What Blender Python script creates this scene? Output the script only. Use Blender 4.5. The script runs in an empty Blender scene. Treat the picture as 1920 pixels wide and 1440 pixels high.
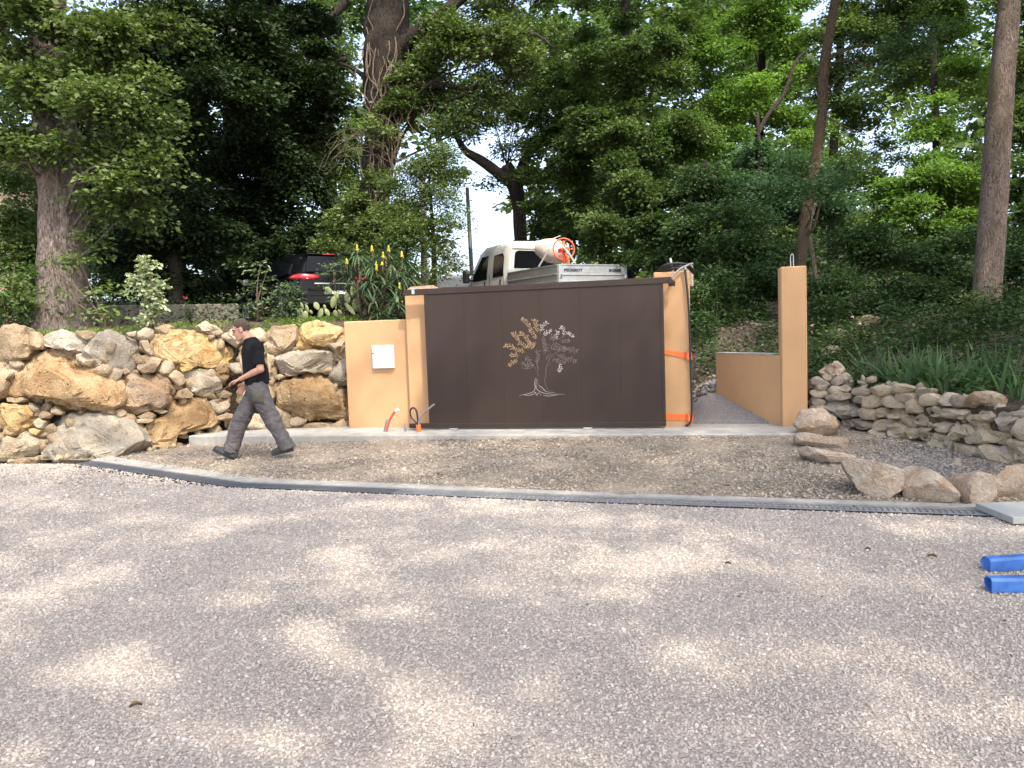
import bpy, math, random
import numpy as np
from mathutils import Vector, Matrix, Quaternion

# ------------------------------------------------------------------ camera, sky, sun, exposure
SC = bpy.context.scene
COL = SC.collection
CAM_H = 1.55
PITCH, ROLL, YAW, FPX = 0.07186, -0.03558, 0.22625, 1435.16
_cy, _sy, _cp, _sp = math.cos(YAW), math.sin(YAW), math.cos(PITCH), math.sin(PITCH)
FWD = np.array([-_sy*_cp, _cy*_cp, -_sp])
_r0 = np.array([_cy, _sy, 0.0]); _u0 = np.cross(_r0, FWD)
_c, _s = math.cos(ROLL), math.sin(ROLL)
RGT = _c*_r0 + _s*_u0
UPV = -_s*_r0 + _c*_u0
EYE = np.array([0.0, 0.0, CAM_H])
cd = bpy.data.cameras.new('camera'); cam = bpy.data.objects.new('camera', cd); COL.objects.link(cam)
cd.sensor_fit = 'HORIZONTAL'; cd.sensor_width = 36.0; cd.lens = FPX/1920*36.0
cd.clip_start = 0.05; cd.clip_end = 2000
cam.matrix_world = Matrix(((RGT[0], UPV[0], -FWD[0], EYE[0]), (RGT[1], UPV[1], -FWD[1], EYE[1]), (RGT[2], UPV[2], -FWD[2], EYE[2]), (0, 0, 0, 1)))
SC.camera = cam

SUN_DIR = np.array([0.36, -0.46, 0.815]); SUN_DIR /= np.linalg.norm(SUN_DIR)
world = bpy.data.worlds.new('World'); SC.world = world; world.use_nodes = True
wn = world.node_tree.nodes; wl = world.node_tree.links
for n in list(wn): wn.remove(n)
wo = wn.new('ShaderNodeOutputWorld'); wb = wn.new('ShaderNodeBackground'); sky = wn.new('ShaderNodeTexSky')
sky.sky_type = 'NISHITA'; sky.sun_disc = False
sky.sun_elevation = math.asin(SUN_DIR[2]); sky.sun_rotation = math.atan2(SUN_DIR[0], SUN_DIR[1])
sky.air_density = 0.8; sky.dust_density = 4.0; sky.ozone_density = 1.0
wb.inputs['Strength'].default_value = 0.15
hz = wn.new('ShaderNodeHueSaturation'); hz.inputs['Saturation'].default_value = .78; hz.inputs['Value'].default_value = 1.35   # thin bright haze in the air
wl.new(sky.outputs[0], hz.inputs['Color']); wl.new(hz.outputs[0], wb.inputs[0]); wl.new(wb.outputs[0], wo.inputs[0])
sd = bpy.data.lights.new('sun', 'SUN'); sun = bpy.data.objects.new('sun', sd); COL.objects.link(sun)
sd.energy = 1.75; sd.angle = math.radians(0.8); sd.color = (1.0, 0.93, 0.82)
sun.rotation_euler = Vector(SUN_DIR).to_track_quat('Z', 'Y').to_euler()
sun.location = (6, -8, 20)
SC.view_settings.view_transform = 'Standard'; SC.view_settings.look = 'None'
SC.view_settings.exposure = 1.54; SC.view_settings.gamma = 1.0; SC.view_settings.use_curve_mapping = False
SC.render.engine = 'CYCLES'
SC.cycles.max_bounces = 6; SC.cycles.diffuse_bounces = 3; SC.cycles.glossy_bounces = 3
SC.cycles.transmission_bounces = 4; SC.cycles.transparent_max_bounces = 6
SC.cycles.use_denoising = True

rng = np.random.default_rng(7)
random.seed(7)

# ------------------------------------------------------------------ where a photo pixel's ray meets the place
def ray(px, py):
    return FWD + RGT*((px-960)/FPX) - UPV*((py-720)/FPX)
def at_d(px, py, D):
    return EYE + ray(px, py)*D
def at_z(px, py, z):
    d = ray(px, py); return EYE + d*((z-CAM_H)/d[2])
def at_y(px, py, Y):
    d = ray(px, py); return EYE + d*(Y/d[1])
def project(P):
    d = np.asarray(P, float)-EYE
    z = d@FWD
    return 960+FPX*(d@RGT)/z, 720-FPX*(d@UPV)/z, z
def at_wall(px, py, line, batter=0.0):
    """point where the pixel's ray meets an upright (slightly leaning) face over the ground line"""
    d = ray(px, py); best = None
    for (x0, y0), (x1, y1) in zip(line[:-1], line[1:]):
        ex, ey = x1-x0, y1-y0; L = math.hypot(ex, ey); nx, ny = -ey/L, ex/L
        # plane: (P-(x0,y0)).n = batter*z
        den = d[0]*nx+d[1]*ny-batter*d[2]
        if abs(den) < 1e-9: continue
        t = (x0*nx+y0*ny+batter*CAM_H)/den
        if t <= 0: continue
        P = EYE+d*t
        u = ((P[0]-x0)*ex+(P[1]-y0)*ey)/(L*L)
        miss = max(0, -u, u-1)*L
        if best is None or miss < best[0]-1e-6: best = (miss, P, (ex/L, ey/L), (nx, ny))
    return best[1], np.array([best[2][0], best[2][1], 0.0]), np.array([best[3][0], best[3][1], 0.0])

# ------------------------------------------------------------------ object helpers
def tag(o, label=None, cat=None, group=None, kind=None):
    if label: o['label'] = label
    if cat: o['category'] = cat
    if group: o['group'] = group
    if kind: o['kind'] = kind
    return o
def empty(name, loc, label=None, cat=None, group=None, kind=None):
    o = bpy.data.objects.new(name, None); COL.objects.link(o); o.location = Vector(loc)
    o.empty_display_size = 0.1
    return tag(o, label, cat, group, kind)
def link(name, me, mats=None, parent=None, origin=None, **kw):
    """mesh given in world coordinates -> object whose origin is its parent's (or its own) base"""
    o = bpy.data.objects.new(name, me); COL.objects.link(o)
    if mats is not None:
        for m in (mats if isinstance(mats, (list, tuple)) else [mats]): me.materials.append(m)
    if parent is not None:
        o.parent = parent
        q = parent; off = Vector((0, 0, 0))
        while q is not None: off += q.location; q = q.parent
        if any(abs(c) > 0 for c in off): me.transform(Matrix.Translation(-off))
    elif origin is not None:
        o.location = Vector(origin); me.transform(Matrix.Translation(-Vector(origin)))
    return tag(o, **kw)
def np_mesh(name, V, F, smooth=False, attrs=None, mat_idx=None):
    """V (n,3); F (m,k) one face size, or list of index lists"""
    me = bpy.data.meshes.new(name)
    V = np.asarray(V, np.float32)
    if isinstance(F, np.ndarray):
        m, k = F.shape
        me.vertices.add(len(V)); me.vertices.foreach_set('co', V.ravel())
        me.loops.add(m*k); me.loops.foreach_set('vertex_index', F.astype(np.int32).ravel())
        me.polygons.add(m); me.polygons.foreach_set('loop_start', np.arange(0, m*k, k, dtype=np.int32))
        me.update(calc_edges=True)
    else:
        me.from_pydata([tuple(map(float, v)) for v in V], [], [list(map(int, f)) for f in F]); me.update()
    if smooth: me.polygons.foreach_set('use_smooth', np.ones(len(me.polygons), bool))
    if mat_idx is not None: me.polygons.foreach_set('material_index', np.asarray(mat_idx, np.int32))
    for an, (dom, arr) in (attrs or {}).items():
        a = me.attributes.new(an, 'FLOAT', dom); a.data.foreach_set('value', np.asarray(arr, np.float32))
    me.update()
    return me

class MB:
    """collects simple shapes into one mesh"""
    def __init__(s): s.V = []; s.F = []; s.n = 0; s.sm = []
    def add(s, V, F, smooth=False):
        for v in V: s.V.append(tuple(map(float, v)))
        for f in F: s.F.append([i+s.n for i in f]); s.sm.append(smooth)
        s.n += len(V); return s
    def box(s, c, h, ax=None, bev=0.0):
        """centre, half sizes, axes (3 rows), bevelled edges"""
        c = np.asarray(c, float); h = np.asarray(h, float)
        A = np.eye(3) if ax is None else np.asarray(ax, float)
        if bev <= 0:
            sg = [(-1,-1,-1),(1,-1,-1),(1,1,-1),(-1,1,-1),(-1,-1,1),(1,-1,1),(1,1,1),(-1,1,1)]
            V = [c+(np.array(q)*h)@A for q in sg]
            return s.add(V, [(0,3,2,1),(4,5,6,7),(0,1,5,4),(1,2,6,5),(2,3,7,6),(3,0,4,7)])
        b = min(bev, 0.45*min(h)); V = []; idx = {}
        for sx in (-1,1):
            for sy in (-1,1):
                for sz in (-1,1):
                    for a in range(3):
                        q = np.array([sx, sy, sz])*(h-b); q[a] = (sx, sy, sz)[a]*h[a]
                        idx[(sx,sy,sz,a)] = len(V); V.append(c+q@A)
        F = []
        for a in range(3):
            o1, o2 = (a+1)%3, (a+2)%3
            for sa in (-1,1):
                f = []
                for p, q in ((-1,-1),(1,-1),(1,1),(-1,1)):
                    k = [0,0,0]; k[a] = sa; k[o1] = p; k[o2] = q; f.append(idx[(k[0],k[1],k[2],a)])
                F.append(f if sa > 0 else f[::-1])
            for p in (-1,1):
                for q in (-1,1):      # edge running along a
                    k0 = [0,0,0]; k1 = [0,0,0]; k0[a] = -1; k1[a] = 1
                    for k in (k0, k1): k[o1] = p; k[o2] = q
                    f = [idx[(*k0,o1)], idx[(*k1,o1)], idx[(*k1,o2)], idx[(*k0,o2)]]
                    F.append(f if p*q < 0 else f[::-1])
        for sx in (-1,1):
            for sy in (-1,1):
                for sz in (-1,1):
                    f = [idx[(sx,sy,sz,0)], idx[(sx,sy,sz,1)], idx[(sx,sy,sz,2)]]
                    F.append(f if sx*sy*sz > 0 else f[::-1])
        return s.add(V, F)
    def tube(s, pts, r, k=8, caps=True, smooth=True):
        pts = [np.asarray(p, float) for p in pts]; n = len(pts)
        R = [r]*n if np.isscalar(r) else list(r)
        V = []; t0 = pts[1]-pts[0]; t0 = t0/np.linalg.norm(t0)
        a = np.array([0,0,1.0]) if abs(t0[2]) < .9 else np.array([1.0,0,0])
        u = np.cross(t0, a); u /= np.linalg.norm(u)
        for i in range(n):
            t = pts[min(i+1,n-1)]-pts[max(i-1,0)]; t = t/(np.linalg.norm(t)+1e-12)
            u = u-t*(u@t); u /= (np.linalg.norm(u)+1e-12); w = np.cross(t, u)
            for j in range(k):
                an = 2*math.pi*j/k; V.append(pts[i]+R[i]*(math.cos(an)*u+math.sin(an)*w))
        F = []
        for i in range(n-1):
            for j in range(k):
                j2 = (j+1)%k; F.append((i*k+j, i*k+j2, (i+1)*k+j2, (i+1)*k+j))
        s.add(V, F, smooth)
        if caps:
            b = s.n-len(V)
            s.F.append([b+j for j in range(k)][::-1]); s.sm.append(False)
            s.F.append([b+(n-1)*k+j for j in range(k)]); s.sm.append(False)
        return s
    def prism(s, poly, d):
        """closed polygon of 3-D points pushed along vector d"""
        P = [np.asarray(p, float) for p in poly]; d = np.asarray(d, float); n = len(P)
        V = P+[p+d for p in P]
        F = [list(range(n))[::-1], [n+i for i in range(n)]]+[(i, (i+1)%n, n+(i+1)%n, n+i) for i in range(n)]
        return s.add(V, F)
    def lathe(s, prof, c, ax, k=24, smooth=True):
        """profile [(r, t)] turned about axis ax through c"""
        c = np.asarray(c, float); ax = np.asarray(ax, float)/np.linalg.norm(ax)
        a = np.array([0,0,1.0]) if abs(ax[2]) < .9 else np.array([1.0,0,0])
        u = np.cross(ax, a); u /= np.linalg.norm(u); w = np.cross(ax, u)
        V = []; F = []
        for (r, t) in prof:
            for j in range(k):
                an = 2*math.pi*j/k; V.append(c+ax*t+r*(math.cos(an)*u+math.sin(an)*w))
        for i in range(len(prof)-1):
            for j in range(k):
                F.append((i*k+j, i*k+(j+1)%k, (i+1)*k+(j+1)%k, (i+1)*k+j))
        s.add(V, F, smooth); b = s.n-len(V)
        s.F.append([b+j for j in range(k)][::-1]); s.sm.append(False)
        s.F.append([b+(len(prof)-1)*k+j for j in range(k)]); s.sm.append(False)
        return s
    def loft(s, rings, smooth=True, caps=True):
        n = len(rings[0]); V = [p for r in rings for p in r]; F = []
        for i in range(len(rings)-1):
            for j in range(n):
                F.append((i*n+j, i*n+(j+1)%n, (i+1)*n+(j+1)%n, (i+1)*n+j))
        s.add(V, F, smooth); b = s.n-len(V)
        if caps:
            s.F.append([b+j for j in range(n)][::-1]); s.sm.append(False)
            s.F.append([b+(len(rings)-1)*n+j for j in range(n)]); s.sm.append(False)
        return s
    def mesh(s, name):
        me = bpy.data.meshes.new(name); me.from_pydata(s.V, [], s.F); me.update()
        me.polygons.foreach_set('use_smooth', np.array(s.sm, bool))
        return me
    def build(s, name, mats, parent=None, origin=None, fixn=True, **kw):
        me = s.mesh(name)
        if fixn:
            import bmesh
            bm = bmesh.new(); bm.from_mesh(me); bmesh.ops.recalc_face_normals(bm, faces=bm.faces); bm.to_mesh(me); bm.free()
        return link(name, me, mats, parent, origin, **kw)

def smooth_path(pts, n=8):
    P = [np.asarray(p, float) for p in pts]; out = []
    Q = [2*P[0]-P[1]]+P+[2*P[-1]-P[-2]]
    for i in range(1, len(Q)-2):
        for j in range(n):
            t = j/n; a, b, c, d = Q[i-1], Q[i], Q[i+1], Q[i+2]
            out.append(0.5*((2*b)+(-a+c)*t+(2*a-5*b+4*c-d)*t*t+(-a+3*b-3*c+d)*t**3))
    out.append(P[-1]); return out
def interp_r(rs, n_out):
    return list(np.interp(np.linspace(0, len(rs)-1, n_out), range(len(rs)), rs))

# ------------------------------------------------------------------ numpy noise
def _hash(ix, iy, iz, seed):
    h = (ix.astype(np.int64)*374761393+iy.astype(np.int64)*668265263+iz.astype(np.int64)*2147483647+seed*974711) & 0xffffffff
    h = ((h ^ (h >> 13))*1274126177) & 0xffffffff
    h = ((h ^ (h >> 16))*2246822519) & 0xffffffff
    return ((h ^ (h >> 15)) & 0xffff)/32767.5-1.0
def vnoise(P, seed=0):
    P = np.asarray(P, float); i = np.floor(P); f = P-i; f = f*f*(3-2*f); i = i.astype(np.int64); o = 0
    for dx in (0, 1):
        wx = f[..., 0] if dx else 1-f[..., 0]
        for dy in (0, 1):
            wy = f[..., 1] if dy else 1-f[..., 1]
            for dz in (0, 1):
                wz = f[..., 2] if dz else 1-f[..., 2]
                o = o+wx*wy*wz*_hash(i[..., 0]+dx, i[..., 1]+dy, i[..., 2]+dz, seed)
    return o
def fbm(P, seed=0, oct=4):
    P = np.asarray(P, float); o = 0; a = 0.5
    for k in range(oct): o = o+a*vnoise(P*2**k, seed+k*17); a *= .5
    return o

# ------------------------------------------------------------------ materials
def srgb(r, g, b):
    f = lambda c: (c/255/12.92) if c/255 <= .04045 else ((c/255+.055)/1.055)**2.4
    return (f(r), f(g), f(b), 1)
class NT:
    def __init__(s, name):
        s.m = bpy.data.materials.new(name); s.m.use_nodes = True; s.t = s.m.node_tree; s.N = s.t.nodes; s.L = s.t.links
        for n in list(s.N): s.N.remove(n)
        s.out = s.N.new('ShaderNodeOutputMaterial')
    def n(s, t, **kw):
        x = s.N.new('ShaderNode'+t)
        for k, v in kw.items():
            if hasattr(x, k): setattr(x, k, v)
        return x
    def l(s, a, b): s.L.new(a, b)
    def coords(s, kind='Object', scale=(1,1,1), rand=False):
        c = s.n('TexCoord'); mp = s.n('Mapping'); mp.inputs['Scale'].default_value = scale
        s.l(c.outputs[kind], mp.inputs['Vector'])
        if rand:
            oi = s.n('ObjectInfo'); mu = s.n('Math', operation='MULTIPLY'); mu.inputs[1].default_value = 37.0
            s.l(oi.outputs['Random'], mu.inputs[0]); cb = s.n('CombineXYZ')
            for i in range(3): s.l(mu.outputs[0], cb.inputs[i])
            s.l(cb.outputs[0], mp.inputs['Location'])
        return mp.outputs[0]
    def noise(s, vec, scale, detail=6, rough=.55, dist=0.0):
        x = s.n('TexNoise'); x.inputs['Scale'].default_value = scale; x.inputs['Detail'].default_value = detail
        x.inputs['Roughness'].default_value = rough; x.inputs['Distortion'].default_value = dist
        if vec is not None: s.l(vec, x.inputs['Vector'])
        return x.outputs['Fac']
    def voro(s, vec, scale, feature='F1', out='Distance', rnd=1.0):
        x = s.n('TexVoronoi', feature=feature); x.inputs['Scale'].default_value = scale; x.inputs['Randomness'].default_value = rnd
        if vec is not None: s.l(vec, x.inputs['Vector'])
        return x.outputs[out]
    def ramp(s, fac, stops, interp='LINEAR'):
        r = s.n('ValToRGB'); r.color_ramp.interpolation = interp; e = r.color_ramp.elements
        while len(e) < len(stops): e.new(0.5)
        for i, (p, c) in enumerate(stops):
            e[i].position = p; e[i].color = c if hasattr(c, '__len__') else (c, c, c, 1)
        s.l(fac, r.inputs[0]); return r.outputs[0]
    def mix(s, fac, a, b, mode='MIX'):
        x = s.n('Mix', data_type='RGBA', blend_type=mode)
        for sock, v in ((x.inputs[0], fac), (x.inputs[6], a), (x.inputs[7], b)):
            if hasattr(v, 'links'): s.l(v, sock)
            else: sock.default_value = v
        return x.outputs[2]
    def math(s, op, a, b=None):
        x = s.n('Math', operation=op)
        for sock, v in ((x.inputs[0], a), (x.inputs[1], b)):
            if v is None: continue
            if hasattr(v, 'links'): s.l(v, sock)
            else: sock.default_value = v
        return x.outputs[0]
    def bump(s, h, strength=.3, dist=.01, normal=None):
        b = s.n('Bump'); b.inputs['Strength'].default_value = strength; b.inputs['Distance'].default_value = dist
        s.l(h, b.inputs['Height'])
        if normal is not None: s.l(normal, b.inputs['Normal'])
        return b.outputs[0]
    def pbr(s, col, rough=.8, normal=None, metal=0.0, spec=.5, coat=0.0, alpha=None):
        p = s.n('BsdfPrincipled')
        for k, v in (('Base Color', col), ('Roughness', rough), ('Metallic', metal), ('Specular IOR Level', spec), ('Coat Weight', coat)):
            if hasattr(v, 'links'): s.l(v, p.inputs[k])
            else: p.inputs[k].default_value = v
        if normal is not None: s.l(normal, p.inputs['Normal'])
        s.l(p.outputs[0], s.out.inputs[0]); return p

def plain(name, col, rough=.6, metal=0.0, spec=.5, coat=0.0, nscale=30, namt=.12, bump=0.0):
    t = NT(name); v = t.coords('Object')
    f = t.noise(v, nscale, 4)
    dark = tuple(c*(1-namt) for c in col[:3])+(1,); lite = tuple(min(1, c*(1+namt)) for c in col[:3])+(1,)
    c = t.ramp(f, [(.3, dark), (.7, lite)])
    t.pbr(c, rough, t.bump(f, bump, .01) if bump else None, metal, spec, coat)
    return t.m

def mat_render(name, col):            # float-finished tinted render
    t = NT(name); v = t.coords('Object')
    a = t.noise(v, 1.3, 5, .6); b = t.noise(v, 160, 3, .6); c2 = t.noise(t.coords('Object', (6, 6, .7)), 1.6, 4, .6)
    d = tuple(x*.86 for x in col[:3])+(1,); l = tuple(min(1, x*1.1) for x in col[:3])+(1,)
    c = t.ramp(a, [(.25, d), (.75, l)])
    c = t.mix(t.math('MULTIPLY', t.ramp(c2, [(.45, 0), (.8, 1)]), .14), c, tuple(x*.72 for x in col[:3])+(1,))
    c = t.mix(t.math('MULTIPLY', b, .16), c, (.9, .7, .5, 1))
    sx = t.n('SeparateXYZ'); t.l(t.coords('Object'), sx.inputs[0]); e = t.noise(t.coords('Object', (1, 1, .4)), 5, 5)
    foot = t.math('MULTIPLY', t.ramp(t.math('ADD', sx.outputs[2], t.math('MULTIPLY', e, .22)), [(.10, 1), (.26, 0)]), .30)
    c = t.mix(foot, c, (.34, .25, .16, 1))      # splash-back of dust at the foot
    t.pbr(c, .92, t.bump(b, .35, .004, t.bump(a, .1, .02)), spec=.2)
    return t.m

def mat_stone(name, cols, pit=.5, scale=1.0):
    """limestone: two or three tones in patches, rusty staining, pits and grain"""
    t = NT(name); v = t.coords('Object', (1,1,1), rand=True)
    n1 = t.noise(v, 2.2*scale, 7, .62, .6); n2 = t.noise(v, 7*scale, 8, .65, .3); n3 = t.noise(v, 38*scale, 6, .7)
    vo = t.voro(v, 16*scale); vo2 = t.voro(v, 42*scale)
    c = t.ramp(n1, [(.28, cols[0]), (.48, cols[1]), (.7, cols[2])])
    c = t.mix(t.ramp(n2, [(.5, 0), (.72, 1)]), c, cols[3])
    hole = t.math('MULTIPLY', t.ramp(vo, [(.06, 1), (.30, 0)]), t.ramp(n2, [(.42, 0), (.62, 1)]))
    hole = t.math('MULTIPLY', hole, pit)
    c = t.mix(hole, c, tuple(x*.33 for x in cols[0][:3])+(1,))
    c = t.mix(.5, c, t.ramp(n3, [(.3, (.25,.22,.2,1)), (.7, (1,1,1,1))]), 'MULTIPLY')
    c = t.mix(t.math('MULTIPLY', t.ramp(t.noise(v, 4.2*scale, 9, .7, 1.5), [(.53, 0), (.62, 1)]), .55), c, tuple(x*.55 for x in cols[3][:3])+(1,))
    oi = t.n('ObjectInfo')
    c = t.mix(1.0, c, t.ramp(oi.outputs['Random'], [(0, (.72,.71,.70,1)), (.5, (.86,.84,.81,1)), (1, (.92,.92,.92,1))]), 'MULTIPLY')
    h = t.math('ADD', t.math('MULTIPLY', n2, .6), t.math('MULTIPLY', n3, .3))
    h = t.math('SUBTRACT', h, t.math('MULTIPLY', hole, .5))
    h = t.math('ADD', h, t.math('MULTIPLY', vo2, .15))
    t.pbr(c, .93, t.bump(h, 1.0, .05/scale), spec=.2)
    return t.m

def mat_leaf(name, dark, lite, trans=.35, rough=.55, gloss=.25):
    t = NT(name); a = t.n('Attribute', attribute_name='tone')
    c = t.ramp(a.outputs['Fac'], [(0.0, dark), (1.0, lite)])
    p = t.n('BsdfPrincipled'); t.l(c, p.inputs['Base Color']); p.inputs['Roughness'].default_value = rough
    p.inputs['Specular IOR Level'].default_value = gloss
    tr = t.n('BsdfTranslucent'); y = t.mix(1.0, c, (1.05, 1.25, .50, 1), 'MULTIPLY'); t.l(y, tr.inputs[0])
    mx = t.n('MixShader'); mx.inputs[0].default_value = trans
    t.l(p.outputs[0], mx.inputs[1]); t.l(tr.outputs[0], mx.inputs[2]); t.l(mx.outputs[0], t.out.inputs[0])
    return t.m

def mat_bark(name, c0, c1, vs=1.0, moss=None):
    t = NT(name); v = t.coords('Object', (1, 1, .10)); v2 = t.coords('Object', (1, 1, .35))
    n1 = t.noise(v, 24*vs, 7, .65, 1.2); vo = t.noise(t.coords('Object', (1, 1, .22)), 34*vs, 4, .6, 1.5); n2 = t.noise(t.coords('Object'), 3, 5)
    c = t.ramp(t.math('ADD', t.math('MULTIPLY', n1, .6), t.math('MULTIPLY', t.ramp(vo, [(.36, 0), (.56, 1)]), .4)), [(.34, c0), (.66, c1)])
    c = t.mix(t.math('MULTIPLY', n2, .5), c, tuple(x*.6 for x in c1[:3])+(1,))
    if moss is not None: c = t.mix(t.math('MULTIPLY', t.ramp(t.noise(v2, 2.6, 6), [(.5, 0), (.68, 1)]), .7), c, moss)
    h = t.math('ADD', t.ramp(n1, [(.38, 0), (.6, 1)]), t.math('MULTIPLY', t.ramp(vo, [(.36, 0), (.56, 1)]), .8))
    t.pbr(c, .95, t.bump(h, .9, .03), spec=.15)
    return t.m
# ------------------------------------------------------------------ leaves, crowns, trunks
def unit(a):
    a = np.asarray(a, float); return a/(np.linalg.norm(a, axis=-1, keepdims=True)+1e-9)
def leaf_mesh(name, C, D, N, L, W, tone, fold=.12, six=False):
    """one folded blade per row: C base point, D direction, N face normal"""
    D = unit(D); S = unit(np.cross(D, N)); N2 = np.cross(S, D)
    L = np.broadcast_to(np.asarray(L, float), (len(C),))[:, None]; W = np.broadcast_to(np.asarray(W, float), (len(C),))[:, None]
    n = len(C)
    if six:
        V = np.stack([C, C+D*L*.30+S*W*.46+N2*L*fold, C+D*L*.66+S*W*.42+N2*L*fold*.7, C+D*L-N2*L*fold, C+D*L*.66-S*W*.42+N2*L*fold*.7, C+D*L*.30-S*W*.46+N2*L*fold], 1)
        b = np.arange(n)[:, None]*6
        F = np.concatenate([b+np.array([[0, 1, 2, 3]]), b+np.array([[0, 3, 4, 5]])], 0); tone = np.concatenate([tone, tone])
        V = V.reshape(-1, 3)
    else:
        V = np.stack([C, C+D*L*.48+S*W*.5+N2*L*fold, C+D*L-N2*L*fold*.6, C+D*L*.48-S*W*.5+N2*L*fold], 1).reshape(-1, 3)
        F = np.arange(n*4).reshape(n, 4)
    return np_mesh(name, V, F, attrs={'tone': ('FACE', np.clip(tone, 0, 1))})

def clump_leaves(clumps, leaf, lai=4.5, spray=.32, per=14, gap=.0, seed=0, droop=.15, flat=.6, tone0=.45, tonev=.24, sub=.40, vflat=.72):
    """clumps: (centre, (rr, ru, rf), weight, tone shift) -> leaf arrays; radii along camera-right, up, camera-forward of the crown"""
    R = np.random.default_rng(seed); out = []
    hx = np.array([_cy, _sy, 0]); hf = np.array([-_sy, _cy, 0]); up = np.array([0, 0, 1.0])
    for (c, rad, w, ts) in clumps:
        area = math.pi*rad[0]*rad[1]; n = int(w*lai*area/(leaf*leaf*.235))
        ns = max(3, n//per)
        K = max(3, int(area/sub)); d = unit(R.normal(size=(K, 3))); kc = d*(R.random(K)**.45)[:, None]; kt = R.normal(size=K)*tonev*.55
        kw = R.random(K)*.8+.35; pick = R.choice(K, ns, p=kw/kw.sum()); sr = math.sqrt(sub)*.62*(.6+.8*R.random(K))
        d2 = unit(R.normal(size=(ns, 3)))*(R.random(ns)**.5)[:, None]*sr[pick][:, None]*np.array([1, vflat, 1])
        off = kc[pick]*.86+d2/np.array([max(rad[0], .2), max(rad[1], .2), max(rad[2], .2)])
        P = c+off[:, :1]*rad[0]*hx+off[:, 1:2]*rad[1]*up+off[:, 2:]*rad[2]*hf
        ktp = kt[pick]; P = P+fbm(P*1.3, seed+5, 2)[:, None]*np.array([.35, .35, .2])*min(1, rad[0])
        if gap > 0:
            g = fbm(P*np.array([.9, .9, 1.3])/max(.7, spray*2.2), seed+9, 3); kp = g > -0.22+gap*.5-.25; P = P[kp]; ktp = ktp[kp]
        ns = len(P)
        if ns == 0: continue
        o = unit((P-c)*np.array([1, 1, .35])+R.normal(size=(ns, 3))*.35*np.mean(rad)); o[:, 2] = o[:, 2]*.45-droop; o = unit(o)
        side = unit(np.cross(o, up+R.normal(size=(ns, 3))*.25))
        st = ts+tone0+R.normal(size=len(P))*tonev*.45+ktp
        k = per; t = np.linspace(-.5, .5, k)[None, :, None]+R.normal(size=(ns, k, 1))*.05
        sg = np.where(np.arange(k) % 2, 1.0, -1.0)[None, :, None]*(.5+.5*R.random((ns, k, 1)))
        C = P[:, None]+o[:, None]*t*spray*2+side[:, None]*sg*spray*.45+R.normal(size=(ns, k, 3))*spray*.10
        D = o[:, None]*.65+side[:, None]*sg*.9+R.normal(size=(ns, k, 3))*.25
        N = up*flat+R.normal(size=(ns, k, 3))*.55+SUN_DIR*.25
        T = st[:, None]+R.normal(size=(ns, k))*tonev*.6
        out.append((C.reshape(-1, 3), D.reshape(-1, 3), N.reshape(-1, 3), T.ravel()))
    return [np.concatenate([o[i] for o in out]) for i in range(4)]

def px_clumps(lst, dz=.9):
    """(px, py, D, rx, ry[, weight[, tone]]) pixel-sized clumps at depth D"""
    res = []
    for q in lst:
        px, py, D, rx, ry = q[:5]; w = q[5] if len(q) > 5 else 1.0; ts = q[6] if len(q) > 6 else 0.0
        s = D/FPX; res.append((at_d(px, py, D), (rx*s, ry*s, max(rx, ry)*s*dz), w, ts))
    return res

def crown(name, clumps, leaf, mat, parent=None, asp=.55, seed=0, six=False, **kw):
    skw = {k: kw.pop(k) for k in ('label', 'cat', 'kind', 'group', 'origin') if k in kw}
    C, D, N, T = clump_leaves(clumps, leaf, seed=seed, **kw)
    R = np.random.default_rng(seed+99)
    L = leaf*(.65+.7*R.random(len(C)))
    return link(name, leaf_mesh(name, C, D, N, L, L*asp, T, six=six), mat, parent, **skw)

def rough_tube(mb, pts, rad, k=18, ridge=.05, seed=0, n=6, flare=0.0):
    """bark-covered limb: uneven, ridged, flared at the foot"""
    P = smooth_path(pts, n); r = interp_r(rad, len(P))
    V = []; P = [np.asarray(p) for p in P]; u = None
    for i, p in enumerate(P):
        t = unit(P[min(i+1, len(P)-1)]-P[max(i-1, 0)])
        if u is None:
            a = np.array([0, 0, 1.0]) if abs(t[2]) < .8 else np.array([1.0, 0, 0]); u = np.cross(t, a)
        u = unit(u-t*(u@t)); w = np.cross(t, u)
        an = np.arange(k)*2*math.pi/k
        ring = np.cos(an)[:, None]*u+np.sin(an)[:, None]*w
        s = i/max(1, len(P)-1)
        fl = 1+flare*max(0, 1-s*6)**2*(1+.5*np.cos(an*5+seed))
        q = np.c_[np.cos(an)*2.2, np.sin(an)*2.2, np.full(k, i*.35)]
        nz = 1+ridge*2*vnoise(q*1.7, seed)+ridge*1.5*fbm(q*.6, seed+3, 3)
        V.append(p+ring*(r[i]*fl*nz)[:, None])
    F = []
    for i in range(len(P)-1):
        for j in range(k): F.append((i*k+j, i*k+(j+1) % k, (i+1)*k+(j+1) % k, (i+1)*k+j))
    mb.add(np.concatenate(V), F, True)
    b = mb.n-len(P)*k
    mb.F.append([b+(len(P)-1)*k+j for j in range(k)]); mb.sm.append(False)

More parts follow.
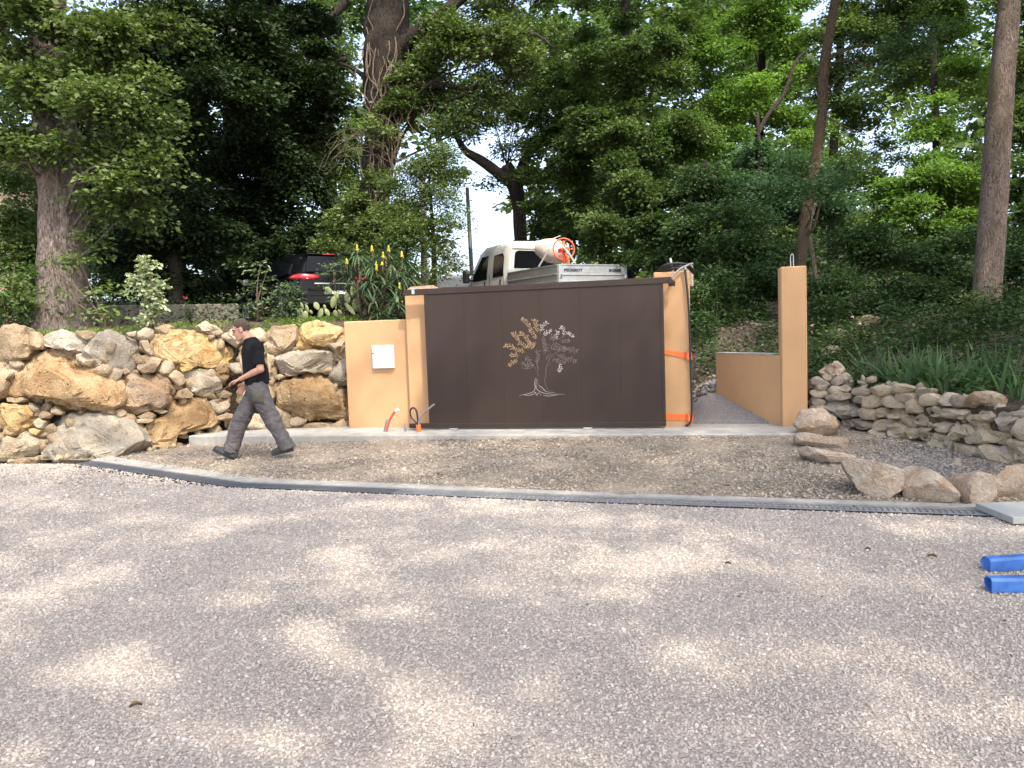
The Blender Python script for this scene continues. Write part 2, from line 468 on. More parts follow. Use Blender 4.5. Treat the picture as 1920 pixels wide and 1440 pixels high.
def limb_paths(mb, trunk_pts, clumps, r0, seed=0, kmax=24, k=6):
    """boughs from the trunk into each clump, with a few twigs"""
    R = np.random.default_rng(seed+41); T = np.array(smooth_path(trunk_pts, 5))
    for (c, rad, w, ts) in clumps[:kmax]:
        h = c[2]-np.linalg.norm((T-c)[:, :2], axis=1)*.55
        i = int(np.argmin(abs(T[:, 2]-h))); a = T[i]
        m = (a+c)/2+R.normal(size=3)*.12*np.linalg.norm(c-a)+np.array([0, 0, .08*np.linalg.norm(c-a)])
        rr = r0*(.5+.5*R.random())
        P = smooth_path([a, m, c], 5); mb.tube(P, interp_r([rr, rr*.6, rr*.22], len(P)), k, smooth=True)
        for q in range(3):
            e = c+R.normal(size=3)*np.array(rad)*.55
            P = smooth_path([(m+c)/2, (m+c+2*e)/4+R.normal(size=3)*.08, e], 3)
            mb.tube(P, interp_r([rr*.35, rr*.25, rr*.08], len(P)), 5, smooth=True)

def tree(name, label, group, path, radpx, clumps, leaf, lmat, bmat, seed=0, limbs=(), auto=True, bough=.07, ridge=.05, flare=.35, k=22, foot=None, crown_name='crown', **kw):
    """path: (px, py, D) up the trunk; radpx radii in photo pixels; clumps by pixel"""
    P = [at_d(*q) for q in path]; r = [rp*q[2]/FPX for rp, q in zip(radpx, path)]
    base = P[0].copy()
    if foot is not None:
        b = base.copy(); b[2] = foot; P = [b]+P; r = [r[0]*1.08]+r; base = b
    root = empty(name, base, label, 'tree', group)
    mb = MB(); rough_tube(mb, P, r, k=k, ridge=ridge, seed=seed, flare=flare)
    for (lp, lr) in limbs:
        rough_tube(mb, [at_d(*q) for q in lp], [a*q[2]/FPX for a, q in zip(lr, lp)], k=12, ridge=ridge, seed=seed+7)
    cl = px_clumps(clumps) if clumps and not isinstance(clumps[0][0], np.ndarray) else clumps
    if auto: limb_paths(mb, P, cl, bough, seed)
    mb.build('trunk', bmat, root, fixn=False)
    if cl: crown(crown_name, cl, leaf, lmat, root, seed=seed, **kw)
    return root

def bush(name, label, group, clumps, leaf, lmat, smat, seed=0, foot=None, cat='bush', stems=5, **kw):
    cl = px_clumps(clumps); lo = min(cl, key=lambda c: c[0][2])
    base = lo[0].copy(); base[2] = foot if foot is not None else lo[0][2]-lo[1][1]
    root = empty(name, base, label, cat, group); R = np.random.default_rng(seed+3)
    mb = MB()
    for i in range(stems):
        c = cl[i % len(cl)]; e = c[0]+R.normal(size=3)*np.array(c[1])*.45
        m = (base+e)/2+R.normal(size=3)*.06
        P = smooth_path([base+R.normal(size=3)*np.array([.05, .05, 0]), m, e], 4); mb.tube(P, interp_r([.018, .012, .004], len(P)), 5)
    mb.build('stem', smat, root, fixn=False)
    crown('foliage', cl, leaf, lmat, root, seed=seed, **kw)
    return root

# ------------------------------------------------------------------ stones
_ico = {}
def ico(n):
    if n not in _ico:
        import bmesh
        bm = bmesh.new(); bmesh.ops.create_icosphere(bm, subdivisions=n, radius=1.0)
        bm.verts.ensure_lookup_table()
        _ico[n] = (np.array([v.co[:] for v in bm.verts]), np.array([[v.index for v in f.verts] for f in bm.faces])); bm.free()
    return _ico[n]
def stone_mesh(name, P2, ax_u, ax_v, ax_n, c, depth, seed=0, sub=3, rough=.06, cuts=7, inset=1.0, blk=.5, grow=1.03, pits=0, crease=32):
    """boulder whose outline seen along ax_n is polygon P2 (metres, about c)"""
    V0, F = ico(sub); R = np.random.default_rng(seed)
    th = np.linspace(-math.pi, math.pi, 181); rad = np.zeros(181); n = len(P2)
    for i in range(n):
        p, q = P2[i], P2[(i+1) % n]; e = q-p
        dx, dy = np.cos(th), np.sin(th); den = dx*e[1]-dy*e[0]
        with np.errstate(divide='ignore', invalid='ignore'):
            t = (p[0]*e[1]-p[1]*e[0])/den; s = (p[0]*dy-p[1]*dx)/den
        ok = (t > 0) & (s >= -1e-6) & (s <= 1+1e-6) & np.isfinite(t)
        rad = np.where(ok, np.maximum(rad, t), rad)
    ker = np.array([1, 2, 3, 2, 1.])/9; rr = np.convolve(np.r_[rad[-3:-1], rad, rad[1:3]], ker, 'same')[2:-2]
    rho = np.hypot(V0[:, 0], V0[:, 1]); tv = np.arctan2(V0[:, 1], V0[:, 0])
    r = np.interp(tv, th, rr)*inset; size = rr.mean()
    inpl = r*rho**blk
    W = np.c_[inpl*np.cos(tv), inpl*np.sin(tv), depth*np.sign(V0[:, 2])*abs(V0[:, 2])**.75]
    nd = unit(np.c_[V0[:, 0], V0[:, 1], V0[:, 2]*1.2])
    for i in range(cuts):
        side = i % 4 == 3
        a = R.normal(size=3)*np.array([1, 1, .4])*(.9 if side else .55)+np.array([0, 0, .15 if side else .85]); a = a/np.linalg.norm(a)
        d = W@a; o = d.max()*((.86 if side else .68)+(.12 if side else .24)*R.random()); W = W-np.maximum(0, d-o)[:, None]*a*.94
    s0 = R.random(3)*50
    W = W+nd*(fbm(W/size*1.7+s0, seed, 4)*rough*2.2*size-abs(fbm(W/size*3.4+s0, seed+2, 3))*rough*1.5*size+fbm(W/size*9+s0, seed+4, 3)*rough*.9*size)[:, None]
    if pits:
        ok_ = np.flatnonzero(V0[:, 2] > -.2)
        for i in R.choice(ok_, min(pits, len(ok_)), replace=False):
            r = R.uniform(.02, .055)*(1+.6*(R.random() < .15)); d = np.linalg.norm((W-W[i])*np.array([.8, 1.2, 1]), axis=1); W = W-nd*(r*.75*np.exp(-(d/r)**2))[:, None]
    for k in (0, 1):           # keep the outline's full width and height after the facets
        lo, hi = P2[:, k].min(), P2[:, k].max(); a0, a1 = W[:, k].min(), W[:, k].max()
        W[:, k] = lo*grow+(W[:, k]-a0)/(a1-a0)*(hi-lo)*grow
    G = c+W[:, :1]*ax_u+W[:, 1:2]*ax_v+W[:, 2:]*ax_n
    # sharp crease look: keep smooth shading
    me = np_mesh(name, G, F, smooth=True); me.set_sharp_from_angle(angle=math.radians(crease)); return me

# ------------------------------------------------------------------ materials used by the place
M = {}
def mat_ground(name, cols, s1, s2, bumpd=.02):
    t = NT(name); v = t.coords('Object')
    vo = t.n('TexVoronoi'); vo.inputs['Scale'].default_value = s1; t.l(v, vo.inputs['Vector'])
    bw = t.n('SeparateColor'); t.l(vo.outputs['Color'], bw.inputs[0])
    n1 = t.noise(v, s2, 5)
    c = t.ramp(bw.outputs[0], [(0, cols[0]), (.5, cols[1]), (1, cols[2])])
    c = t.mix(t.ramp(n1, [(.35, 0), (.7, .55)]), c, cols[3])
    h = t.math('SUBTRACT', 1.0, vo.outputs['Distance'])
    t.pbr(c, .95, t.bump(h, .8, bumpd), spec=.2); return t.m
def mat_pebble(name, stops):
    t = NT(name); oi = t.n('ObjectInfo'); c = t.ramp(oi.outputs['Random'], stops)
    f = t.noise(t.coords('Object'), 3, 4); c = t.mix(.3, c, t.ramp(f, [(.3, (.55,.55,.55,1)), (.7, (1,1,1,1))]), 'MULTIPLY')
    t.pbr(c, .88, spec=.3); return t.m
M['gravel'] = mat_ground('lilac_gravel', [(.26,.22,.19,1), (.37,.315,.27,1), (.46,.395,.34,1), (.31,.265,.225,1)], 70, .8, .01)  # sheet darker than its stones: shade of the crevices put into the colour
M['pebble'] = mat_pebble('lilac_pebble', [(0, (.32,.28,.24,1)), (.10, (.38,.355,.305,1)), (.2, (.45,.385,.32,1)), (.45, (.485,.43,.37,1)), (.62, (.52,.465,.395,1)), (.70, (.50,.42,.355,1)), (.85, (.55,.495,.425,1)), (.95, (.60,.55,.475,1)), (1, (.74,.68,.60,1))])
M['bgravel'] = mat_ground('beige_gravel', [(.20,.163,.12,1), (.275,.23,.17,1), (.33,.28,.215,1), (.235,.188,.135,1)], 38, 1.4, .02)
M['bpebble'] = mat_pebble('beige_pebble', [(0, (.18,.148,.113,1)), (.3, (.255,.212,.162,1)), (.6, (.31,.26,.20,1)), (.85, (.37,.315,.25,1)), (1, (.50,.445,.37,1))])
M['spebble'] = mat_pebble('bank_pebble', [(0, (.06,.046,.033,1)), (.5, (.12,.095,.07,1)), (.9, (.20,.165,.125,1)), (1, (.34,.30,.25,1))])
M['dpebble'] = mat_pebble('grey_pebble', [(0, (.11,.105,.095,1)), (.5, (.21,.195,.175,1)), (1, (.38,.35,.31,1))])
M['concrete'] = plain('concrete', (.34,.325,.29), .92, spec=.2, nscale=9, namt=.16, bump=.25)
M['concrete_d'] = plain('old_concrete', (.15,.135,.11), .95, spec=.2, nscale=7, namt=.25, bump=.3)
M['render'] = mat_render('ochre_render', (.50,.29,.137))
M['soil'] = mat_ground('soil', [(.045,.034,.022,1), (.085,.063,.042,1), (.13,.098,.068,1), (.045,.040,.022,1)], 26, .9, .03)
M['path'] = mat_ground('grit_path', [(.14,.13,.125,1), (.20,.19,.185,1), (.27,.25,.24,1), (.16,.145,.13,1)], 60, 1.1, .008)
M['asphalt'] = mat_ground('worn_asphalt', [(.12,.12,.12,1), (.16,.16,.16,1), (.22,.21,.2,1), (.14,.13,.13,1)], 80, .8, .005)
M['gate'] = None
def _gate():
    t = NT('brown_coated_steel'); v = t.coords('Object'); f = t.noise(t.coords('Object', (1, 1, .25)), 1.4, 4); g = t.noise(v, 60, 3)
    c = t.ramp(f, [(.3, (.029,.0180,.0128,1)), (.7, (.040,.0250,.0178,1))])
    h = t.noise(t.coords('Object', (1, 1, .12)), 1.1, 2)
    t.pbr(c, t.math('ADD', .42, t.math('MULTIPLY', g, .14)), t.bump(h, .10, .05), spec=.35); return t.m
M['gate'] = _gate()
M['tan_backdrop'] = plain('tan_painted_backdrop', (.30,.195,.105), .5, nscale=40, namt=.2)  # emblem colours hold the lit background seen through the cut-outs
M['pale_backdrop'] = plain('pale_painted_backdrop', (.34,.31,.29), .45, nscale=40, namt=.2)
M['grey_backdrop'] = plain('grey_painted_backdrop', (.125,.10,.09), .5, nscale=40, namt=.2)
M['steel'] = plain('galvanised_steel', (.52,.53,.53), .42, metal=.7, nscale=14, namt=.12)
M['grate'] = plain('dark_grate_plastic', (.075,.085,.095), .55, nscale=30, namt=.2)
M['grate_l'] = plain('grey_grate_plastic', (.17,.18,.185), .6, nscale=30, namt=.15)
M['dark'] = plain('dark_void', (.012,.012,.012), .95)
M['white'] = plain('white_plastic', (.80,.80,.80), .4, nscale=5, namt=.03)
M['black'] = plain('black_rubber', (.018,.018,.02), .55, nscale=30)
M['greyp'] = plain('grey_conduit', (.20,.20,.20), .5, nscale=30)
M['redp'] = plain('red_conduit', (.48,.07,.07), .5, nscale=30)
M['orange'] = plain('orange_strap', (.85,.16,.035), .55, nscale=30)
M['blue'] = plain('blue_paint', (.045,.15,.46), .5, nscale=9, namt=.35)
M['slab'] = plain('grey_paver', (.33,.335,.31), .85, nscale=40, namt=.10, bump=.15)
S_CREAM = mat_stone('cream_limestone', [(.44,.36,.25,1), (.56,.48,.35,1), (.65,.57,.43,1), (.50,.37,.22,1)], .25)
S_GREY = mat_stone('grey_limestone', [(.36,.32,.25,1), (.47,.43,.35,1), (.55,.50,.42,1), (.45,.36,.25,1)], .2)
S_GOLD = mat_stone('golden_limestone', [(.55,.35,.13,1), (.66,.46,.21,1), (.70,.56,.33,1), (.48,.27,.09,1)], .35)
S_BROWN = mat_stone('pitted_brown_limestone', [(.30,.19,.09,1), (.46,.32,.17,1), (.58,.44,.27,1), (.36,.20,.085,1)], .9)
S_TAN = mat_stone('tan_limestone', [(.38,.28,.17,1), (.49,.38,.25,1), (.57,.47,.33,1), (.42,.29,.16,1)], .4)
S_PINK = mat_stone('pinkish_limestone', [(.46,.29,.18,1), (.57,.40,.28,1), (.66,.53,.41,1), (.48,.26,.13,1)], .55)
S_DRY = mat_stone('weathered_stone', [(.48,.40,.265,1), (.61,.52,.37,1), (.71,.62,.48,1), (.56,.41,.235,1)], .15, 1.6)
S_DRYG = mat_stone('grey_weathered_stone', [(.34,.29,.22,1), (.46,.40,.32,1), (.55,.49,.41,1), (.43,.34,.23,1)], .15, 1.6)
S_ROSE = mat_stone('rose_quarry_stone', [(.50,.385,.275,1), (.62,.51,.395,1), (.70,.61,.50,1), (.53,.34,.20,1)], .08, 1.2)
S_RUST = mat_stone('rusty_pitted_limestone', [(.42,.27,.15,1), (.55,.40,.255,1), (.65,.525,.38,1), (.44,.23,.11,1)], .9)

# ------------------------------------------------------------------ ground
LW = [(-14.0, 8.0), (-11.0, 8.3), (-9.2, 8.5), (-7.8, 8.8), (-7.3, 9.5), (-6.7, 10.25), (-4.6, 10.8)]      # foot of the boulder wall
RW = [(1.45, 10.45), (1.95, 10.15), (2.55, 9.15), (3.0, 8.1), (3.6, 7.0), (4.6, 5.6)]            # foot of the dry stone wall
SLAB_Z = .16
def offset_line(pts, d):
    out = []
    for i, p in enumerate(pts):
        a = np.array(pts[max(0, i-1)]); b = np.array(pts[min(len(pts)-1, i+1)]); t = (b-a)/np.linalg.norm(b-a)
        out.append(np.array(p)+np.array([-t[1], t[0]])*d)
    return out
def sstep(a, b, x):
    t = np.clip((x-a)/(b-a), 0, 1); return t*t*(3-2*t)
# yard: one sheet well past every edge in view
def yard():
    xs = np.r_[-120, -60, -30, np.arange(-16, 16.1, .5), 30, 60, 120]; ys = np.r_[-120, -60, -25, np.arange(-12, 11.1, .5)]
    X, Y = np.meshgrid(xs, ys); Z = .008*fbm(np.stack([X*.6, Y*.6, X*0], -1), 3, 3)
    Z = Z-.05*sstep(7.0, 7.6, Y)-.0
    V = np.stack([X, Y, Z], -1).reshape(-1, 3); nx = len(xs); ny = len(ys)
    F = np.array([(j*nx+i, j*nx+i+1, (j+1)*nx+i+1, (j+1)*nx+i) for j in range(ny-1) for i in range(nx-1)])
    link('gravel_yard', np_mesh('gravel_yard', V, F, True), M['gravel'], kind='structure', label='lilac grey gravel yard with dappled light across the front')
yard()
DR = [(-7.75, 8.42), (-4.72, 7.16), (-.9, 6.72), (2.4, 6.46), (4.6, 6.28)]     # centre line of the drain channel
def drain_y(x): return np.interp(x, [p[0] for p in DR], [p[1] for p in DR])
def rise(x, y):
    """level of the beige apron between drain and slab"""
    f = np.clip((y-drain_y(x)-.2)/np.maximum(.4, 9.75-drain_y(x)-.2), 0, 1)
    return .012+f*np.interp(x, [-7.5, -5.5, -3.5, -1, 1.5], [.0, .045, .09, .115, .125])
def apron():
    xs = np.linspace(-9.2, 4.2, 68); rows = 34; V = []
    for j in range(rows):
        for x in xs:
            y0 = drain_y(x)+.17; y1 = 10.6
            y = y0+(y1-y0)*j/(rows-1); V.append((x, y, rise(x, y)+.012*float(vnoise(np.array([x*3, y*3, 0]), 5))))
    n = len(xs); F = np.array([(j*n+i, j*n+i+1, (j+1)*n+i+1, (j+1)*n+i) for j in range(rows-1) for i in range(n-1)])
    link('gravel_apron', np_mesh('gravel_apron', np.array(V), F, True), M['bgravel'], kind='structure', label='beige crushed gravel apron between the drain and the gate')
apron()

# terrain behind the walls, one sheet; columns run back from the front line
LWo = [(-14, 8.46)]+[tuple(offset_line(LW, .46)[i]) for i in range(1, len(LW)-1)]+[(-4.6, 11.26)]
def upper_h(x, y):
    back = y-10.5
    left = 1.72+.11*sstep(0, 3.0, y-9.2)
    left = left-np.interp(x, [-8.2, -7.0], [.0, .22])*(1-np.clip((y-np.interp(x, [p[0] for p in LWo], [p[1] for p in LWo]))/.8, 0, 1))
    left = np.where(x > -6.2, np.minimum(left, 1.46+.35*np.clip(y-10.9, 0, 2)+1.2*sstep(-4.9, -6.2, x)), left)+.11*np.clip(y-27, 0, 45)*sstep(0, 4, -.38*y-x)
    drive = .10+1.64*sstep(.6, 7.5, back)
    path = .13+.38*np.clip(back-.05, 0, 1.25)/1.1+.95*sstep(1.5, 5.0, back)+.5*sstep(5, 12, back)
    bk = y-np.interp(x, [1.45, 3.0, 4.6, 8], [10.2, 8.1, 5.6, 3.5]); right = .60+.10*sstep(.2, 1.5, bk)+.9*sstep(1.5, 9.0, bk)+.13*np.clip(y-15, 0, 45)
    a = sstep(-4.05, -3.75, x); h = left*(1-a)+drive*a
    b = sstep(-.2, .3, x); h = h*(1-b)+path*b
    c = sstep(1.30, 1.65, x+np.clip(back, 0, 1.5)*.72); h = h*(1-c)+np.maximum(right, path)*c
    return h
def front_y(x):
    return np.where(x < -4.6, np.interp(x, [p[0] for p in LWo], [p[1] for p in LWo]), np.where(x < 1.45, 10.72, np.interp(x, [p[0] for p in RW], [p[1] for p in RW])+.28))
def terrain():
    xs = np.r_[-120, -80, -50, -35, -25, -20, -17, np.arange(-15, -4.7, .3), np.arange(-4.58, 1.6, .12), np.arange(1.7, 8, .25), 9, 10, 12, 15, 20, 28, 40, 60, 90, 120]
    ts = np.r_[0, .1, .25, .45, .7, 1.0, 1.35, 1.75, 2.2, 2.7, 3.2, 3.8, 4.5, 5.3, 6.2, 7.2, 8.5, 10, 12, 14.5, 18, 22, 28, 36, 50, 75, 120, 220, 400]
    V = [np.stack([xs, front_y(xs)-.14*(xs < -4.6), np.full(len(xs), -.3)], -1)]
    for t in ts:
        y = front_y(xs)+t; z = upper_h(xs, y)
        z = z+.05*fbm(np.stack([xs*.9, y*.9, 0*xs], -1), 8, 3)*np.minimum(1, t*2)
        # beyond the road the land falls away
        z = z-.10*np.clip(y-34, 0, 60)*sstep(-25, -8, xs)*(1-sstep(0, 10, xs))
        V.append(np.stack([xs, y, z], -1))
    V = np.concatenate(V); n = len(xs)
    F = np.array([(j*n+i, j*n+i+1, (j+1)*n+i+1, (j+1)*n+i) for j in range(len(ts)) for i in range(n-1)])
    cx = V[F].mean(1); mi = np.zeros(len(F), int)
    mi[(cx[:, 0] > -3.9) & (cx[:, 0] < -.1) & (cx[:, 1] < 40)] = 1
    mi[(cx[:, 0] > -.1) & (cx[:, 0] < 1.3) & (cx[:, 1] < 12.6)] = 2
    me = np_mesh('terrain', V, F, True, mat_idx=mi)
    link('terrain', me, [M['soil'], M['asphalt'], M['path']], kind='structure', label='earth bank and terrace rising behind the walls')
terrain()
def ground_z(x, y):
    return float(upper_h(np.array([x]), np.array([y]))[0])

# ------------------------------------------------------------------ loose gravel (nobody could count it): points carrying small stones
def pebbles(name, P, size, mat, label, seed=0, flat=.6):
    R = np.random.default_rng(seed); n = len(P)
    me = bpy.data.meshes.new(name); me.vertices.add(n); me.vertices.foreach_set('co', np.asarray(P, np.float32).ravel())
    a = me.attributes.new('turn', 'FLOAT_VECTOR', 'POINT'); rot = np.c_[R.normal(size=n)*.35, R.normal(size=n)*.35, R.random(n)*6.28]
    a.data.foreach_set('vector', rot.astype(np.float32).ravel())
    s = np.asarray(size)[:, None]*np.c_[.7+.6*R.random(n), .6+.45*R.random(n), flat*(.6+.6*R.random(n))]
    b = me.attributes.new('size', 'FLOAT_VECTOR', 'POINT'); b.data.foreach_set('vector', s.astype(np.float32).ravel())
    o = bpy.data.objects.new(name, me); COL.objects.link(o); tag(o, label, kind='stuff')
    g = bpy.data.node_groups.new(name, 'GeometryNodeTree')
    g.interface.new_socket('Geometry', in_out='INPUT', socket_type='NodeSocketGeometry'); g.interface.new_socket('Geometry', in_out='OUTPUT', socket_type='NodeSocketGeometry')
    N = g.nodes; gi = N.new('NodeGroupInput'); go = N.new('NodeGroupOutput'); ip = N.new('GeometryNodeInstanceOnPoints')
    ic = N.new('GeometryNodeMeshIcoSphere'); ic.inputs['Radius'].default_value = 1.0; ic.inputs['Subdivisions'].default_value = 1
    sp = N.new('GeometryNodeSetPosition'); nz = N.new('ShaderNodeTexNoise'); nz.inputs['Scale'].default_value = 1.1
    vm = N.new('ShaderNodeVectorMath'); vm.operation = 'SUBTRACT'; vm.inputs[1].default_value = (.5, .5, .5)
    g.links.new(nz.outputs['Color'], vm.inputs[0]); g.links.new(vm.outputs[0], sp.inputs['Offset'])
    sm = N.new('GeometryNodeSetMaterial'); sm.inputs['Material'].default_value = mat
    r = N.new('GeometryNodeInputNamedAttribute'); r.data_type = 'FLOAT_VECTOR'; r.inputs[0].default_value = 'turn'
    z = N.new('GeometryNodeInputNamedAttribute'); z.data_type = 'FLOAT_VECTOR'; z.inputs[0].default_value = 'size'
    g.links.new(ic.outputs[0], sp.inputs['Geometry']); g.links.new(sp.outputs[0], sm.inputs['Geometry'])
    g.links.new(gi.outputs[0], ip.inputs['Points']); g.links.new(sm.outputs[0], ip.inputs['Instance'])
    g.links.new(r.outputs[0], ip.inputs['Rotation']); g.links.new(z.outputs[0], ip.inputs['Scale']); g.links.new(ip.outputs[0], go.inputs[0])
    md = o.modifiers.new('stones', 'NODES'); md.node_group = g
    return o
def in_view(P, m=60):
    x, y, z = project(P); return (z > .3) & (x > -m) & (x < 1920+m) & (y > -m) & (y < 1440+m)
def scatter_yard():
    R = np.random.default_rng(11); n = 760000
    X = R.uniform(-13, 6, n); Y = R.uniform(1.9, 8.9, n)
    P = np.stack([X, Y, np.zeros(n)], -1)
    D = Y*.974-X*.224
    left_lim = np.interp(X, [p[0] for p in LW], [p[1] for p in LW])-.1
    ok = in_view(P) & (Y < drain_y(X)-.11) & (Y < left_lim) & (R.random(n) < np.clip(3.2/np.maximum(D, 1), .22, 1)**1.1)
    P = P[ok]; D = D[ok]
    s = (.0042+.0048*R.random(len(P))**2)*(1+.10*np.clip(D-3, 0, 6))
    big = R.random(len(P)) < .02; s[big] *= 1.65
    P[:, 2] = s*.25+.008*fbm(np.stack([P[:, 0]*.6, P[:, 1]*.6, 0*P[:, 0]], -1), 3, 3)
    pebbles('yard_gravel', P, s, M['pebble'], 'small lilac and grey gravel stones covering the yard', 1)
    print('yard pebbles', len(P))
scatter_yard()
def scatter_apron():
    R = np.random.default_rng(12); n = 125000
    X = R.uniform(-8.2, 3.3, n); Y = R.uniform(6.6, 10.25, n)
    lim = np.interp(X, [p[0] for p in LW], [p[1] for p in LW])
    rl = np.interp(X, [p[0] for p in RW], [p[1] for p in RW])
    pat = fbm(np.stack([X*1.1, Y*1.1, 0*X], -1), 4, 3)
    ok = (Y > drain_y(X)+.26+.05*R.normal(size=n)) & (Y < np.where(X < -7.05, lim, np.where(X > 1.4, rl, 9.74))) & (R.random(n) < np.clip(.62+pat, .2, 1))
    X, Y = X[ok], Y[ok]; n = len(X)
    s = .007+.011*R.random(n)**2.4+.008*(R.random(n) < .06)
    dk = (X > 1.75) & (Y > 7.1) & (R.random(n) < np.clip(.25+.9*sstep(2.0, 2.5, X)*(1-sstep(8.4, 9.4, Y))+pat[ok]*1.2, 0, .92))
    Z = rise(X, Y)+s*.3; P = np.stack([X, Y, Z], -1)
    pebbles('apron_gravel', P[~dk], s[~dk], M['bpebble'], 'coarse beige crushed stone in front of the gate', 2, .7)
    pebbles('pit_gravel', P[dk], s[dk]*1.05, M['dpebble'], 'grey chippings in the hollow at the foot of the dry stone wall', 3, .7)
    print('apron pebbles', n)
scatter_apron()
# ------------------------------------------------------------------ concrete footing, drain channel, kerb
f = MB(); f.box((( -7.12+1.62)/2, (9.75+10.95)/2, 0.0), ((1.62+7.12)/2, .60, .16), bev=.012)
fo = f.build('concrete_footing', M['concrete'], origin=(-2.75, 10.3, 0), label='long grey concrete footing running under the gate and its pillars', cat='footing')
k = MB(); left = []; 
def offset_line(pts, d):
    out = []
    for i, p in enumerate(pts):
        a = np.array(pts[max(0, i-1)]); b = np.array(pts[min(len(pts)-1, i+1)]); t = (b-a)/np.linalg.norm(b-a)
        out.append(np.array(p)+np.array([-t[1], t[0]])*d)
    return out
KW = [(.11, .38), (.11, .34), (.11, .24), (.11, .22), (.11, .22)]
ina = [offset_line(DR, w[0])[i] for i, w in enumerate(KW)]; oub = [offset_line(DR, w[1])[i] for i, w in enumerate(KW)]
for i in range(len(DR)-1):
    k.loft([[np.array([*ina[i], -.15]), np.array([*oub[i], -.15]), np.array([*oub[i], .022]), np.array([*ina[i], .022])],
            [np.array([*ina[i+1], -.15]), np.array([*oub[i+1], -.15]), np.array([*oub[i+1], .022]), np.array([*ina[i+1], .022])]], smooth=False, caps=(i in (0, len(DR)-2)))
k.build('concrete_kerb', M['concrete'], label='narrow pale concrete strip along the drain', kind='structure')
dr = empty('drain_channel', (-.9, 6.72, 0), 'long slotted drain channel crossing the yard between lilac and beige gravel', 'drain')
SEG = []
for (x0, y0), (x1, y1) in zip(DR[:-1], DR[1:]):
    L = math.hypot(x1-x0, y1-y0); n = max(1, round(L/1.0))
    for i in range(n): SEG.append(((x0+(x1-x0)*i/n, y0+(y1-y0)*i/n), (x0+(x1-x0)*(i+1)/n, y0+(y1-y0)*(i+1)/n)))
ch = MB()
for (a, b) in SEG:
    a = np.array([*a, 0]); b = np.array([*b, 0]); t = unit(b-a); w = np.array([-t[1], t[0], 0]); L = np.linalg.norm(b-a); A = [t, w, (0, 0, 1)]
    for s in (-1, 1): ch.box((a+b)/2+w*s*.102+np.array([0, 0, -.05]), (L/2, .008, .058), A)
    ch.box((a+b)/2+np.array([0, 0, -.11]), (L/2, .1, .005), A)
ch.build('channel_body', M['dark'], dr)
for si, (a, b) in enumerate(SEG):
    a = np.array([*a, 0]); b = np.array([*b, 0]); t = unit(b-a); w = np.array([-t[1], t[0], 0]); L = np.linalg.norm(b-a)-.006; A = [t, w, (0, 0, 1)]; c = (a+b)/2
    g = MB()
    for s in (-1, 1): g.box(c+w*s*.083+np.array([0, 0, .0]), (L/2, .0105, .011), A, .003)
    n = int(L/(.038 if c[0] < -2.2 else .044))
    for i in range(n): g.box(c+t*(-L/2+(i+.5)*L/n)+np.array([0, 0, -.001]), (.0070 if c[0] > -2.2 else .012, .073, .009), A)
    g.box(c+np.array([0, 0, -.003]), (L/2, .006, .006), A)
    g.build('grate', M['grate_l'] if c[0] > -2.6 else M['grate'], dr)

# ------------------------------------------------------------------ rendered walls, pillars and posts
YG, YP, YW = 10.30, 10.47, 10.56
def xz(px, py, Y): P = at_y(px, py, Y); return P[0], P[2]
def block(mb, x0, x1, y0, y1, z0, z1, bev=.012): mb.box(((x0+x1)/2, (y0+y1)/2, (z0+z1)/2), ((x1-x0)/2, (y1-y0)/2, (z1-z0)/2), bev=bev)
xl = xz(650, 720, YW)[0]; zt = xz(700, 601, YW)[1]
w = empty('rendered_wall', ((xl-3.9)/2, YW+.12, SLAB_Z), 'low ochre rendered wall carrying the white meter box, left of the gate', 'wall')
b = MB(); block(b, xl, -3.93, YW, YW+.28, SLAB_Z-.02, zt); b.build('wall_body', M['render'], w)
xp0 = xz(765, 700, YP)[0]; xp1 = -3.48; ztp = xz(780, 543, YP)[1]
p = empty('gate_pillar', ((xp0+xp1)/2, YP+.17, SLAB_Z), 'ochre rendered pillar behind the left end of the brown gate', 'pillar', 'rendered gate pillars')
b = MB(); block(b, xp0, xp1, YP, YP+.34, SLAB_Z-.02, ztp); b.build('shaft', M['render'], p)
b = MB(); b.loft([[np.array([xp0+.02, YP+.03, ztp]), np.array([xp1-.02, YP+.03, ztp]), np.array([xp1-.02, YP+.31, ztp]), np.array([xp0+.02, YP+.31, ztp])],
                  [np.array([xp0+.07, YP+.08, ztp+.05]), np.array([xp1-.05, YP+.08, ztp+.055]), np.array([xp1-.08, YP+.26, ztp+.05]), np.array([xp0+.07, YP+.26, ztp+.045])]], smooth=False)
b.build('mortar_cap', S_PINK, p)
xr1 = xz(1296, 700, YP)[0]; ztr = xz(1265, 509, YP)[1]
p2 = empty('gate_pillar', ((xr1-.2), YP+.17, SLAB_Z), 'ochre pillar at the right end of the gate with black conduits coiled on top', 'pillar', 'rendered gate pillars')
b = MB(); block(b, -.42, xr1, YP, YP+.34, SLAB_Z-.02, ztr); b.build('shaft', M['render'], p2)
b = MB(); block(b, xr1-.14, xr1+.055, YP+.36, YP+.50, ztr-.20, ztr+.10, .02); b.build('concrete_core', S_CREAM, p2)
xq0 = xz(1466, 700, 10.38)[0]; xq1 = xz(1514, 700, 10.38)[0]; ztq = xz(1490, 499, 10.38)[1]
p3 = empty('gate_pillar', ((xq0+xq1)/2, 10.55, SLAB_Z), 'tall free-standing ochre post with a wire hook, beside the dry stone wall', 'pillar', 'rendered gate pillars')
b = MB(); block(b, xq0, xq1, 10.38, 10.72, SLAB_Z-.02, ztq); b.build('shaft', M['render'], p3)
hk = [at_y(x, y, 10.5) for x, y in ((1483, 505), (1482, 484), (1484, 477), (1487, 479), (1488, 505))]
b = MB(); b.tube(smooth_path(hk, 5), .006, 6); b.build('wire_hook', M['steel'], p3)
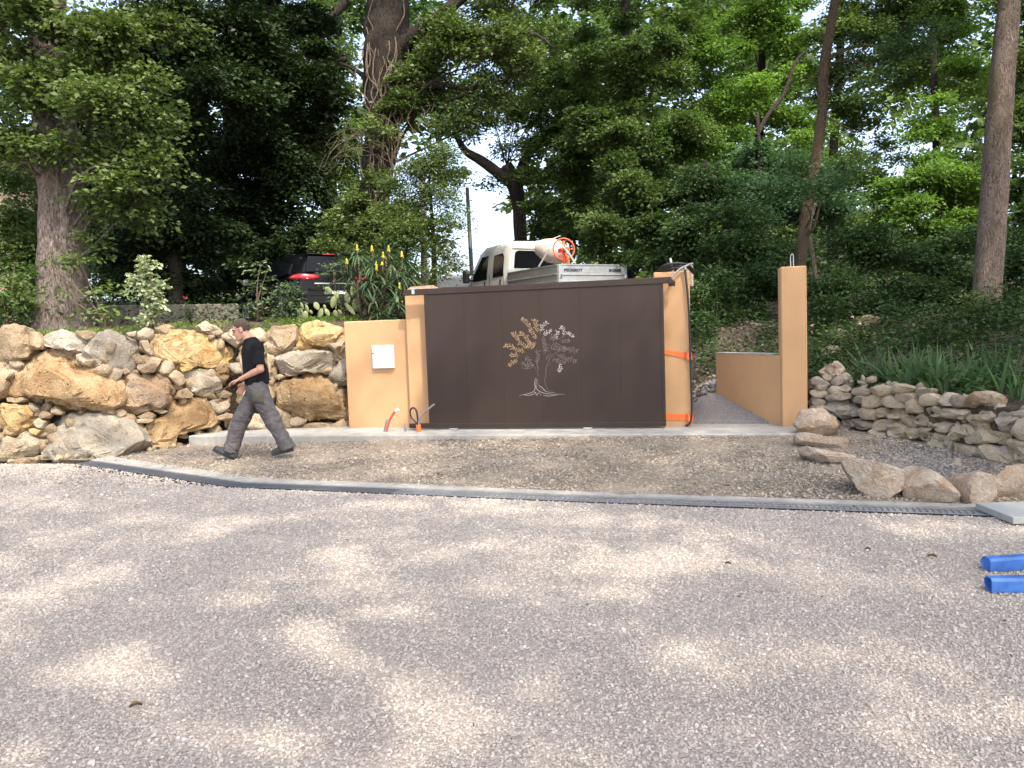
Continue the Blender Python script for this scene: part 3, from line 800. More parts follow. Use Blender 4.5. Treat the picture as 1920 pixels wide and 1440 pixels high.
lw = empty('return_wall', (.8, 11.0, .2), 'low ochre rendered wall running back from the free-standing post along the path', 'wall')
a0 = np.array([xq0+.01, 10.52]); a1 = np.array([.41, 11.62]); t = unit(a1-a0); nn = np.array([t[1], -t[0]])   # thickness to the right
if nn[0] < 0: nn = -nn
b = MB(); q = [a0, a1, a1+nn*.2, a0+nn*.2]
b.prism([np.array([*v, -.05]) for v in q], (0, 0, 1.13)); b.build('wall_body', M['render'], lw)
b = MB(); b.prism([np.array([*v, 1.081]) for v in (a0+nn*-.004+t*.16, a1+t*.006-nn*.004, a1+t*.006+nn*.205, a0+nn*.205+t*.16)], (0, 0, .018)); b.build('mortar_cap', M['concrete'], lw)
# white meter box
x0, z1 = xz(699, 648, YW); x1, z0 = xz(741, 690, YW)
mbx = empty('meter_box', ((x0+x1)/2, YW, z0), 'white square meter box on the low ochre wall', 'meter box')
b = MB(); b.box(((x0+x1)/2, YW-.022, (z0+z1)/2), ((x1-x0)/2, .022, (z1-z0)/2), bev=.006); b.build('case', M['white'], mbx)
b = MB(); b.box(((x0+x1)/2, YW-.048, (z0+z1)/2), ((x1-x0)/2-.008, .004, (z1-z0)/2-.008), bev=.003); b.build('door', M['white'], mbx)
b = MB(); b.lathe([(.011, 0), (.011, .008), (.006, .009)], (x0+.022, YW-.051, z1-.112), (0, -1, 0), 12); b.build('lock', M['black'], mbx)

# ------------------------------------------------------------------ gate
gx0 = xz(801, 700, YG)[0]; gx1 = xz(1247, 700, YG)[0]; gz0 = SLAB_Z+.03; gz1 = xz(798, 543, YG)[1]
gr = empty('sliding_gate', ((gx0+gx1)/2, YG, SLAB_Z), 'wide brown steel sliding gate with a cut tree emblem', 'gate')
ns = 6
for i in range(ns):
    xa = gx0+.04+(gx1-gx0-.08)*i/ns; xb = gx0+.04+(gx1-gx0-.08)*(i+1)/ns
    b = MB(); b.box(((xa+xb)/2, YG+.0, (gz0+gz1)/2-.01), ((xb-xa)/2-.0005, .003, (gz1-gz0)/2-.05), bev=.0006); b.build('sheet', M['gate'], gr)
b = MB(); b.box(((gx0+gx1)/2, YG+.006, (gz0+gz1)/2-.01), ((gx1-gx0)/2-.04, .0012, (gz1-gz0)/2-.05)); b.build('back_sheet', M['gate'], gr)
xa = xz(757, 547, YG)[0]; xb = xz(1259, 525, YG)[0]
b = MB(); b.box(((xa+xb)/2, YG+.02, gz1-.03), ((xb-xa)/2, .035, .042), bev=.005); b.build('top_rail', M['gate'], gr)
xa2 = xz(768, 797, YG)[0]
b = MB(); b.box(((xa2+gx1)/2, YG+.02, gz0+.025), ((gx1-xa2)/2, .035, .032), bev=.005); b.build('bottom_rail', M['gate'], gr)
for xx in (gx0+.021, gx1-.021):
    b = MB(); b.box((xx, YG+.02, (gz0+gz1)/2-.0075), (.02, .03, (gz1-gz0)/2-.0655), bev=.003); b.build('stile', M['gate'], gr)
for xx in (gx0+1.1, gx0+2.2):
    b = MB(); b.box((xx, YG+.031, (gz0+gz1)/2-.0075), (.02, .025, (gz1-gz0)/2-.0655), bev=.003); b.build('stile', M['gate'], gr)
px, pz = xz(1258, 527, YG-.02)
b = MB(); b.lathe([(.03, 0), (.035, .01), (.035, .05), (.03, .06)], (px, YG-.03, pz-.005), (0, 1, 0), 16); b.box((px+.01, YG+.02, pz-.03), (.045, .02, .035), bev=.005); b.build('end_stop', M['gate'], gr)
px, pz = xz(774, 547, YG-.03)
b = MB(); b.box((px, YG-.022, pz), (.022, .006, .035), bev=.003); b.box((px, YG-.03, pz-.025), (.018, .006, .008), bev=.002); b.box((px+.01, YG+.02, pz+.045), (.05, .02, .006), bev=.002); b.build('catch', M['steel'], gr)
for ppx in (852, 1103):
    px = xz(ppx, 803, YG)[0]
    b = MB(); b.box((px, YG-.03, SLAB_Z+.012), (.06, .035, .008), bev=.003); b.build('guide_plate', M['steel'], gr)
# the tree emblem, plates 4 mm thick, painted as the lit background behind cut-outs
def g8(x, y): return np.array(xz(900+x/8.0, 580+y/8.0, YG-.004))
def gvec(p): return np.array([p[0], YG-.0075, p[1]])
def ribbon(mb, pts, w0, w1=None):
    P = [np.array(p) for p in smooth_path([np.array([*g8(*q), 0]) for q in pts], 6)]; n = len(P); w1 = w0 if w1 is None else w1
    Lp, Rp = [], []
    for i in range(n):
        t = unit(P[min(i+1, n-1)]-P[max(i-1, 0)]); s = np.array([-t[1], t[0], 0])*(w0+(w1-w0)*i/(n-1))*(.35+.65*math.sin(math.pi*min(1, (i+1.0)/(n)*1.0)**.8) if True else 1)
        Lp.append(P[i]+s); Rp.append(P[i]-s)
    for i in range(n-1):
        q = [Lp[i], Lp[i+1], Rp[i+1], Rp[i]]; mb.prism([gvec(v[:2]) for v in q], (0, .004, 0))
def eleaf(mb, x, y, a, L, W):
    c = g8(x, y); d = np.array([math.cos(a), math.sin(a)]); s = np.array([-d[1], d[0]])
    k = .9/1000*5.0  # metres per crop pixel, about
    k = abs(g8(100, 0)[0]-g8(0, 0)[0])/100
    pts = [c-d*L*.5*k, c-d*L*.22*k+s*W*.45*k, c+d*L*.12*k+s*W*.5*k, c+d*L*.5*k, c+d*L*.12*k-s*W*.5*k, c-d*L*.22*k-s*W*.45*k]
    mb.prism([gvec(p) for p in pts], (0, .004, 0))
eT, eP, eG = MB(), MB(), MB()
trunk_lines = [[(870,740),(858,850),(872,900),(860,960),(880,1010)],[(835,1030),(820,1100),(825,1190),(790,1240),(700,1270),(640,1280),(590,1300)],[(850,1040),(840,1120),(855,1200),(940,1250),(1060,1272),(1200,1272),(1270,1275)],[(870,1040),(866,1100),(890,1180),(990,1238)],[(885,1140),(940,1180),(1000,1235),(1130,1252)],[(1065,818),(1000,850),(990,900),(985,1000),(970,1060),(985,1140),(1020,1200),(1120,1250)],[(640,1278),(720,1290),(800,1272),(830,1240),(850,1290),(880,1250),(920,1290)],[(950,1292),(1050,1300),(1180,1282)],[(885,890),(850,800),(890,700),(840,620)],[(620,872),(680,892),(760,880),(800,850),(850,915)],[(940,670),(980,650),(1010,600),(1050,520)],[(990,762),(1010,700),(1060,650)],[(1000,742),(1080,680),(1200,620),(1280,597),(1360,602),(1430,622)],[(1085,492),(1120,460),(1190,440),(1240,420),(1285,385)],[(1150,662),(1190,710),(1260,740),(1360,737)],[(1062,592),(1080,540),(1130,500),(1180,520)],[(1000,840),(1060,720),(1150,690)]]
for tl in trunk_lines:
    m = np.mean([q[0] for q in tl]); ribbon(eP if (np.mean([q[1] for q in tl]) > 1150) else eG, tl, .0030)
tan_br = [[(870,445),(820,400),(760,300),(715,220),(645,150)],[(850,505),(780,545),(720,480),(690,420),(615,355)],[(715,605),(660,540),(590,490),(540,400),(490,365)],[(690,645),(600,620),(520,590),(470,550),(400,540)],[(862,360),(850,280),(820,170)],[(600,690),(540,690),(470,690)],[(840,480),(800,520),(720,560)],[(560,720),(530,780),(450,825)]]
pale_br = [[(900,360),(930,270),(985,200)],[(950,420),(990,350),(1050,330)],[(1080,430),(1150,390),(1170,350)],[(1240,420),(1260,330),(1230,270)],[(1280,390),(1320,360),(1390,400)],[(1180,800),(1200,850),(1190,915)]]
grey_br = [[(940,400),(960,500),(980,600)],[(1200,460),(1260,480),(1320,470)],[(1200,620),(1300,590),(1430,620)],[(1160,670),(1270,730),(1420,770)],[(1090,720),(1130,760),(1260,790)],[(1100,520),(1160,540),(1260,580)],[(1050,620),(1090,590),(1180,600)],[(700,680),(720,760),(780,830)],[(640,760),(660,830),(720,850)],[(800,620),(870,660),(860,760)],[(1030,470),(1090,420),(1120,420)]]
R = random.Random(5)
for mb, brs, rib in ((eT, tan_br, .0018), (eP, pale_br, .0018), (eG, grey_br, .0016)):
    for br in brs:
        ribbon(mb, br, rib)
        P = smooth_path([np.array([*q, 0.0]) for q in br], 8); acc = 0; sd = 1
        for i in range(1, len(P)):
            acc += np.linalg.norm(P[i]-P[i-1])
            if acc > 25:
                acc = 0; t = unit(P[i]-P[i-1]); sd = -sd
                for ss, far_ in [(1, 0), (-1, 0)]+([(sd, 1)] if R.random() < .45 else []):
                    an = math.atan2(-t[1], t[0])+ss*.8+R.uniform(-.25, .25)
                    c = P[i][:2]+np.array([-t[1], t[0]])*-ss*-1*(-18)*(1)
                    off = np.array([math.cos(an), -math.sin(an)])*(24+26*far_)
                    eleaf(mb, P[i][0]+off[0], P[i][1]+off[1], an, R.uniform(26, 36), R.uniform(11, 15))
        t = unit(P[-1]-P[-2]); eleaf(mb, P[-1][0]+t[0]*15, P[-1][1]+t[1]*15, math.atan2(-t[1], t[0]), 38, 18)
eT.build('tan_leaf_emblem', M['tan_backdrop'], gr, kind='stuff', label='upper-left leaves of the tree emblem, painted tan for the lit background behind')
eP.build('pale_leaf_emblem', M['pale_backdrop'], gr, kind='stuff', label='upper-right leaves and roots of the tree emblem, painted pale for the lit background behind')
eG.build('grey_leaf_emblem', M['grey_backdrop'], gr, kind='stuff', label='trunk lines and right-hand leaves of the emblem, painted dull grey for the background behind')

# ------------------------------------------------------------------ cables, conduits, straps at the pillars
def pxpath(pts, Y, ox, oy, sc): return [at_y(ox+x/sc, oy+y/sc, Y+(q[0] if q else 0)) for (x, y, *q) in pts]
co = empty('conduit_coil', (-.1, YP+.1, ztr), 'black conduits coiled over the top of the right gate pillar and hanging down its edge', 'conduit')
b = MB()
for pts, r in (([(190,800,.2),(240,570,.1),(420,440,0),(700,380,.0),(1000,395,.05),(1150,460,.15),(1270,570,.25),(1290,680,.3)], .017), ([(230,790,.25),(310,600,.15),(500,505,.05),(750,450,.03),(980,470,.05),(1130,520,.2),(1250,640,.32)], .016), ([(260,760,.3),(420,620,.2),(600,560,.12),(760,530,.1),(950,540,.1)], .015), ([(300,820,.3),(330,700,.25),(480,600,.2),(700,540,.2),(900,500,.2)], .015)):
    P = smooth_path(pxpath(pts, YP-.03, 1220, 470, 16.0), 6); b.tube(P, r, 8)
b.build('loop', M['black'], co)
b = MB(); P = smooth_path(pxpath([(560,870,-.15),(700,720,-.1),(870,560,-.06),(1030,480,-.04),(1140,420,.0),(1260,390,.08)], YP, 1220, 470, 16.0), 6); b.tube(P, .016, 8); b.build('straight_conduit', M['greyp'], co)
b = MB(); P = smooth_path([at_y(x, y, YP-.045) for x, y in ((1284, 499), (1286, 520), (1290, 560), (1293, 615), (1295, 700), (1297, 760), (1295, 790), (1286, 799))], 6); b.tube(P, .014, 8); b.build('hanging_cable', M['black'], co)
b = MB(); c = at_y(1285, 503, YP-.05); b.box(c, (.012, .02, .02), bev=.005); b.build('cable_tie', M['slab'], co)
rod = empty('metal_stub', at_y(1261, 508, YP+.15), 'short pale pipe stub sticking up from the right gate pillar', 'pipe')
b = MB(); b.tube([at_y(1262, 509, YP+.15), at_y(1256.5, 484, YP+.15)], .016, 8); b.build('pipe', M['steel'], rod)
def strap(label, pts_front, wdt, xr, tilt):
    o = empty('strap', at_y(*pts_front[0], YP-.03), label, 'strap', 'orange straps round the right pillar')
    zl = at_y(*pts_front[0], YP-.02)[2]; P0 = at_y(*pts_front[0], YP-.02); P1 = at_y(*pts_front[-1], YP-.02)
    def band(name, z0, z1, y, w):
        m = MB(); path = [(-.34, YP+.36, z0), (-.435, YP+.3, z0), (-.435, YP-y, z0), (xr-.09, YP-y, z0+(z1-z0)*.8), (xr-.05, YP-y-.04, z1), (xr+.012, YP-y-.035, z1), (xr+.016, YP+.05, z1), (xr+.016, YP+.35, z1), (-.34, YP+.36, z1)]
        V = []; 
        for (x, yy, z) in path: V += [(x, yy, z-w), (x, yy, z+w)]
        m.add(V, [(2*i, 2*i+2, 2*i+3, 2*i+1) for i in range(len(path)-1)])
        ob = m.build(name, M['orange'], o, fixn=False); s = ob.modifiers.new('thick', 'SOLIDIFY'); s.thickness = .003
    band('upper_band', P0[2]+.015, P1[2]+.012, .006, wdt); band('lower_band', P0[2]-.012+tilt, P1[2]-.03, .010, wdt*.8)
strap('orange strap tied round the right pillar at half height', [(1247, 659), (1296, 667)], .026, xr1, .03)
strap('orange strap tied round the foot of the right pillar', [(1251, 782), (1297, 782)], .026, xr1, .0)
cb = empty('conduit_bundle', at_y(786, 808, 10.12), 'grey conduit and bent black hose rising from an orange sleeve before the gate pillar', 'conduit')
def c6(pts, Y): return smooth_path([at_y(640+x/5.14, 560+y/5.14, Y) for x, y in pts], 6)
b = MB(); b.tube(c6([(738,1230),(735,1150),(720,1075),(690,1052),(664,1080),(672,1140),(712,1185),(738,1215)], 10.12), .013, 8); b.build('black_hose', M['black'], cb)
b = MB(); b.tube(c6([(745,1240),(752,1165),(790,1110),(850,1055),(897,1018)], 10.10), .013, 8); b.build('grey_hose', M['greyp'], cb)
b = MB(); b.tube(c6([(748,1282),(746,1250),(742,1215)], 10.10), [.034]*13, 10); b.build('sleeve', M['orange'], cb)
cr = empty('conduit_bundle', at_y(725, 808, 10.1), 'red conduit with pale ends rising at the foot of the low ochre wall', 'conduit')
b = MB(); b.tube(c6([(437,1285),(442,1250),(462,1180),(500,1110),(520,1085)], 10.1), .016, 8); b.build('red_hose', M['redp'], cr)
b = MB(); b.tube(c6([(520,1086),(540,1068),(548,1062)], 10.1), .018, 8); b.tube(c6([(548,1070),(562,1078)], 10.1), .005, 6); b.build('hose_end', M['white'], cr)
b = MB(); b.tube(c6([(412,1285),(425,1225),(440,1160)], 10.14), .014, 8); b.build('grey_hose', M['greyp'], cr)
st = empty('metal_stub', at_y(760, 809, 10.12), 'small grey stub pipe standing on the footing between the conduits', 'pipe')
b = MB(); b.tube(c6([(612,1285),(612,1240),(614,1200)], 10.12), .012, 8); b.tube(c6([(628,1282),(628,1235)], 10.12), .01, 8); b.build('pipe', M['greyp'], st)

# ------------------------------------------------------------------ stones of the walls
C1 = (0, 560, 4.235); C2 = (250, 560, 4.234); C3 = (1480, 640, 4.364)
LEFT = [
(C1,S_TAN,[(-70,300),(0,215),(90,205),(180,235),(215,300),(225,400),(180,460),(60,490),(-40,500)]),(C1,S_TAN,[(215,260),(280,270),(330,340),(325,395),(240,395),(210,330)]),
(C1,S_GREY,[(330,260),(480,245),(600,275),(690,330),(705,370),(650,415),(560,425),(430,395),(340,370),(318,310)]),(C1,S_TAN,[(590,255),(700,250),(775,275),(700,325),(620,290)]),
(C1,S_GREY,[(770,270),(900,240),(990,265),(1100,330),(1145,400),(1090,520),(1040,585),(960,575),(840,550),(740,490),(690,420),(720,350)]),(C1,S_CREAM,[(1010,270),(1085,255),(1085,300),(1030,298)]),
(C1,S_CREAM,[(1100,260),(1160,228),(1245,250),(1235,300),(1140,330),(1095,300)]),(C1,S_CREAM,[(1120,335),(1180,330),(1225,430),(1200,450),(1150,400)]),(C1,S_TAN,[(1240,225),(1330,200),(1400,235),(1330,280),(1255,285)]),
(C2,S_GOLD,[(130,330),(260,270),(420,245),(560,270),(650,300),(740,340),(830,400),(840,460),(760,510),(650,540),(500,555),(400,570),(320,530),(240,470),(160,420)]),
(C1,S_CREAM,[(600,440),(660,420),(740,460),(785,510),(730,552),(660,530),(610,490)]),(C1,S_TAN,[(1100,540),(1140,460),(1190,440),(1290,490),(1250,580),(1160,585)]),(C1,S_CREAM,[(1270,560),(1290,510),(1340,490),(1390,540),(1340,590),(1290,600)]),
(C1,S_BROWN,[(45,720),(130,610),(190,480),(260,395),(420,400),(560,430),(650,500),(760,570),(860,640),(905,740),(890,840),(760,870),(560,905),(380,870),(270,850),(200,800),(60,780)]),
(C1,S_TAN,[(755,560),(800,530),(870,590),(860,615),(800,600)]),(C1,S_CREAM,[(862,565),(930,535),(980,580),(950,640),(890,655),(868,610)]),(C1,S_TAN,[(970,558),(1010,550),(1035,580),(990,602)]),
(C1,S_RUST,[(915,740),(950,640),(1040,590),(1200,585),(1310,610),(1400,680),(1430,720),(1390,820),(1300,865),(1180,880),(1100,920),(1040,930),(980,890),(910,850)]),
(C1,S_TAN,[(-60,500),(60,510),(130,560),(120,610),(60,660),(40,740),(0,780),(-70,780)]),(C1,S_CREAM,[(60,490),(120,470),(165,520),(130,555),(75,525)]),(C1,S_TAN,[(40,785),(180,785),(195,815),(120,828),(45,815)]),
(C1,S_GOLD,[(-40,840),(60,825),(190,835),(270,890),(285,950),(220,1020),(120,1080),(50,1085),(0,1050),(-50,1000)]),(C1,S_CREAM,[(200,825),(260,840),(310,880),(300,908),(260,882)]),(C1,S_TAN,[(300,920),(350,885),(395,920),(370,950),(310,948)]),(C1,S_TAN,[(395,870),(440,858),(488,900),(470,922),(410,912)]),
(C1,S_CREAM,[(260,1000),(300,950),(350,980),(330,1028),(270,1030)]),(C1,S_GOLD,[(215,1040),(260,1030),(318,1045),(280,1085),(240,1072)]),
(C1,S_GREY,[(285,1080),(370,960),(480,930),(680,915),(860,910),(960,960),(1040,1080),(1065,1150),(1020,1210),(900,1260),(760,1285),(640,1280),(540,1325),(470,1340),(380,1300),(310,1200)]),
(C1,S_CREAM,[(0,1090),(110,1100),(200,1050),(270,1110),(292,1150),(260,1230),(150,1265),(50,1290),(-20,1260),(-60,1180)]),(C1,S_TAN,[(70,1300),(200,1248),(300,1250),(335,1290),(270,1330),(120,1345)]),(C1,S_CREAM,[(530,1330),(600,1280),(660,1265),(685,1290),(600,1340)]),(C1,S_CREAM,[(668,1255),(725,1248),(728,1295),(680,1302)]),
(C1,S_TAN,[(848,870),(880,853),(918,885),(905,922),(860,907)]),(C1,S_TAN,[(918,890),(960,873),(1004,895),(1002,937),(945,942),(918,917)]),(C1,S_TAN,[(973,945),(1040,928),(1092,960),(1070,992),(1000,997)]),(C1,S_TAN,[(1018,1000),(1090,978),(1152,990),(1135,1060),(1100,1128),(1050,1117),(1020,1050)]),(C1,S_TAN,[(1108,930),(1180,898),(1244,920),(1230,957),(1140,957)]),(C1,S_TAN,[(1088,957),(1180,943),(1224,965),(1180,988),(1100,984)]),(C1,S_CREAM,[(1228,885),(1290,878),(1334,895),(1290,914)]),
(C2,S_BROWN,[(20,1200),(60,1110),(170,960),(280,900),(280,840),(340,800),(560,785),(630,830),(655,900),(655,990),(560,1040),(500,1050),(370,1100),(340,1190),(200,1225),(80,1235)]),
(C2,S_TAN,[(265,600),(320,560),(400,600),(420,660),(370,692),(310,640)]),(C2,S_CREAM,[(400,590),(520,560),(640,570),(700,680),(715,720),(640,782),(560,780),(480,740),(430,680)]),(C2,S_TAN,[(340,790),(370,730),(430,710),(475,760),(460,787)]),(C2,S_BROWN,[(635,570),(740,520),(800,560),(805,610),(730,642),(660,620)]),(C2,S_CREAM,[(740,520),(850,505),(880,580),(810,592)]),(C2,S_TAN,[(668,740),(720,728),(785,760),(740,788),(690,782)]),(C2,S_CREAM,[(618,815),(690,780),(778,775),(770,850),(700,908),(660,900)]),(C2,S_TAN,[(658,940),(740,905),(800,920),(780,962),(680,962)]),
(C2,S_CREAM,[(715,1035),(750,930),(850,910),(1000,905),(1050,970),(1060,1045),(900,1055)]),(C2,S_CREAM,[(520,210),(590,168),(680,215),(725,260),(640,288),(560,250)]),(C2,S_CREAM,[(690,300),(760,235),(840,250),(850,330),(800,380)]),(C2,S_CREAM,[(905,260),(1000,230),(1040,280),(1050,335),(940,335)]),
(C2,S_TAN,[(1020,290),(1100,215),(1280,205),(1268,330),(1200,420),(1100,455),(1050,400),(1035,330)]),(C2,S_GOLD,[(1270,290),(1310,190),(1400,170),(1520,185),(1640,230),(1620,310),(1540,380),(1440,400),(1330,412),(1270,370)]),(C2,S_TAN,[(1550,370),(1610,300),(1690,290),(1690,480),(1600,460)]),
(C2,S_GREY,[(1115,530),(1140,470),(1200,430),(1400,410),(1560,390),(1575,480),(1570,570),(1440,585),(1250,587),(1140,590)]),(C2,S_GREY,[(1545,630),(1580,560),(1630,490),(1700,500),(1700,675),(1620,680)]),
(C2,S_BROWN,[(1100,670),(1180,640),(1340,585),(1520,610),(1700,700),(1710,850),(1700,955),(1500,942),(1380,958),(1240,920),(1180,890),(1110,840)]),(C2,S_TAN,[(1048,440),(1100,450),(1122,550),(1110,650),(1055,600)]),(C2,S_CREAM,[(1240,955),(1290,940),(1364,965),(1320,1005),(1250,1010)]),(C2,S_TAN,[(1315,1025),(1400,985),(1560,980),(1575,1035),(1440,1045)]),(C2,S_TAN,[(1560,1010),(1660,960),(1720,1030),(1575,1045)]),(C2,S_TAN,[(1118,612),(1160,598),(1204,620),(1150,645)]),(C2,S_TAN,[(1198,590),(1280,585),(1294,607),(1220,618)]),(C2,S_TAN,[(1175,905),(1240,930),(1255,1035),(1190,1040)]),(C2,S_CREAM,[(1060,850),(1110,845),(1180,895),(1160,960),(1075,940)]),(C2,S_TAN,[(850,470),(1000,450),(1050,520),(1040,640),(900,640)]),(C2,S_TAN,[(860,650),(1040,650),(1100,760),(1050,860),(900,880),(800,800)]),
(C1,S_TAN,[(-330,240),(-90,230),(-80,480),(-300,520)]),(C1,S_GREY,[(-420,540),(-90,520),(-90,800),(-380,840)]),(C1,S_CREAM,[(-400,860),(-70,860),(-80,1080),(-380,1100)]),(C1,S_BROWN,[(-420,1110),(-80,1110),(-60,1290),(-400,1310)]),
]
RIGHT = [
(S_ROSE,[(215,250),(260,200),(355,165),(415,220),(390,280),(310,322),(250,290)]),(S_DRYG,[(160,330),(230,290),(320,350),(290,372),(200,352)]),(S_DRYG,[(328,342),(390,280),(465,300),(440,342),(380,367)]),(S_DRYG,[(178,372),(230,333),(297,365),(290,402),(220,402)]),(S_DRY,[(298,402),(350,360),(422,380),(440,417),(370,432),(310,427)]),(S_DRYG,[(408,377),(450,353),(492,390),(470,422),(428,412)]),(S_DRY,[(168,400),(240,388),(297,420),(260,457),(200,457),(168,432)]),(S_DRYG,[(283,452),(350,428),(480,423),(497,460),(420,487),(320,482)]),(S_DRYG,[(165,452),(220,458),(282,490),(270,527),(188,527)]),
(S_GREY,[(268,512),(300,483),(420,488),(552,520),(572,600),(480,622),(410,632),(360,580),(300,550)]),(S_DRYG,[(488,402),(560,378),(642,420),(600,447),(520,442)]),(S_DRYG,[(498,472),(560,438),(642,450),(600,502),(510,502)]),(S_DRY,[(563,542),(620,468),(690,428),(747,460),(740,512),(660,542)]),(S_DRY,[(638,402),(720,358),(792,365),(817,415),(780,452),(700,437)]),(S_DRY,[(733,492),(790,438),(850,468),(932,530),(860,547),(760,532)]),(S_DRY,[(813,402),(890,348),(960,368),(1007,420),(900,432),(840,432)]),(S_DRY,[(843,452),(900,418),(1000,428),(1042,470),(960,502),(880,482)]),
(S_DRY,[(553,552),(620,538),(692,560),(660,642),(580,622)]),(S_DRY,[(657,592),(720,538),(820,528),(912,550),(905,622),(820,637),(680,622)]),(S_DRY,[(913,562),(940,508),(1010,478),(1057,520),(1050,592),(960,582)]),(S_DRYG,[(1033,392),(1090,373),(1152,390),(1130,442),(1050,452)]),(S_DRY,[(1043,502),(1070,438),(1150,428),(1202,470),(1190,517),(1060,527)]),(S_ROSE,[(1198,482),(1260,418),(1312,430),(1322,520),(1240,527)]),(S_DRYG,[(1298,502),(1340,438),(1422,480),(1422,532),(1310,537)]),(S_TAN,[(1413,452),(1450,418),(1560,408),(1632,440),(1642,510),(1600,547),(1460,552),(1418,510)]),
(S_DRY,[(1048,572),(1090,533),(1240,528),(1380,538),(1437,550),(1400,612),(1260,647),(1150,642)]),(S_DRY,[(903,642),(940,588),(1030,588),(1102,630),(1070,692),(960,702),(913,682)]),(S_DRY,[(657,662),(760,633),(870,648),(932,700),(915,772),(850,787),(740,742),(668,702)]),(S_DRYG,[(398,682),(460,628),(560,638),(662,680),(650,717),(540,722),(440,702)]),(S_DRY,[(1063,692),(1110,648),(1282,660),(1260,742),(1160,747),(1068,737)]),(S_DRY,[(1363,602),(1380,563),(1422,560),(1415,632),(1380,637)]),(S_DRY,[(1418,602),(1440,553),(1642,550),(1652,620),(1560,692),(1480,702)]),(S_DRYG,[(1608,622),(1660,558),(1880,568),(1925,600),(1850,682),(1790,752),(1720,742),(1650,692)]),
(S_DRY,[(928,722),(990,698),(1132,750),(1132,822),(1060,832),(960,792)]),(S_DRY,[(1258,722),(1300,638),(1422,645),(1477,740),(1430,822),(1330,822),(1268,772)]),(S_DRY,[(1418,822),(1500,698),(1600,678),(1702,740),(1772,790),(1690,872),(1600,862),(1480,842)]),(S_DRY,[(553,802),(600,728),(680,713),(772,770),(772,870),(680,882),(590,887)]),(S_DRYG,[(338,742),(390,688),(480,708),(562,760),(562,822),(440,822),(360,782)]),(S_DRY,[(768,792),(880,788),(1082,830),(1092,962),(1000,987),(900,922),(790,852)]),(S_DRY,[(1083,882),(1140,758),(1220,753),(1292,820),(1302,962),(1220,977),(1090,972)]),(S_DRY,[(1308,832),(1420,838),(1532,870),(1572,962),(1420,985),(1320,952)]),(S_DRY,[(1528,872),(1600,848),(1720,898),(1812,990),(1780,1065),(1670,1105),(1590,1032),(1558,942)]),(S_DRY,[(1708,852),(1780,808),(1962,830),(1962,985),(1850,995),(1758,922)]),(S_DRY,[(1798,752),(1850,648),(1962,620),(1962,802),(1850,802)]),(S_DRYG,[(1408,1000),(1560,970),(1582,1065),(1470,1075)]),
(S_DRY,[(1820,1000),(2000,1000),(2010,1120),(1840,1110)]),(S_DRY,[(1970,640),(2140,650),(2140,810),(1970,800)]),(S_DRY,[(1970,820),(2160,830),(2150,990),(1970,980)]),(S_DRYG,[(300,630),(370,640),(400,690),(340,740),(280,700)]),(S_DRY,[(160,530),(280,530),(310,580),(230,600),(160,590)]),
]
def wall_stone(name, mat, pts, org, line, parent, batter, seed, dfac=.45, sub=3):
    q = [(org[0]+x/org[2], org[1]+y/org[2]) for x, y in pts]
    cx = sum(p[0] for p in q)/len(q); cy = sum(p[1] for p in q)/len(q)
    c, e, n = at_wall(cx, cy, line, batter)
    v = unit(np.array([n[0]*batter, n[1]*batter, 1.0])); nn = unit(np.cross(e, v))        # outward
    P2 = []
    for (x, y) in q:
        d = ray(x, y); t = ((c-EYE)@nn)/(d@nn); P = EYE+d*t-c; P2.append([P@e, P@v])
    P2 = np.array(P2); size = math.sqrt(max(1e-4, abs(np.sum(P2[:, 0]*np.roll(P2[:, 1], -1)-P2[:, 1]*np.roll(P2[:, 0], -1))/2)))
    if np.sum(P2[:, 0]*np.roll(P2[:, 1], -1)-P2[:, 1]*np.roll(P2[:, 0], -1)) < 0: P2 = P2[::-1]
    dep = min(.42, dfac*size+.03); sub = 5 if size > .72 else 4 if size > .30 else 3
    flat_ = line is RW
    me = stone_mesh(name, P2, e, v, nn, c-nn*dep*.55, dep, seed, sub, rough=.075 if size > .3 else .06, cuts=13 if flat_ else 10, blk=.30 if flat_ else .38, grow=1.12 if flat_ else 1.10, pits=(90 if mat in (S_BROWN, S_RUST) else 45 if mat is S_GOLD else 14) if size > .2 else 0)
    return link(name, me, mat, parent), c, size
def core(name, line, zt, off, parent, mat):
    pts = np.array(line); b = MB()
    for i in range(len(pts)-1):
        a, c = pts[i], pts[i+1]; t = unit(c-a); n = np.array([-t[1], t[0]])
        b.prism([np.array([*(a+n*off), -.1]), np.array([*(c+n*off), -.1]), np.array([*(c+n*(off+.3)), zt[i+1]]), np.array([*(a+n*(off+.3)), zt[i]])], (n[0]*.25, n[1]*.25, 0))
    return b.build(name, mat, parent)
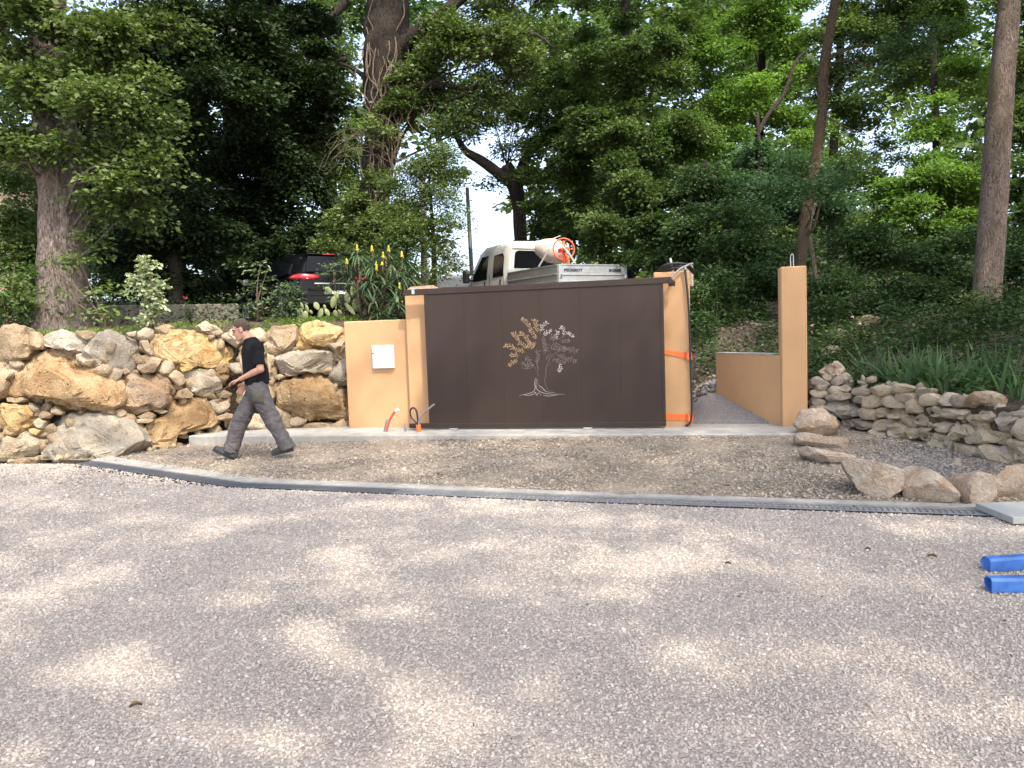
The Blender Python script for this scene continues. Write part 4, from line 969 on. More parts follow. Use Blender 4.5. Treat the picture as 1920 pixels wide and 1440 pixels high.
def rubble(line, zt, off, n, seed, mat, parent, smin, smax, batter):
    R = np.random.default_rng(seed); V0, F0 = ico(2); Vs, Fs = [], []; pts = np.array(line); seg = np.linalg.norm(pts[1:]-pts[:-1], axis=1); cum = np.r_[0, np.cumsum(seg)]
    for i in range(n):
        s = R.random()*cum[-1]; k = min(len(seg)-1, np.searchsorted(cum, s)-1); k = max(0, k); u = (s-cum[k])/seg[k]
        p = pts[k]*(1-u)+pts[k+1]*u; t = unit(pts[k+1]-pts[k]); nb = np.array([-t[1], t[0]]); z = R.random()**1.15*np.interp(s, cum, zt)
        p = p+nb*(off+R.uniform(0, .05)+batter*z); sz = R.uniform(smin, smax)
        W = V0.copy()
        for c_ in range(9):
            a = unit(R.normal(size=3)); d = W@a; o = R.uniform(.45, .8); W = W-np.maximum(0, d-o)[:, None]*a
        W = W*np.array([sz*R.uniform(.9, 1.5), sz, sz*R.uniform(.6, 1.0)])*(1+.22*vnoise(W*2.4+i*7.1, seed))[:, None]
        q = Quaternion(R.normal(size=4)).normalized().to_matrix() if R.random() < .5 else Matrix.Rotation(R.normal()*.5, 3, 'Y')
        W = W@np.array(q).T
        Vs.append(W+np.array([*p, z])); Fs.append(F0+len(V0)*i)
    link('rubble_fill', np_mesh('rubble_fill', np.concatenate(Vs), np.concatenate(Fs), True), mat, parent, kind='stuff')
bw = empty('boulder_wall', (-8.5, 8.7, 0), 'retaining wall of big golden and cream boulders behind the walking man', 'stone wall')
for i, (o, m, pts) in enumerate(LEFT): wall_stone('stone', m, pts, o, LW, bw, .14, 100+i)
rubble(LW, [1.62]*len(LW), .12, 420, 5, S_TAN, bw, .07, .13, .14)
rubble(LW, [.05]*5+[.2]*2, -.10, 60, 15, S_CREAM, bw, .03, .07, 0)
dw = empty('dry_stone_wall', (2.3, 9.6, 0), 'dry stone wall of small weathered stones right of the ochre post', 'stone wall')
for i, (m, pts) in enumerate(RIGHT): wall_stone('stone', m, pts, C3, RW, dw, .10, 300+i, .5)
rubble(RW, [.85, .8, .72, .62, .6, .6], .12, 320, 6, S_DRYG, dw, .05, .09, .10)
# loose boulders edging the apron: each lies on the ground by itself
EDGE = [([(35,650),(110,560),(260,545),(370,620),(400,680),(330,755),(180,775),(90,725)], 'rounded pinkish boulder at the foot of the free-standing post', .25, .5),
 ([(40,760),(140,750),(330,780),(480,790),(470,880),(340,892),(180,852),(70,842)], 'flat rose slab stone lying just below the rounded boulder at the post', .3, .35),
 ([(80,850),(160,860),(300,890),(520,930),(540,970),(360,995),(240,980),(110,915)], 'thin orange-faced slab stone half sunk in the gravel edge', .22, .3),
 ([(425,990),(560,970),(740,1000),(930,1060),(900,1200),(760,1312),(680,1302),(560,1180),(480,1060)], 'large wedge-shaped rose edging boulder, first beside the beige gravel', .3, .5),
 ([(930,1030),(1010,1005),(1150,1060),(1260,1120),(1390,1250),(1390,1330),(1200,1325),(960,1310),(915,1200)], 'triangular orange-rose edging boulder, second in the row above the drain', .28, .5),
 ([(1285,1130),(1380,1070),(1560,1060),(1680,1110),(1695,1260),(1580,1350),(1430,1330)], 'rounded rose edging boulder, third in the row above the drain', .28, .5),
 ([(1650,1150),(1780,1030),(1920,1000),(2050,1050),(2060,1310),(1690,1312)], 'rose boulder with a shadowed ledge, last in the row beside the grey paver', .28, .5),
 ([(1310,1000),(1350,950),(1400,960),(1410,1040),(1360,1065),(1315,1040)], 'small pale stone standing at the foot of the dry stone wall', .1, .5)]
for i, (pts, lab, dep, back) in enumerate(EDGE):
    q = [(C3[0]+x/C3[2], C3[1]+y/C3[2]) for x, y in pts]; lo = max(q, key=lambda p: p[1]); cx = sum(p[0] for p in q)/len(q)
    zb = .16 if i == 0 else (.10 if i in (1, 2) else .015)
    B = at_z(cx, lo[1], zb); nn = unit(np.array([-B[0], -B[1], 0])); nn = unit(nn+np.array([0, 0, .35])); e = unit(np.cross(np.array([0, 0, 1.0]), nn)); v = np.cross(nn, e)
    B2 = B-unit(np.array([-B[0], -B[1], 0]))*dep*.35
    P2 = []; cyy = sum(p[1] for p in q)/len(q); d = ray(cx, cyy); c = EYE+d*(((B2-EYE)@nn)/(d@nn))
    for (x, y) in q:
        d = ray(x, y); P = EYE+d*(((B2-EYE)@nn)/(d@nn))-c; P2.append([P@e, P@v])
    P2 = np.array(P2)
    if np.sum(P2[:, 0]*np.roll(P2[:, 1], -1)-P2[:, 1]*np.roll(P2[:, 0], -1)) < 0: P2 = P2[::-1]
    me = stone_mesh('boulder', P2, e, v, nn, c-nn*dep*.4, dep, 700+i, 4, rough=.05, cuts=13, blk=.32, grow=1.06, crease=26)
    link('boulder', me, S_ROSE if i < 7 else S_DRYG, origin=(c[0], c[1], 0), label=lab, cat='boulder', group='loose boulders edging the gravel apron')
# grey paver and blue bars at the right edge
A0 = at_z(1829.5, 942.7, .062); A1 = at_z(1899.6, 970, .062); e1 = A1-A0; e2 = np.array([-e1[1], e1[0], 0]); e2 = e2 if e2[0] > 0 else -e2
e2 = unit(e2)*.62; b = MB(); c = A0+(e1+e2)/2; c[2] = .036
b.box(c, (np.linalg.norm(e1)/2, .31, .026), [unit(e1*np.array([1, 1, 0])), unit(e2), (0, 0, 1)], .004)
b.build('paver', M['slab'], origin=(c[0], c[1], 0), label='flat grey paving slab lying over the right end of the drain', cat='paving slab')
def blue_bar(label, a, bpx, hollow):
    P = at_z(*a, 0.004); Q = at_z(*bpx, .004); t = unit(Q-P); s = np.array([-t[1], t[0], 0]); o = empty('steel_bar', P, label, 'bar', 'blue steel bars on the gravel'); L = 1.15
    prof = [(0, 0), (.055, 0), (.085, .03), (.085, .055), (.06, .078), (.012, .078), (0, .062)]
    b = MB()
    ring = lambda u, k: [P+t*u+s*(.0425+(y-.0425)*k)+np.array([0, 0, .005+.039+(z-.039)*k]) for y, z in prof]
    rings = [ring(.085, .80), ring(0, .80), ring(0, 1), ring(L, 1)] if hollow else [ring(.01, .75), ring(0, .97), ring(.004, 1), ring(L, 1)]
    b.loft(rings, smooth=False); b.build('section', M['blue'], o)
    b = MB(); r = [P+t*(.06 if hollow else .009)+s*(.0425+(y-.0425)*.78)+np.array([0, 0, .044+(z-.039)*.78]) for y, z in prof]; b.add(r, [list(range(len(r)))])
    b.build('end_plate_or_shade', M['dark'] if hollow else M['blue'], o)  # in the hollow bar, a near-black sheet painted for the shade inside
blue_bar('upper of the two blue steel bars at the right edge, its end closed', (1857, 1074), (1990, 1065), False)
blue_bar('lower of the two blue steel bars at the right edge, its end hollow', (1860, 1113), (1990, 1112), True)
# ------------------------------------------------------------------ walking man: each garment and the body is one continuous surface
def surface_net(f, lo, hi, h):
    lo = np.asarray(lo, float); hi = np.asarray(hi, float); n = np.ceil((hi-lo)/h).astype(int)+1
    ax = [lo[i]+h*np.arange(n[i]) for i in range(3)]
    G = np.stack(np.meshgrid(*ax, indexing='ij'), -1).astype(np.float32)
    D = f(G.reshape(-1, 3)).reshape(n).astype(np.float32)
    s = D < 0; c = np.zeros(n-1, int)
    for dx in (0, 1):
        for dy in (0, 1):
            for dz in (0, 1): c += s[dx:n[0]-1+dx, dy:n[1]-1+dy, dz:n[2]-1+dz]
    act = (c > 0) & (c < 8); idx = -np.ones(n-1, int); I = np.argwhere(act); idx[act] = np.arange(len(I))
    acc = np.zeros((len(I), 3)); cnt = np.zeros(len(I))
    cor = [(a, b, d) for a in (0, 1) for b in (0, 1) for d in (0, 1)]
    for i, p in enumerate(cor):
        for q in cor[i+1:]:
            if sum(abs(p[k]-q[k]) for k in range(3)) != 1: continue
            a = D[I[:, 0]+p[0], I[:, 1]+p[1], I[:, 2]+p[2]]; b = D[I[:, 0]+q[0], I[:, 1]+q[1], I[:, 2]+q[2]]
            m = (a < 0) != (b < 0); t = np.where(m, a/(a-b+1e-12), 0)
            acc += np.where(m[:, None], np.array(p)+(np.array(q)-np.array(p))*t[:, None], 0); cnt += m
    V = lo+(I+acc/cnt[:, None])*h; F = []
    for a in range(3):
        u, v = [(1, 2), (2, 0), (0, 1)][a]
        sl = [slice(None)]*3; s0 = list(sl); s1 = list(sl); s0[a] = slice(0, n[a]-1); s1[a] = slice(1, n[a])
        for d in (u, v): s0[d] = slice(1, n[d]-1); s1[d] = slice(1, n[d]-1)
        A = s[tuple(s0)]; B = s[tuple(s1)]; E = np.argwhere(A != B)
        if len(E) == 0: continue
        fl = A[E[:, 0], E[:, 1], E[:, 2]]; E = E.copy(); E[:, u] += 1; E[:, v] += 1
        def at(du, dv): k = E.copy(); k[:, u] -= du; k[:, v] -= dv; return idx[k[:, 0], k[:, 1], k[:, 2]]
        q = np.stack([at(0, 0), at(1, 0), at(1, 1), at(0, 1)], 1); q[~fl] = q[~fl][:, ::-1]; F.append(q)
    return V, np.concatenate(F)
def s_cap(P, a, b, ra, rb):
    a = np.asarray(a, np.float32); b = np.asarray(b, np.float32); d = b-a; t = np.clip(((P-a)@d)/(d@d+1e-9), 0, 1)
    return np.linalg.norm(P-a-t[:, None]*d, axis=1)-(ra+(rb-ra)*t)
def s_ell(P, c, r, A=None):
    q = P-np.asarray(c, np.float32)
    if A is not None: q = q@np.asarray(A, np.float32).T
    r = np.asarray(r, np.float32); k0 = np.linalg.norm(q/r, axis=1); k1 = np.linalg.norm(q/(r*r), axis=1)
    return k0*(k0-1)/(k1+1e-6)
def smin(a, b, k):
    h = np.clip(.5+.5*(b-a)/k, 0, 1); return b*(1-h)+a*h-k*h*(1-h)
def smax(a, b, k): return -smin(-a, -b, k)
MD = 9.62                                     # the man's distance
def mj(px, py, dd=0.0): return at_d(px, py, MD+dd)
skin_m = plain('skin', (.50,.265,.175), .5, nscale=25, namt=.12); hair_m = plain('short_brown_hair', (.075,.053,.037), .9, nscale=160, namt=.5, bump=.6)
def cloth(name, col, sc=9, amt=.25, b=.35):
    t = NT(name); v = t.coords('Object'); n1 = t.noise(v, sc, 5, .6, .6); n2 = t.noise(t.coords('Object', (1, 1, 2.2)), sc*2.2, 4, .6, 1.0); n3 = t.noise(v, 420, 2)
    c = t.ramp(n1, [(.3, tuple(x*(1-amt) for x in col)+(1,)), (.7, tuple(x*(1+amt) for x in col)+(1,))]); c = t.mix(.25, c, t.ramp(n3, [(.3, (.5,.5,.5,1)), (.7, (1,1,1,1))]), 'MULTIPLY')
    t.pbr(c, .9, t.bump(n2, b, .03), spec=.15); return t.m
shirt_m = cloth('black_tshirt', (.012,.012,.014), 10, .3, .5); trou_m = cloth('grey_work_trousers', (.115,.105,.105), 7, .28, .6)
pock_m = cloth('olive_pocket', (.095,.09,.072), 9, .2, .4); shoe_m = cloth('dark_work_shoe', (.06,.065,.066), 20, .3, .3); sole_m = plain('shoe_sole', (.035,.035,.037), .8)
hr = np.array([_cy, _sy, 0]); hf = np.array([-_sy, _cy, 0]); hu = np.array([0, 0, 1.0])
hd = math.radians(12)
hF = unit(-hr*math.cos(hd)-hf*math.sin(hd)); hS = unit(np.cross(hu, hF))              # heading, his left (toward camera)
tl = math.radians(17); fF = unit(hF*math.cos(tl)-hu*math.sin(tl)); fU = unit(hu*math.cos(tl)+hF*math.sin(tl))
HC = mj(451.5, 618); AX = np.stack([fF, hS, fU])
nk0 = HC-fF*.02-fU*.07; nk1 = mj(470, 642)
shN = mj(486, 652)+hS*.135; shF = mj(474, 652)-hS*.175
elN = mj(491.5, 691)+hS*.20; wrN = mj(453.5, 709.5)+hS*.14
elF = mj(474, 697)-hS*.21; wrF = mj(457, 722)-hS*.13
hipC = mj(483, 728); waist = mj(478, 702); chest = mj(474, 668)
kneL = mj(513, 789)+hS*.09; ankL = mj(541, 838)+hS*.08; hipL = mj(490, 740)+hS*.08
kneR = mj(453, 785)-hS*.06; ankR = mj(431, 846)-hS*.04; hipR = mj(477, 740)-hS*.08
def hand(base, d, palmn, fing, thumb_side, P, scale=1.0, curl=.5):
    """palm, four unequal bent fingers and a thumb off the side; d = finger direction, palmn = palm normal"""
    d = unit(d); palmn = unit(palmn-d*(palmn@d)); sd = np.cross(d, palmn)*thumb_side
    o = None
    def U(x):
        nonlocal o; o = x if o is None else smin(o, x, .008)
    for k in (-1, -.33, .33, 1): U(s_cap(P, base+sd*k*.020*scale, base+d*.088*scale+sd*k*.031*scale, .0165, .0125))
    for k, L in zip((1, .33, -.33, -1), (.070, .078, .072, .056)):
        a = base+d*.086*scale+sd*k*.030*scale; x = unit(d+palmn*curl*.45); y = unit(d+palmn*curl*1.3); z = unit(d+palmn*curl*2.2)
        b = a+x*L*.45*scale; c = b+y*L*.32*scale; e = c+z*L*.25*scale
        q = np.minimum(np.minimum(s_cap(P, a, b, .0100, .0092), s_cap(P, b, c, .0092, .0085)), s_cap(P, c, e, .0085, .0068)); o = smin(o, q, .004)
    a = base+d*.015*scale+sd*.026*scale; b = a+unit(d*.7+sd*.75+palmn*.35)*.042*scale; c = b+unit(d*.95+sd*.2+palmn*.5)*.032*scale
    o = smin(o, np.minimum(s_cap(P, a, b, .0135, .0108), s_cap(P, b, c, .0108, .0078)), .008)
    return o
def body_f(P):
    d = s_ell(P, HC+fU*.028-fF*.012, (.098, .074, .098), AX)
    d = smin(d, s_ell(P, HC+fF*.040-fU*.055, (.058, .052, .062), AX), .035)
    d = smin(d, s_cap(P, HC+fF*.068-fU*.112, HC+fF*.062-fU*.1, .021, .024), .03)
    d = smin(d, s_cap(P, HC-fF*.02-fU*.075+hS*.05, HC+fF*.055-fU*.108+hS*.018, .018, .017), .025)
    d = smin(d, s_cap(P, HC-fF*.02-fU*.075-hS*.05, HC+fF*.055-fU*.108-hS*.018, .018, .017), .025)
    d = smin(d, s_cap(P, HC+fF*.083+fU*.022+hS*.036, HC+fF*.083+fU*.022-hS*.036, .013, .013), .016)
    d = smin(d, s_cap(P, HC+fF*.090+fU*.012, HC+fF*.113-fU*.034, .0085, .0125), .012)
    d = smin(d, np.minimum(s_cap(P, HC+fF*.092-fU*.036+hS*.013, HC+fF*.1-fU*.036, .009, .009), s_cap(P, HC+fF*.092-fU*.036-hS*.013, HC+fF*.1-fU*.036, .009, .009)), .008)
    d = smin(d, s_cap(P, HC+fF*.088-fU*.064+hS*.018, HC+fF*.088-fU*.064-hS*.018, .0085, .0085), .008)
    d = smin(d, s_cap(P, HC+fF*.084-fU*.079+hS*.016, HC+fF*.084-fU*.079-hS*.016, .0095, .0095), .008)
    for s in (1, -1):
        d = smax(d, -(np.linalg.norm(P-(HC+fF*.104+fU*.002+hS*s*.034), axis=1)-.019), .014)
        d = smin(d, s_ell(P, HC-fF*.008-fU*.010+hS*s*.077, (.022, .012, .033), AX), .01)
        d = smax(d, -(np.linalg.norm(P-(HC-fF*.002-fU*.010+hS*s*.091), axis=1)-.011), .006)
    d = smin(d, s_cap(P, nk0, nk1, .054, .060), .03)
    d = smin(d, s_ell(P, chest+hu*.01, (.115, .165, .21), np.stack([hF, hS, hu])), .05)
    d = smin(d, s_ell(P, waist, (.105, .145, .20), np.stack([hF, hS, hu])), .06)
    d = smin(d, s_cap(P, shN, shF, .05, .05), .05)
    for sh, el, wr in ((shN, elN, wrN), (shF, elF, wrF)):
        d = smin(d, s_cap(P, sh, el, .052, .041), .04)
        m = el+(wr-el)*.3
        d = smin(d, np.minimum(s_cap(P, el, m, .040, .042), s_cap(P, m, wr, .042, .026)), .02)
    d = smin(d, hand(wrN, mj(436, 716)+hS*.12-wrN, -hu-hF*.25, None, 1, P, 1.08, .55), .014)
    d = smin(d, hand(wrF, mj(448, 735)-hS*.10-wrF, hF*-.2+hS*.9, None, 1, P, 1.0, .5), .014)
    return d
def folds(P, k, seed, amp): return amp*fbm(P*k, seed, 3)
def shirt_f(P):
    A = np.stack([hF, hS, hu])
    d = s_ell(P, chest+hu*.01, (.128, .182, .225), A); d = smin(d, s_ell(P, waist+hu*.01-hF*.005, (.132, .172, .27), A), .07)
    d = smin(d, s_cap(P, mj(482, 700), mj(484.5, 722), .135, .142), .06)
    d = smin(d, s_cap(P, shN, shF, .065, .065), .05)
    d = smin(d, s_cap(P, nk1-hu*.0, mj(474, 655), .082, .10), .05)
    for sh, el in ((shN, elN), (shF, elF)):
        e = sh+(el-sh)*.80; dd = unit(el-sh); s = s_cap(P, sh, e+dd*.05, .068, .074); s = smax(s, (P-e)@dd, .01); d = smin(d, s, .04)
    d = d+folds(P*np.array([1, 1, .55]), 9, 31, .016)+folds(P, 22, 33, .006)
    hem = mj(480, 723)
    d = smax(d, -((P-hem)@unit(hu+hF*.12)), .012)
    # neck opening with a short V to the front
    up = unit(hu+hF*.55); d = smax(d, -np.maximum(s_cap(P, nk1+hu*.14+hF*.05, nk1-hF*.005+hu*.006, .10, .060), -d-.05), .006)
    d = smax(d, -s_cap(P, nk1+hF*.07+hu*.05, nk1+hF*.105-hu*.045, .05, .018), .006)
    return d
def trouser_f(P):
    A = np.stack([hF, hS, hu])
    d = s_ell(P, hipC+hu*.005, (.138, .176, .165), A)
    lo = None
    for hp, kn, an, rs in ((hipL, kneL, ankL, (.122, .100, .088, .092)), (hipR, kneR, ankR, (.122, .104, .094, .098))):
        m = kn+(an-kn)*.55
        s = smin(s_cap(P, hp, kn, rs[0], rs[1]), np.minimum(s_cap(P, kn, m, rs[1], rs[2]), s_cap(P, m, an, rs[2], rs[3])), .03)
        dn = unit(an-kn); s = smax(s, (P-an)@dn-.02, .012)
        along = (P-an)@dn
        s = s+.005*np.sin(along*85+7*vnoise(P*11, 3))*np.exp(-np.maximum(0, -along-.02)/.10)*(along < .05)
        ak = (P-kn)@dn; s = s+.0035*np.sin(ak*60+8*vnoise(P*10, 6))*np.exp(-(ak/.10)**2)
        lo = s if lo is None else smin(lo, s, .035)
    d = smin(d, lo, .06); q_ = P@np.array([[.8,0,.6],[0,1,0],[-.6,0,.8]]); d = d+folds(q_*np.array([1, 1, .45]), 9, 41, .018)-abs(folds(q_*np.array([.6, 1, 1.5]), 13, 47, .016))+folds(P, 24, 43, .007)+.003
    return smax(d, (P-mj(480, 706))@hu, .01)
def make_person():
    foot = at_z(465, 858, .02); root = empty('person', foot, 'walking man in black V-neck t-shirt and grey work trousers, looking down', 'person')
    def part(name, f, lo, hi, h, mat, parent=root, smooth_iter=1):
        V, F = surface_net(f, lo, hi, h); me = np_mesh(name, V, F, True); return link(name, me, mat, parent)
    def bb(pts, m): a = np.array(pts); return a.min(0)-m, a.max(0)+m
    lo, hi = bb([HC, shN, shF, elN, elF, wrN, wrF, waist], .23)
    body = part('body', body_f, lo, hi, .0066, skin_m)
    lo, hi = bb([shN, shF, elN, elF, hipC, nk1], .24); part('tshirt', shirt_f, lo, hi, .0095, shirt_m)
    lo, hi = bb([hipC+hu*.1, kneL, ankL, kneR, ankR], .2); tr = part('trousers', trouser_f, lo, hi, .0095, trou_m)
    # hair: a cap over the crown and back of the skull, short at the sides
    def hair_f(P):
        d = s_ell(P, HC+fU*.034-fF*.016, (.1025, .0785, .1035), AX)
        q = (P-HC)@AX.T
        cut = np.maximum(-(q[:, 2]-.012+.25*np.clip(q[:, 0], -.05, .12)*1.2), 0)
        low = np.interp(q[:, 0], [-.11, -.045, -.02, -.005, .022, .034, .06, .078, .10], [-.05, -.045, -.02, -.015, -.01, .04, .060, .088, .098])+.008*vnoise(P*40, 5)
        d = smax(d, low-q[:, 2]-.004*vnoise(P*60, 3), .012)
        return d+.011*fbm(P*55, 12, 3)+.001
    lo, hi = bb([HC], .17); part('hair', hair_f, lo, hi, .006, hair_m)
    for s in (1, -1):
        b = MB(); c = HC+fF*.083+fU*.003+hS*s*.033
        b.lathe([(.0001, -.012), (.008, -.009), (.012, 0), (.008, .009), (.0001, .012)], c, fF, 10); b.build('eye', plain('eye_%s' % ('a' if s > 0 else 'b'), (.10,.075,.06), .3), root)
        b = MB(); b.tube(smooth_path([HC+fF*.094+fU*.018+hS*s*.016, HC+fF*.095+fU*.026+hS*s*.034, HC+fF*.078+fU*.020+hS*s*.054], 3), .0055, 6); b.build('eyebrow', hair_m, root)
    # pockets
    def pock(c, u, v, nn, w, h, name):
        b = MB(); n = 5; V = []; F = []
        for i in range(n):
            for j in range(n):
                p = c+u*(i/(n-1)-.5)*w+v*(j/(n-1)-.5)*h+nn*.25
                # drop onto the trousers
                for _ in range(14):
                    dd = trouser_f(p[None].astype(np.float32))[0]; p = p-nn*max(-.02, min(.05, (dd-.004)*.9))
                V.append(p)
        for i in range(n-1):
            for j in range(n-1): F.append((i*n+j, (i+1)*n+j, (i+1)*n+j+1, i*n+j+1))
        b.add(V, F, True); o = b.build(name, pock_m, root); m = o.modifiers.new('thick', 'SOLIDIFY'); m.thickness = .006; m.offset = 0
    pock(mj(485, 743)+hS*.1, hF, hu, hS, .17, .15, 'pocket')
    # shoes
    for nm, heel, toe, off in (('r', mj(437, 862)-hS*.03, mj(399, 846)-hS*.05, -1), ('l', mj(547, 845)+hS*.06, mj(513, 853)+hS*.05, 1)):
        f = unit(toe-heel); s = unit(np.cross(f, hu)); u = np.cross(s, f)
        heel = heel+u*.045; toe = toe+u*.038
        def shoe_f(P, heel=heel, toe=toe, f=f, u=u, nm=nm):
            L = np.linalg.norm(toe-heel)
            d = s_cap(P, heel+f*.01, heel+f*L*.55, .043, .046); d = smin(d, s_cap(P, heel+f*L*.5, toe-f*.03, .046, .040), .03)
            d = smin(d, s_cap(P, heel+f*.045+u*.02, heel+f*.05+u*.085, .045, .048), .035)
            return smax(d+.003*fbm(P*40, 3, 2), -((P-heel)@u)-.030, .006)
        lo, hi = bb([heel, toe, heel+u*.1], .1); sh = part('shoe', shoe_f, lo, hi, .007, shoe_m)
        b = MB(); L = np.linalg.norm(toe-heel); prof = []
        for k in range(20):
            a = 2*math.pi*k/20; x = math.cos(a); yv = math.sin(a); prof.append(heel+f*(L*.5-.01+x*(L*.5+.028))+s*yv*(.047-.006*(x < 0)))
        b.loft([[p-u*.046 for p in prof], [p-u*.026 for p in prof]], smooth=False); b.build('sole', sole_m, sh)
    b = MB(); b.tube([mj(434, 721)+hS*.12, mj(421, 730)+hS*.13, mj(408, 737)+hS*.14], [.0075, .008, .007], 8)
    b.build('stick', plain('brown_stick', (.10,.06,.035), .6), origin=mj(421, 730)+hS*.13, label='thin brown stick with pale tip held in the walking man\'s hand', cat='stick')
    return root
make_person()
# ------------------------------------------------------------------ vehicles: bodies lofted from cross-sections, details set proud
paint_black = plain('black_car_paint', (.004,.004,.005), .16, spec=.22, coat=.12, nscale=3, namt=.05)
paint_white = plain('cream_white_paint', (.56,.54,.48), .35, coat=.4, nscale=3, namt=.04)
glass_m = plain('dark_tinted_glass', (.005,.006,.007), .10, spec=.12, nscale=2)
tail_m = plain('red_tail_lamp', (.45,.02,.03), .2, spec=.6, coat=.6); clear_m = plain('clear_lamp', (.72,.70,.68), .2, coat=.5)
chrome = plain('chrome_trim', (.75,.76,.78), .14, metal=1.0, nscale=3, namt=.02); tyre_m = plain('tyre_rubber', (.02,.02,.021), .85, nscale=40, bump=.2)
rim_m = plain('alloy_rim', (.42,.43,.44), .3, metal=.8); plate_m = plain('number_plate', (.78,.78,.76), .5); plate_b = plain('plate_blue', (.03,.07,.35), .5)
alu = plain('ribbed_aluminium', (.43,.45,.45), .40, metal=.45, nscale=6, namt=.12); alu_side = plain('dull_aluminium_side', (.33,.32,.28), .5, metal=.35, nscale=6, namt=.12)
vanpaint = plain('grey_van_paint', (.20,.215,.23), .35, coat=.4, nscale=3, namt=.06); mixer_m = plain('dusty_mixer_drum', (.55,.45,.38), .75, nscale=9, namt=.22)
mixer_o = plain('orange_mixer_paint', (.75,.10,.03), .5, nscale=12, namt=.2); ink = plain('dark_lettering', (.03,.035,.06), .6)
class Frame:
    """vehicle axes: f forward, s to the vehicle's left, u up"""
    def __init__(s, o, f): s.o = np.asarray(o, float); s.f = unit(np.array([f[0], f[1], 0])); s.u = np.array([0, 0, 1.0]); s.s = np.cross(s.u, s.f)
    def p(s, x, y, z): return s.o+s.f*x+s.s*y+s.u*z
    def ax(s): return [s.f, s.s, s.u]
def camdir(lat, dep): return hr*lat+hf*dep
def car_ring(fr, x, hw_sill, hw_belt, hw_roof, z0, zb, zr, soft=.10):
    """closed section at length x: sill, bulging side, beltline, tumblehome, roof"""
    half = [(hw_sill*.80, z0), (hw_sill, z0+.08), (hw_belt*1.0, z0+(zb-z0)*.55), (hw_belt*.985, zb-.03), (hw_belt*.95, zb+.01)]
    if zr > zb+.06: half += [(hw_roof+(hw_belt*.95-hw_roof)*.5, zb+(zr-zb)*.5), (hw_roof, zr-.09), (hw_roof*.86, zr-.025), (hw_roof*.45, zr)]
    else: half += [(hw_belt*.90, zb+.03), (hw_belt*.80, zb+.045), (hw_belt*.6, zb+.055), (hw_belt*.3, zb+.06)]
    pts = half+[(-y, z) for y, z in half[::-1]]
    return [fr.p(x, y, z) for y, z in pts]
def wheel(fr, x, y, r, w, root, spokes=5):
    c = fr.p(x, y, r); a = fr.s*(1 if y > 0 else -1)
    b = MB(); b.lathe([(r*.66, -w/2), (r*.93, -w/2), (r, -w*.36), (r, w*.36), (r*.93, w/2), (r*.70, w/2), (r*.66, w*.42)], c, a, 30); wh = b.build('wheel', tyre_m, root)
    b = MB(); b.lathe([(r*.68, w*.30), (r*.70, w*.52), (r*.64, w*.50), (r*.62, w*.30)], c, a, 30)
    u = fr.u; v = np.cross(a, u)
    for k in range(spokes):
        for dlt in (-.14, .14):
            an = 2*math.pi*k/spokes+.3; an2 = an+dlt; d1 = math.cos(an)*u+math.sin(an)*v; d2 = math.cos(an2)*u+math.sin(an2)*v
            b.tube([c+a*w*.46+d1*r*.10, c+a*w*.46+d2*r*.64], r*.045, 6)
    b.lathe([(r*.13, w*.36), (r*.13, w*.5), (r*.05, w*.52)], c, a, 12); b.build('rim', rim_m, wh)
    b = MB(); b.lathe([(r*.6, w*.15), (r*.6, w*.2)], c, a, 20); b.build('hub_shade', tyre_m, wh)
def panel(fr, pts, mat, name, root, th=.008, lift=None, **kw):
    """plate with polygon pts (x, y, z in the vehicle's axes), pushed out along lift"""
    P = [fr.p(*q) for q in pts]; n = unit(np.cross(P[1]-P[0], P[-1]-P[0])) if lift is None else fr.f*lift[0]+fr.s*lift[1]+fr.u*lift[2]
    b = MB(); b.prism(P, n*th); return b.build(name, mat, root, **kw)
def text_part(name, s, size, pos, right, up, mat, root, ext=.002, align='CENTER'):
    cu = bpy.data.curves.new(name, 'FONT'); cu.body = s; cu.size = size; cu.extrude = ext; cu.align_x = align; cu.align_y = 'CENTER'; cu.resolution_u = 2
    cu.offset = .004; tmp = bpy.data.objects.new(name, cu); me = bpy.data.meshes.new_from_object(tmp); bpy.data.objects.remove(tmp)
    me.materials.clear(); me.materials.append(mat); o = bpy.data.objects.new(name, me); COL.objects.link(o); o.parent = root; o['kind'] = 'stuff'
    r = unit(right); u = unit(up-r*(up@r)); n = np.cross(r, u); l = np.asarray(pos)-np.array(root.location)
    o.matrix_local = Matrix(((r[0], u[0], n[0], l[0]), (r[1], u[1], n[1], l[1]), (r[2], u[2], n[2], l[2]), (0, 0, 0, 1))); return o

# black SUV on the terrace, seen from behind its left rear corner
al = math.radians(36.5); P0 = at_d(557, 560, 16.6); fr = Frame([0, 0, 0], camdir(-math.sin(al), math.cos(al)))
P0 = P0-fr.s*.90; P0[2] = 1.84; fr.o = P0
suv = empty('parked_car', fr.p(2.1, 0, 0), 'black SUV parked nose-away on the terrace behind the prickly pears', 'car')
st = [(0.0, .80, .80, .50, .42, .98, .98), (.05, .84, .86, .60, .30, 1.02, 1.10), (.25, .86, .90, .60, .27, 1.04, 1.38), (.48, .87, .91, .58, .25, 1.04, 1.53), (.9, .88, .92, .61, .24, 1.02, 1.60), (1.6, .88, .92, .62, .24, .99, 1.62), (2.5, .88, .92, .62, .24, .97, 1.58), (3.0, .88, .92, .60, .24, .96, 1.44), (3.45, .88, .92, .66, .24, .95, 1.12), (3.6, .88, .92, .7, .24, .95, .97), (3.95, .87, .89, .7, .26, .90, .90), (4.25, .80, .82, .7, .32, .80, .80), (4.38, .66, .68, .5, .40, .66, .66)]
b = MB(); b.loft([car_ring(fr, *q) for q in st]); b.build('body', paint_black, suv)
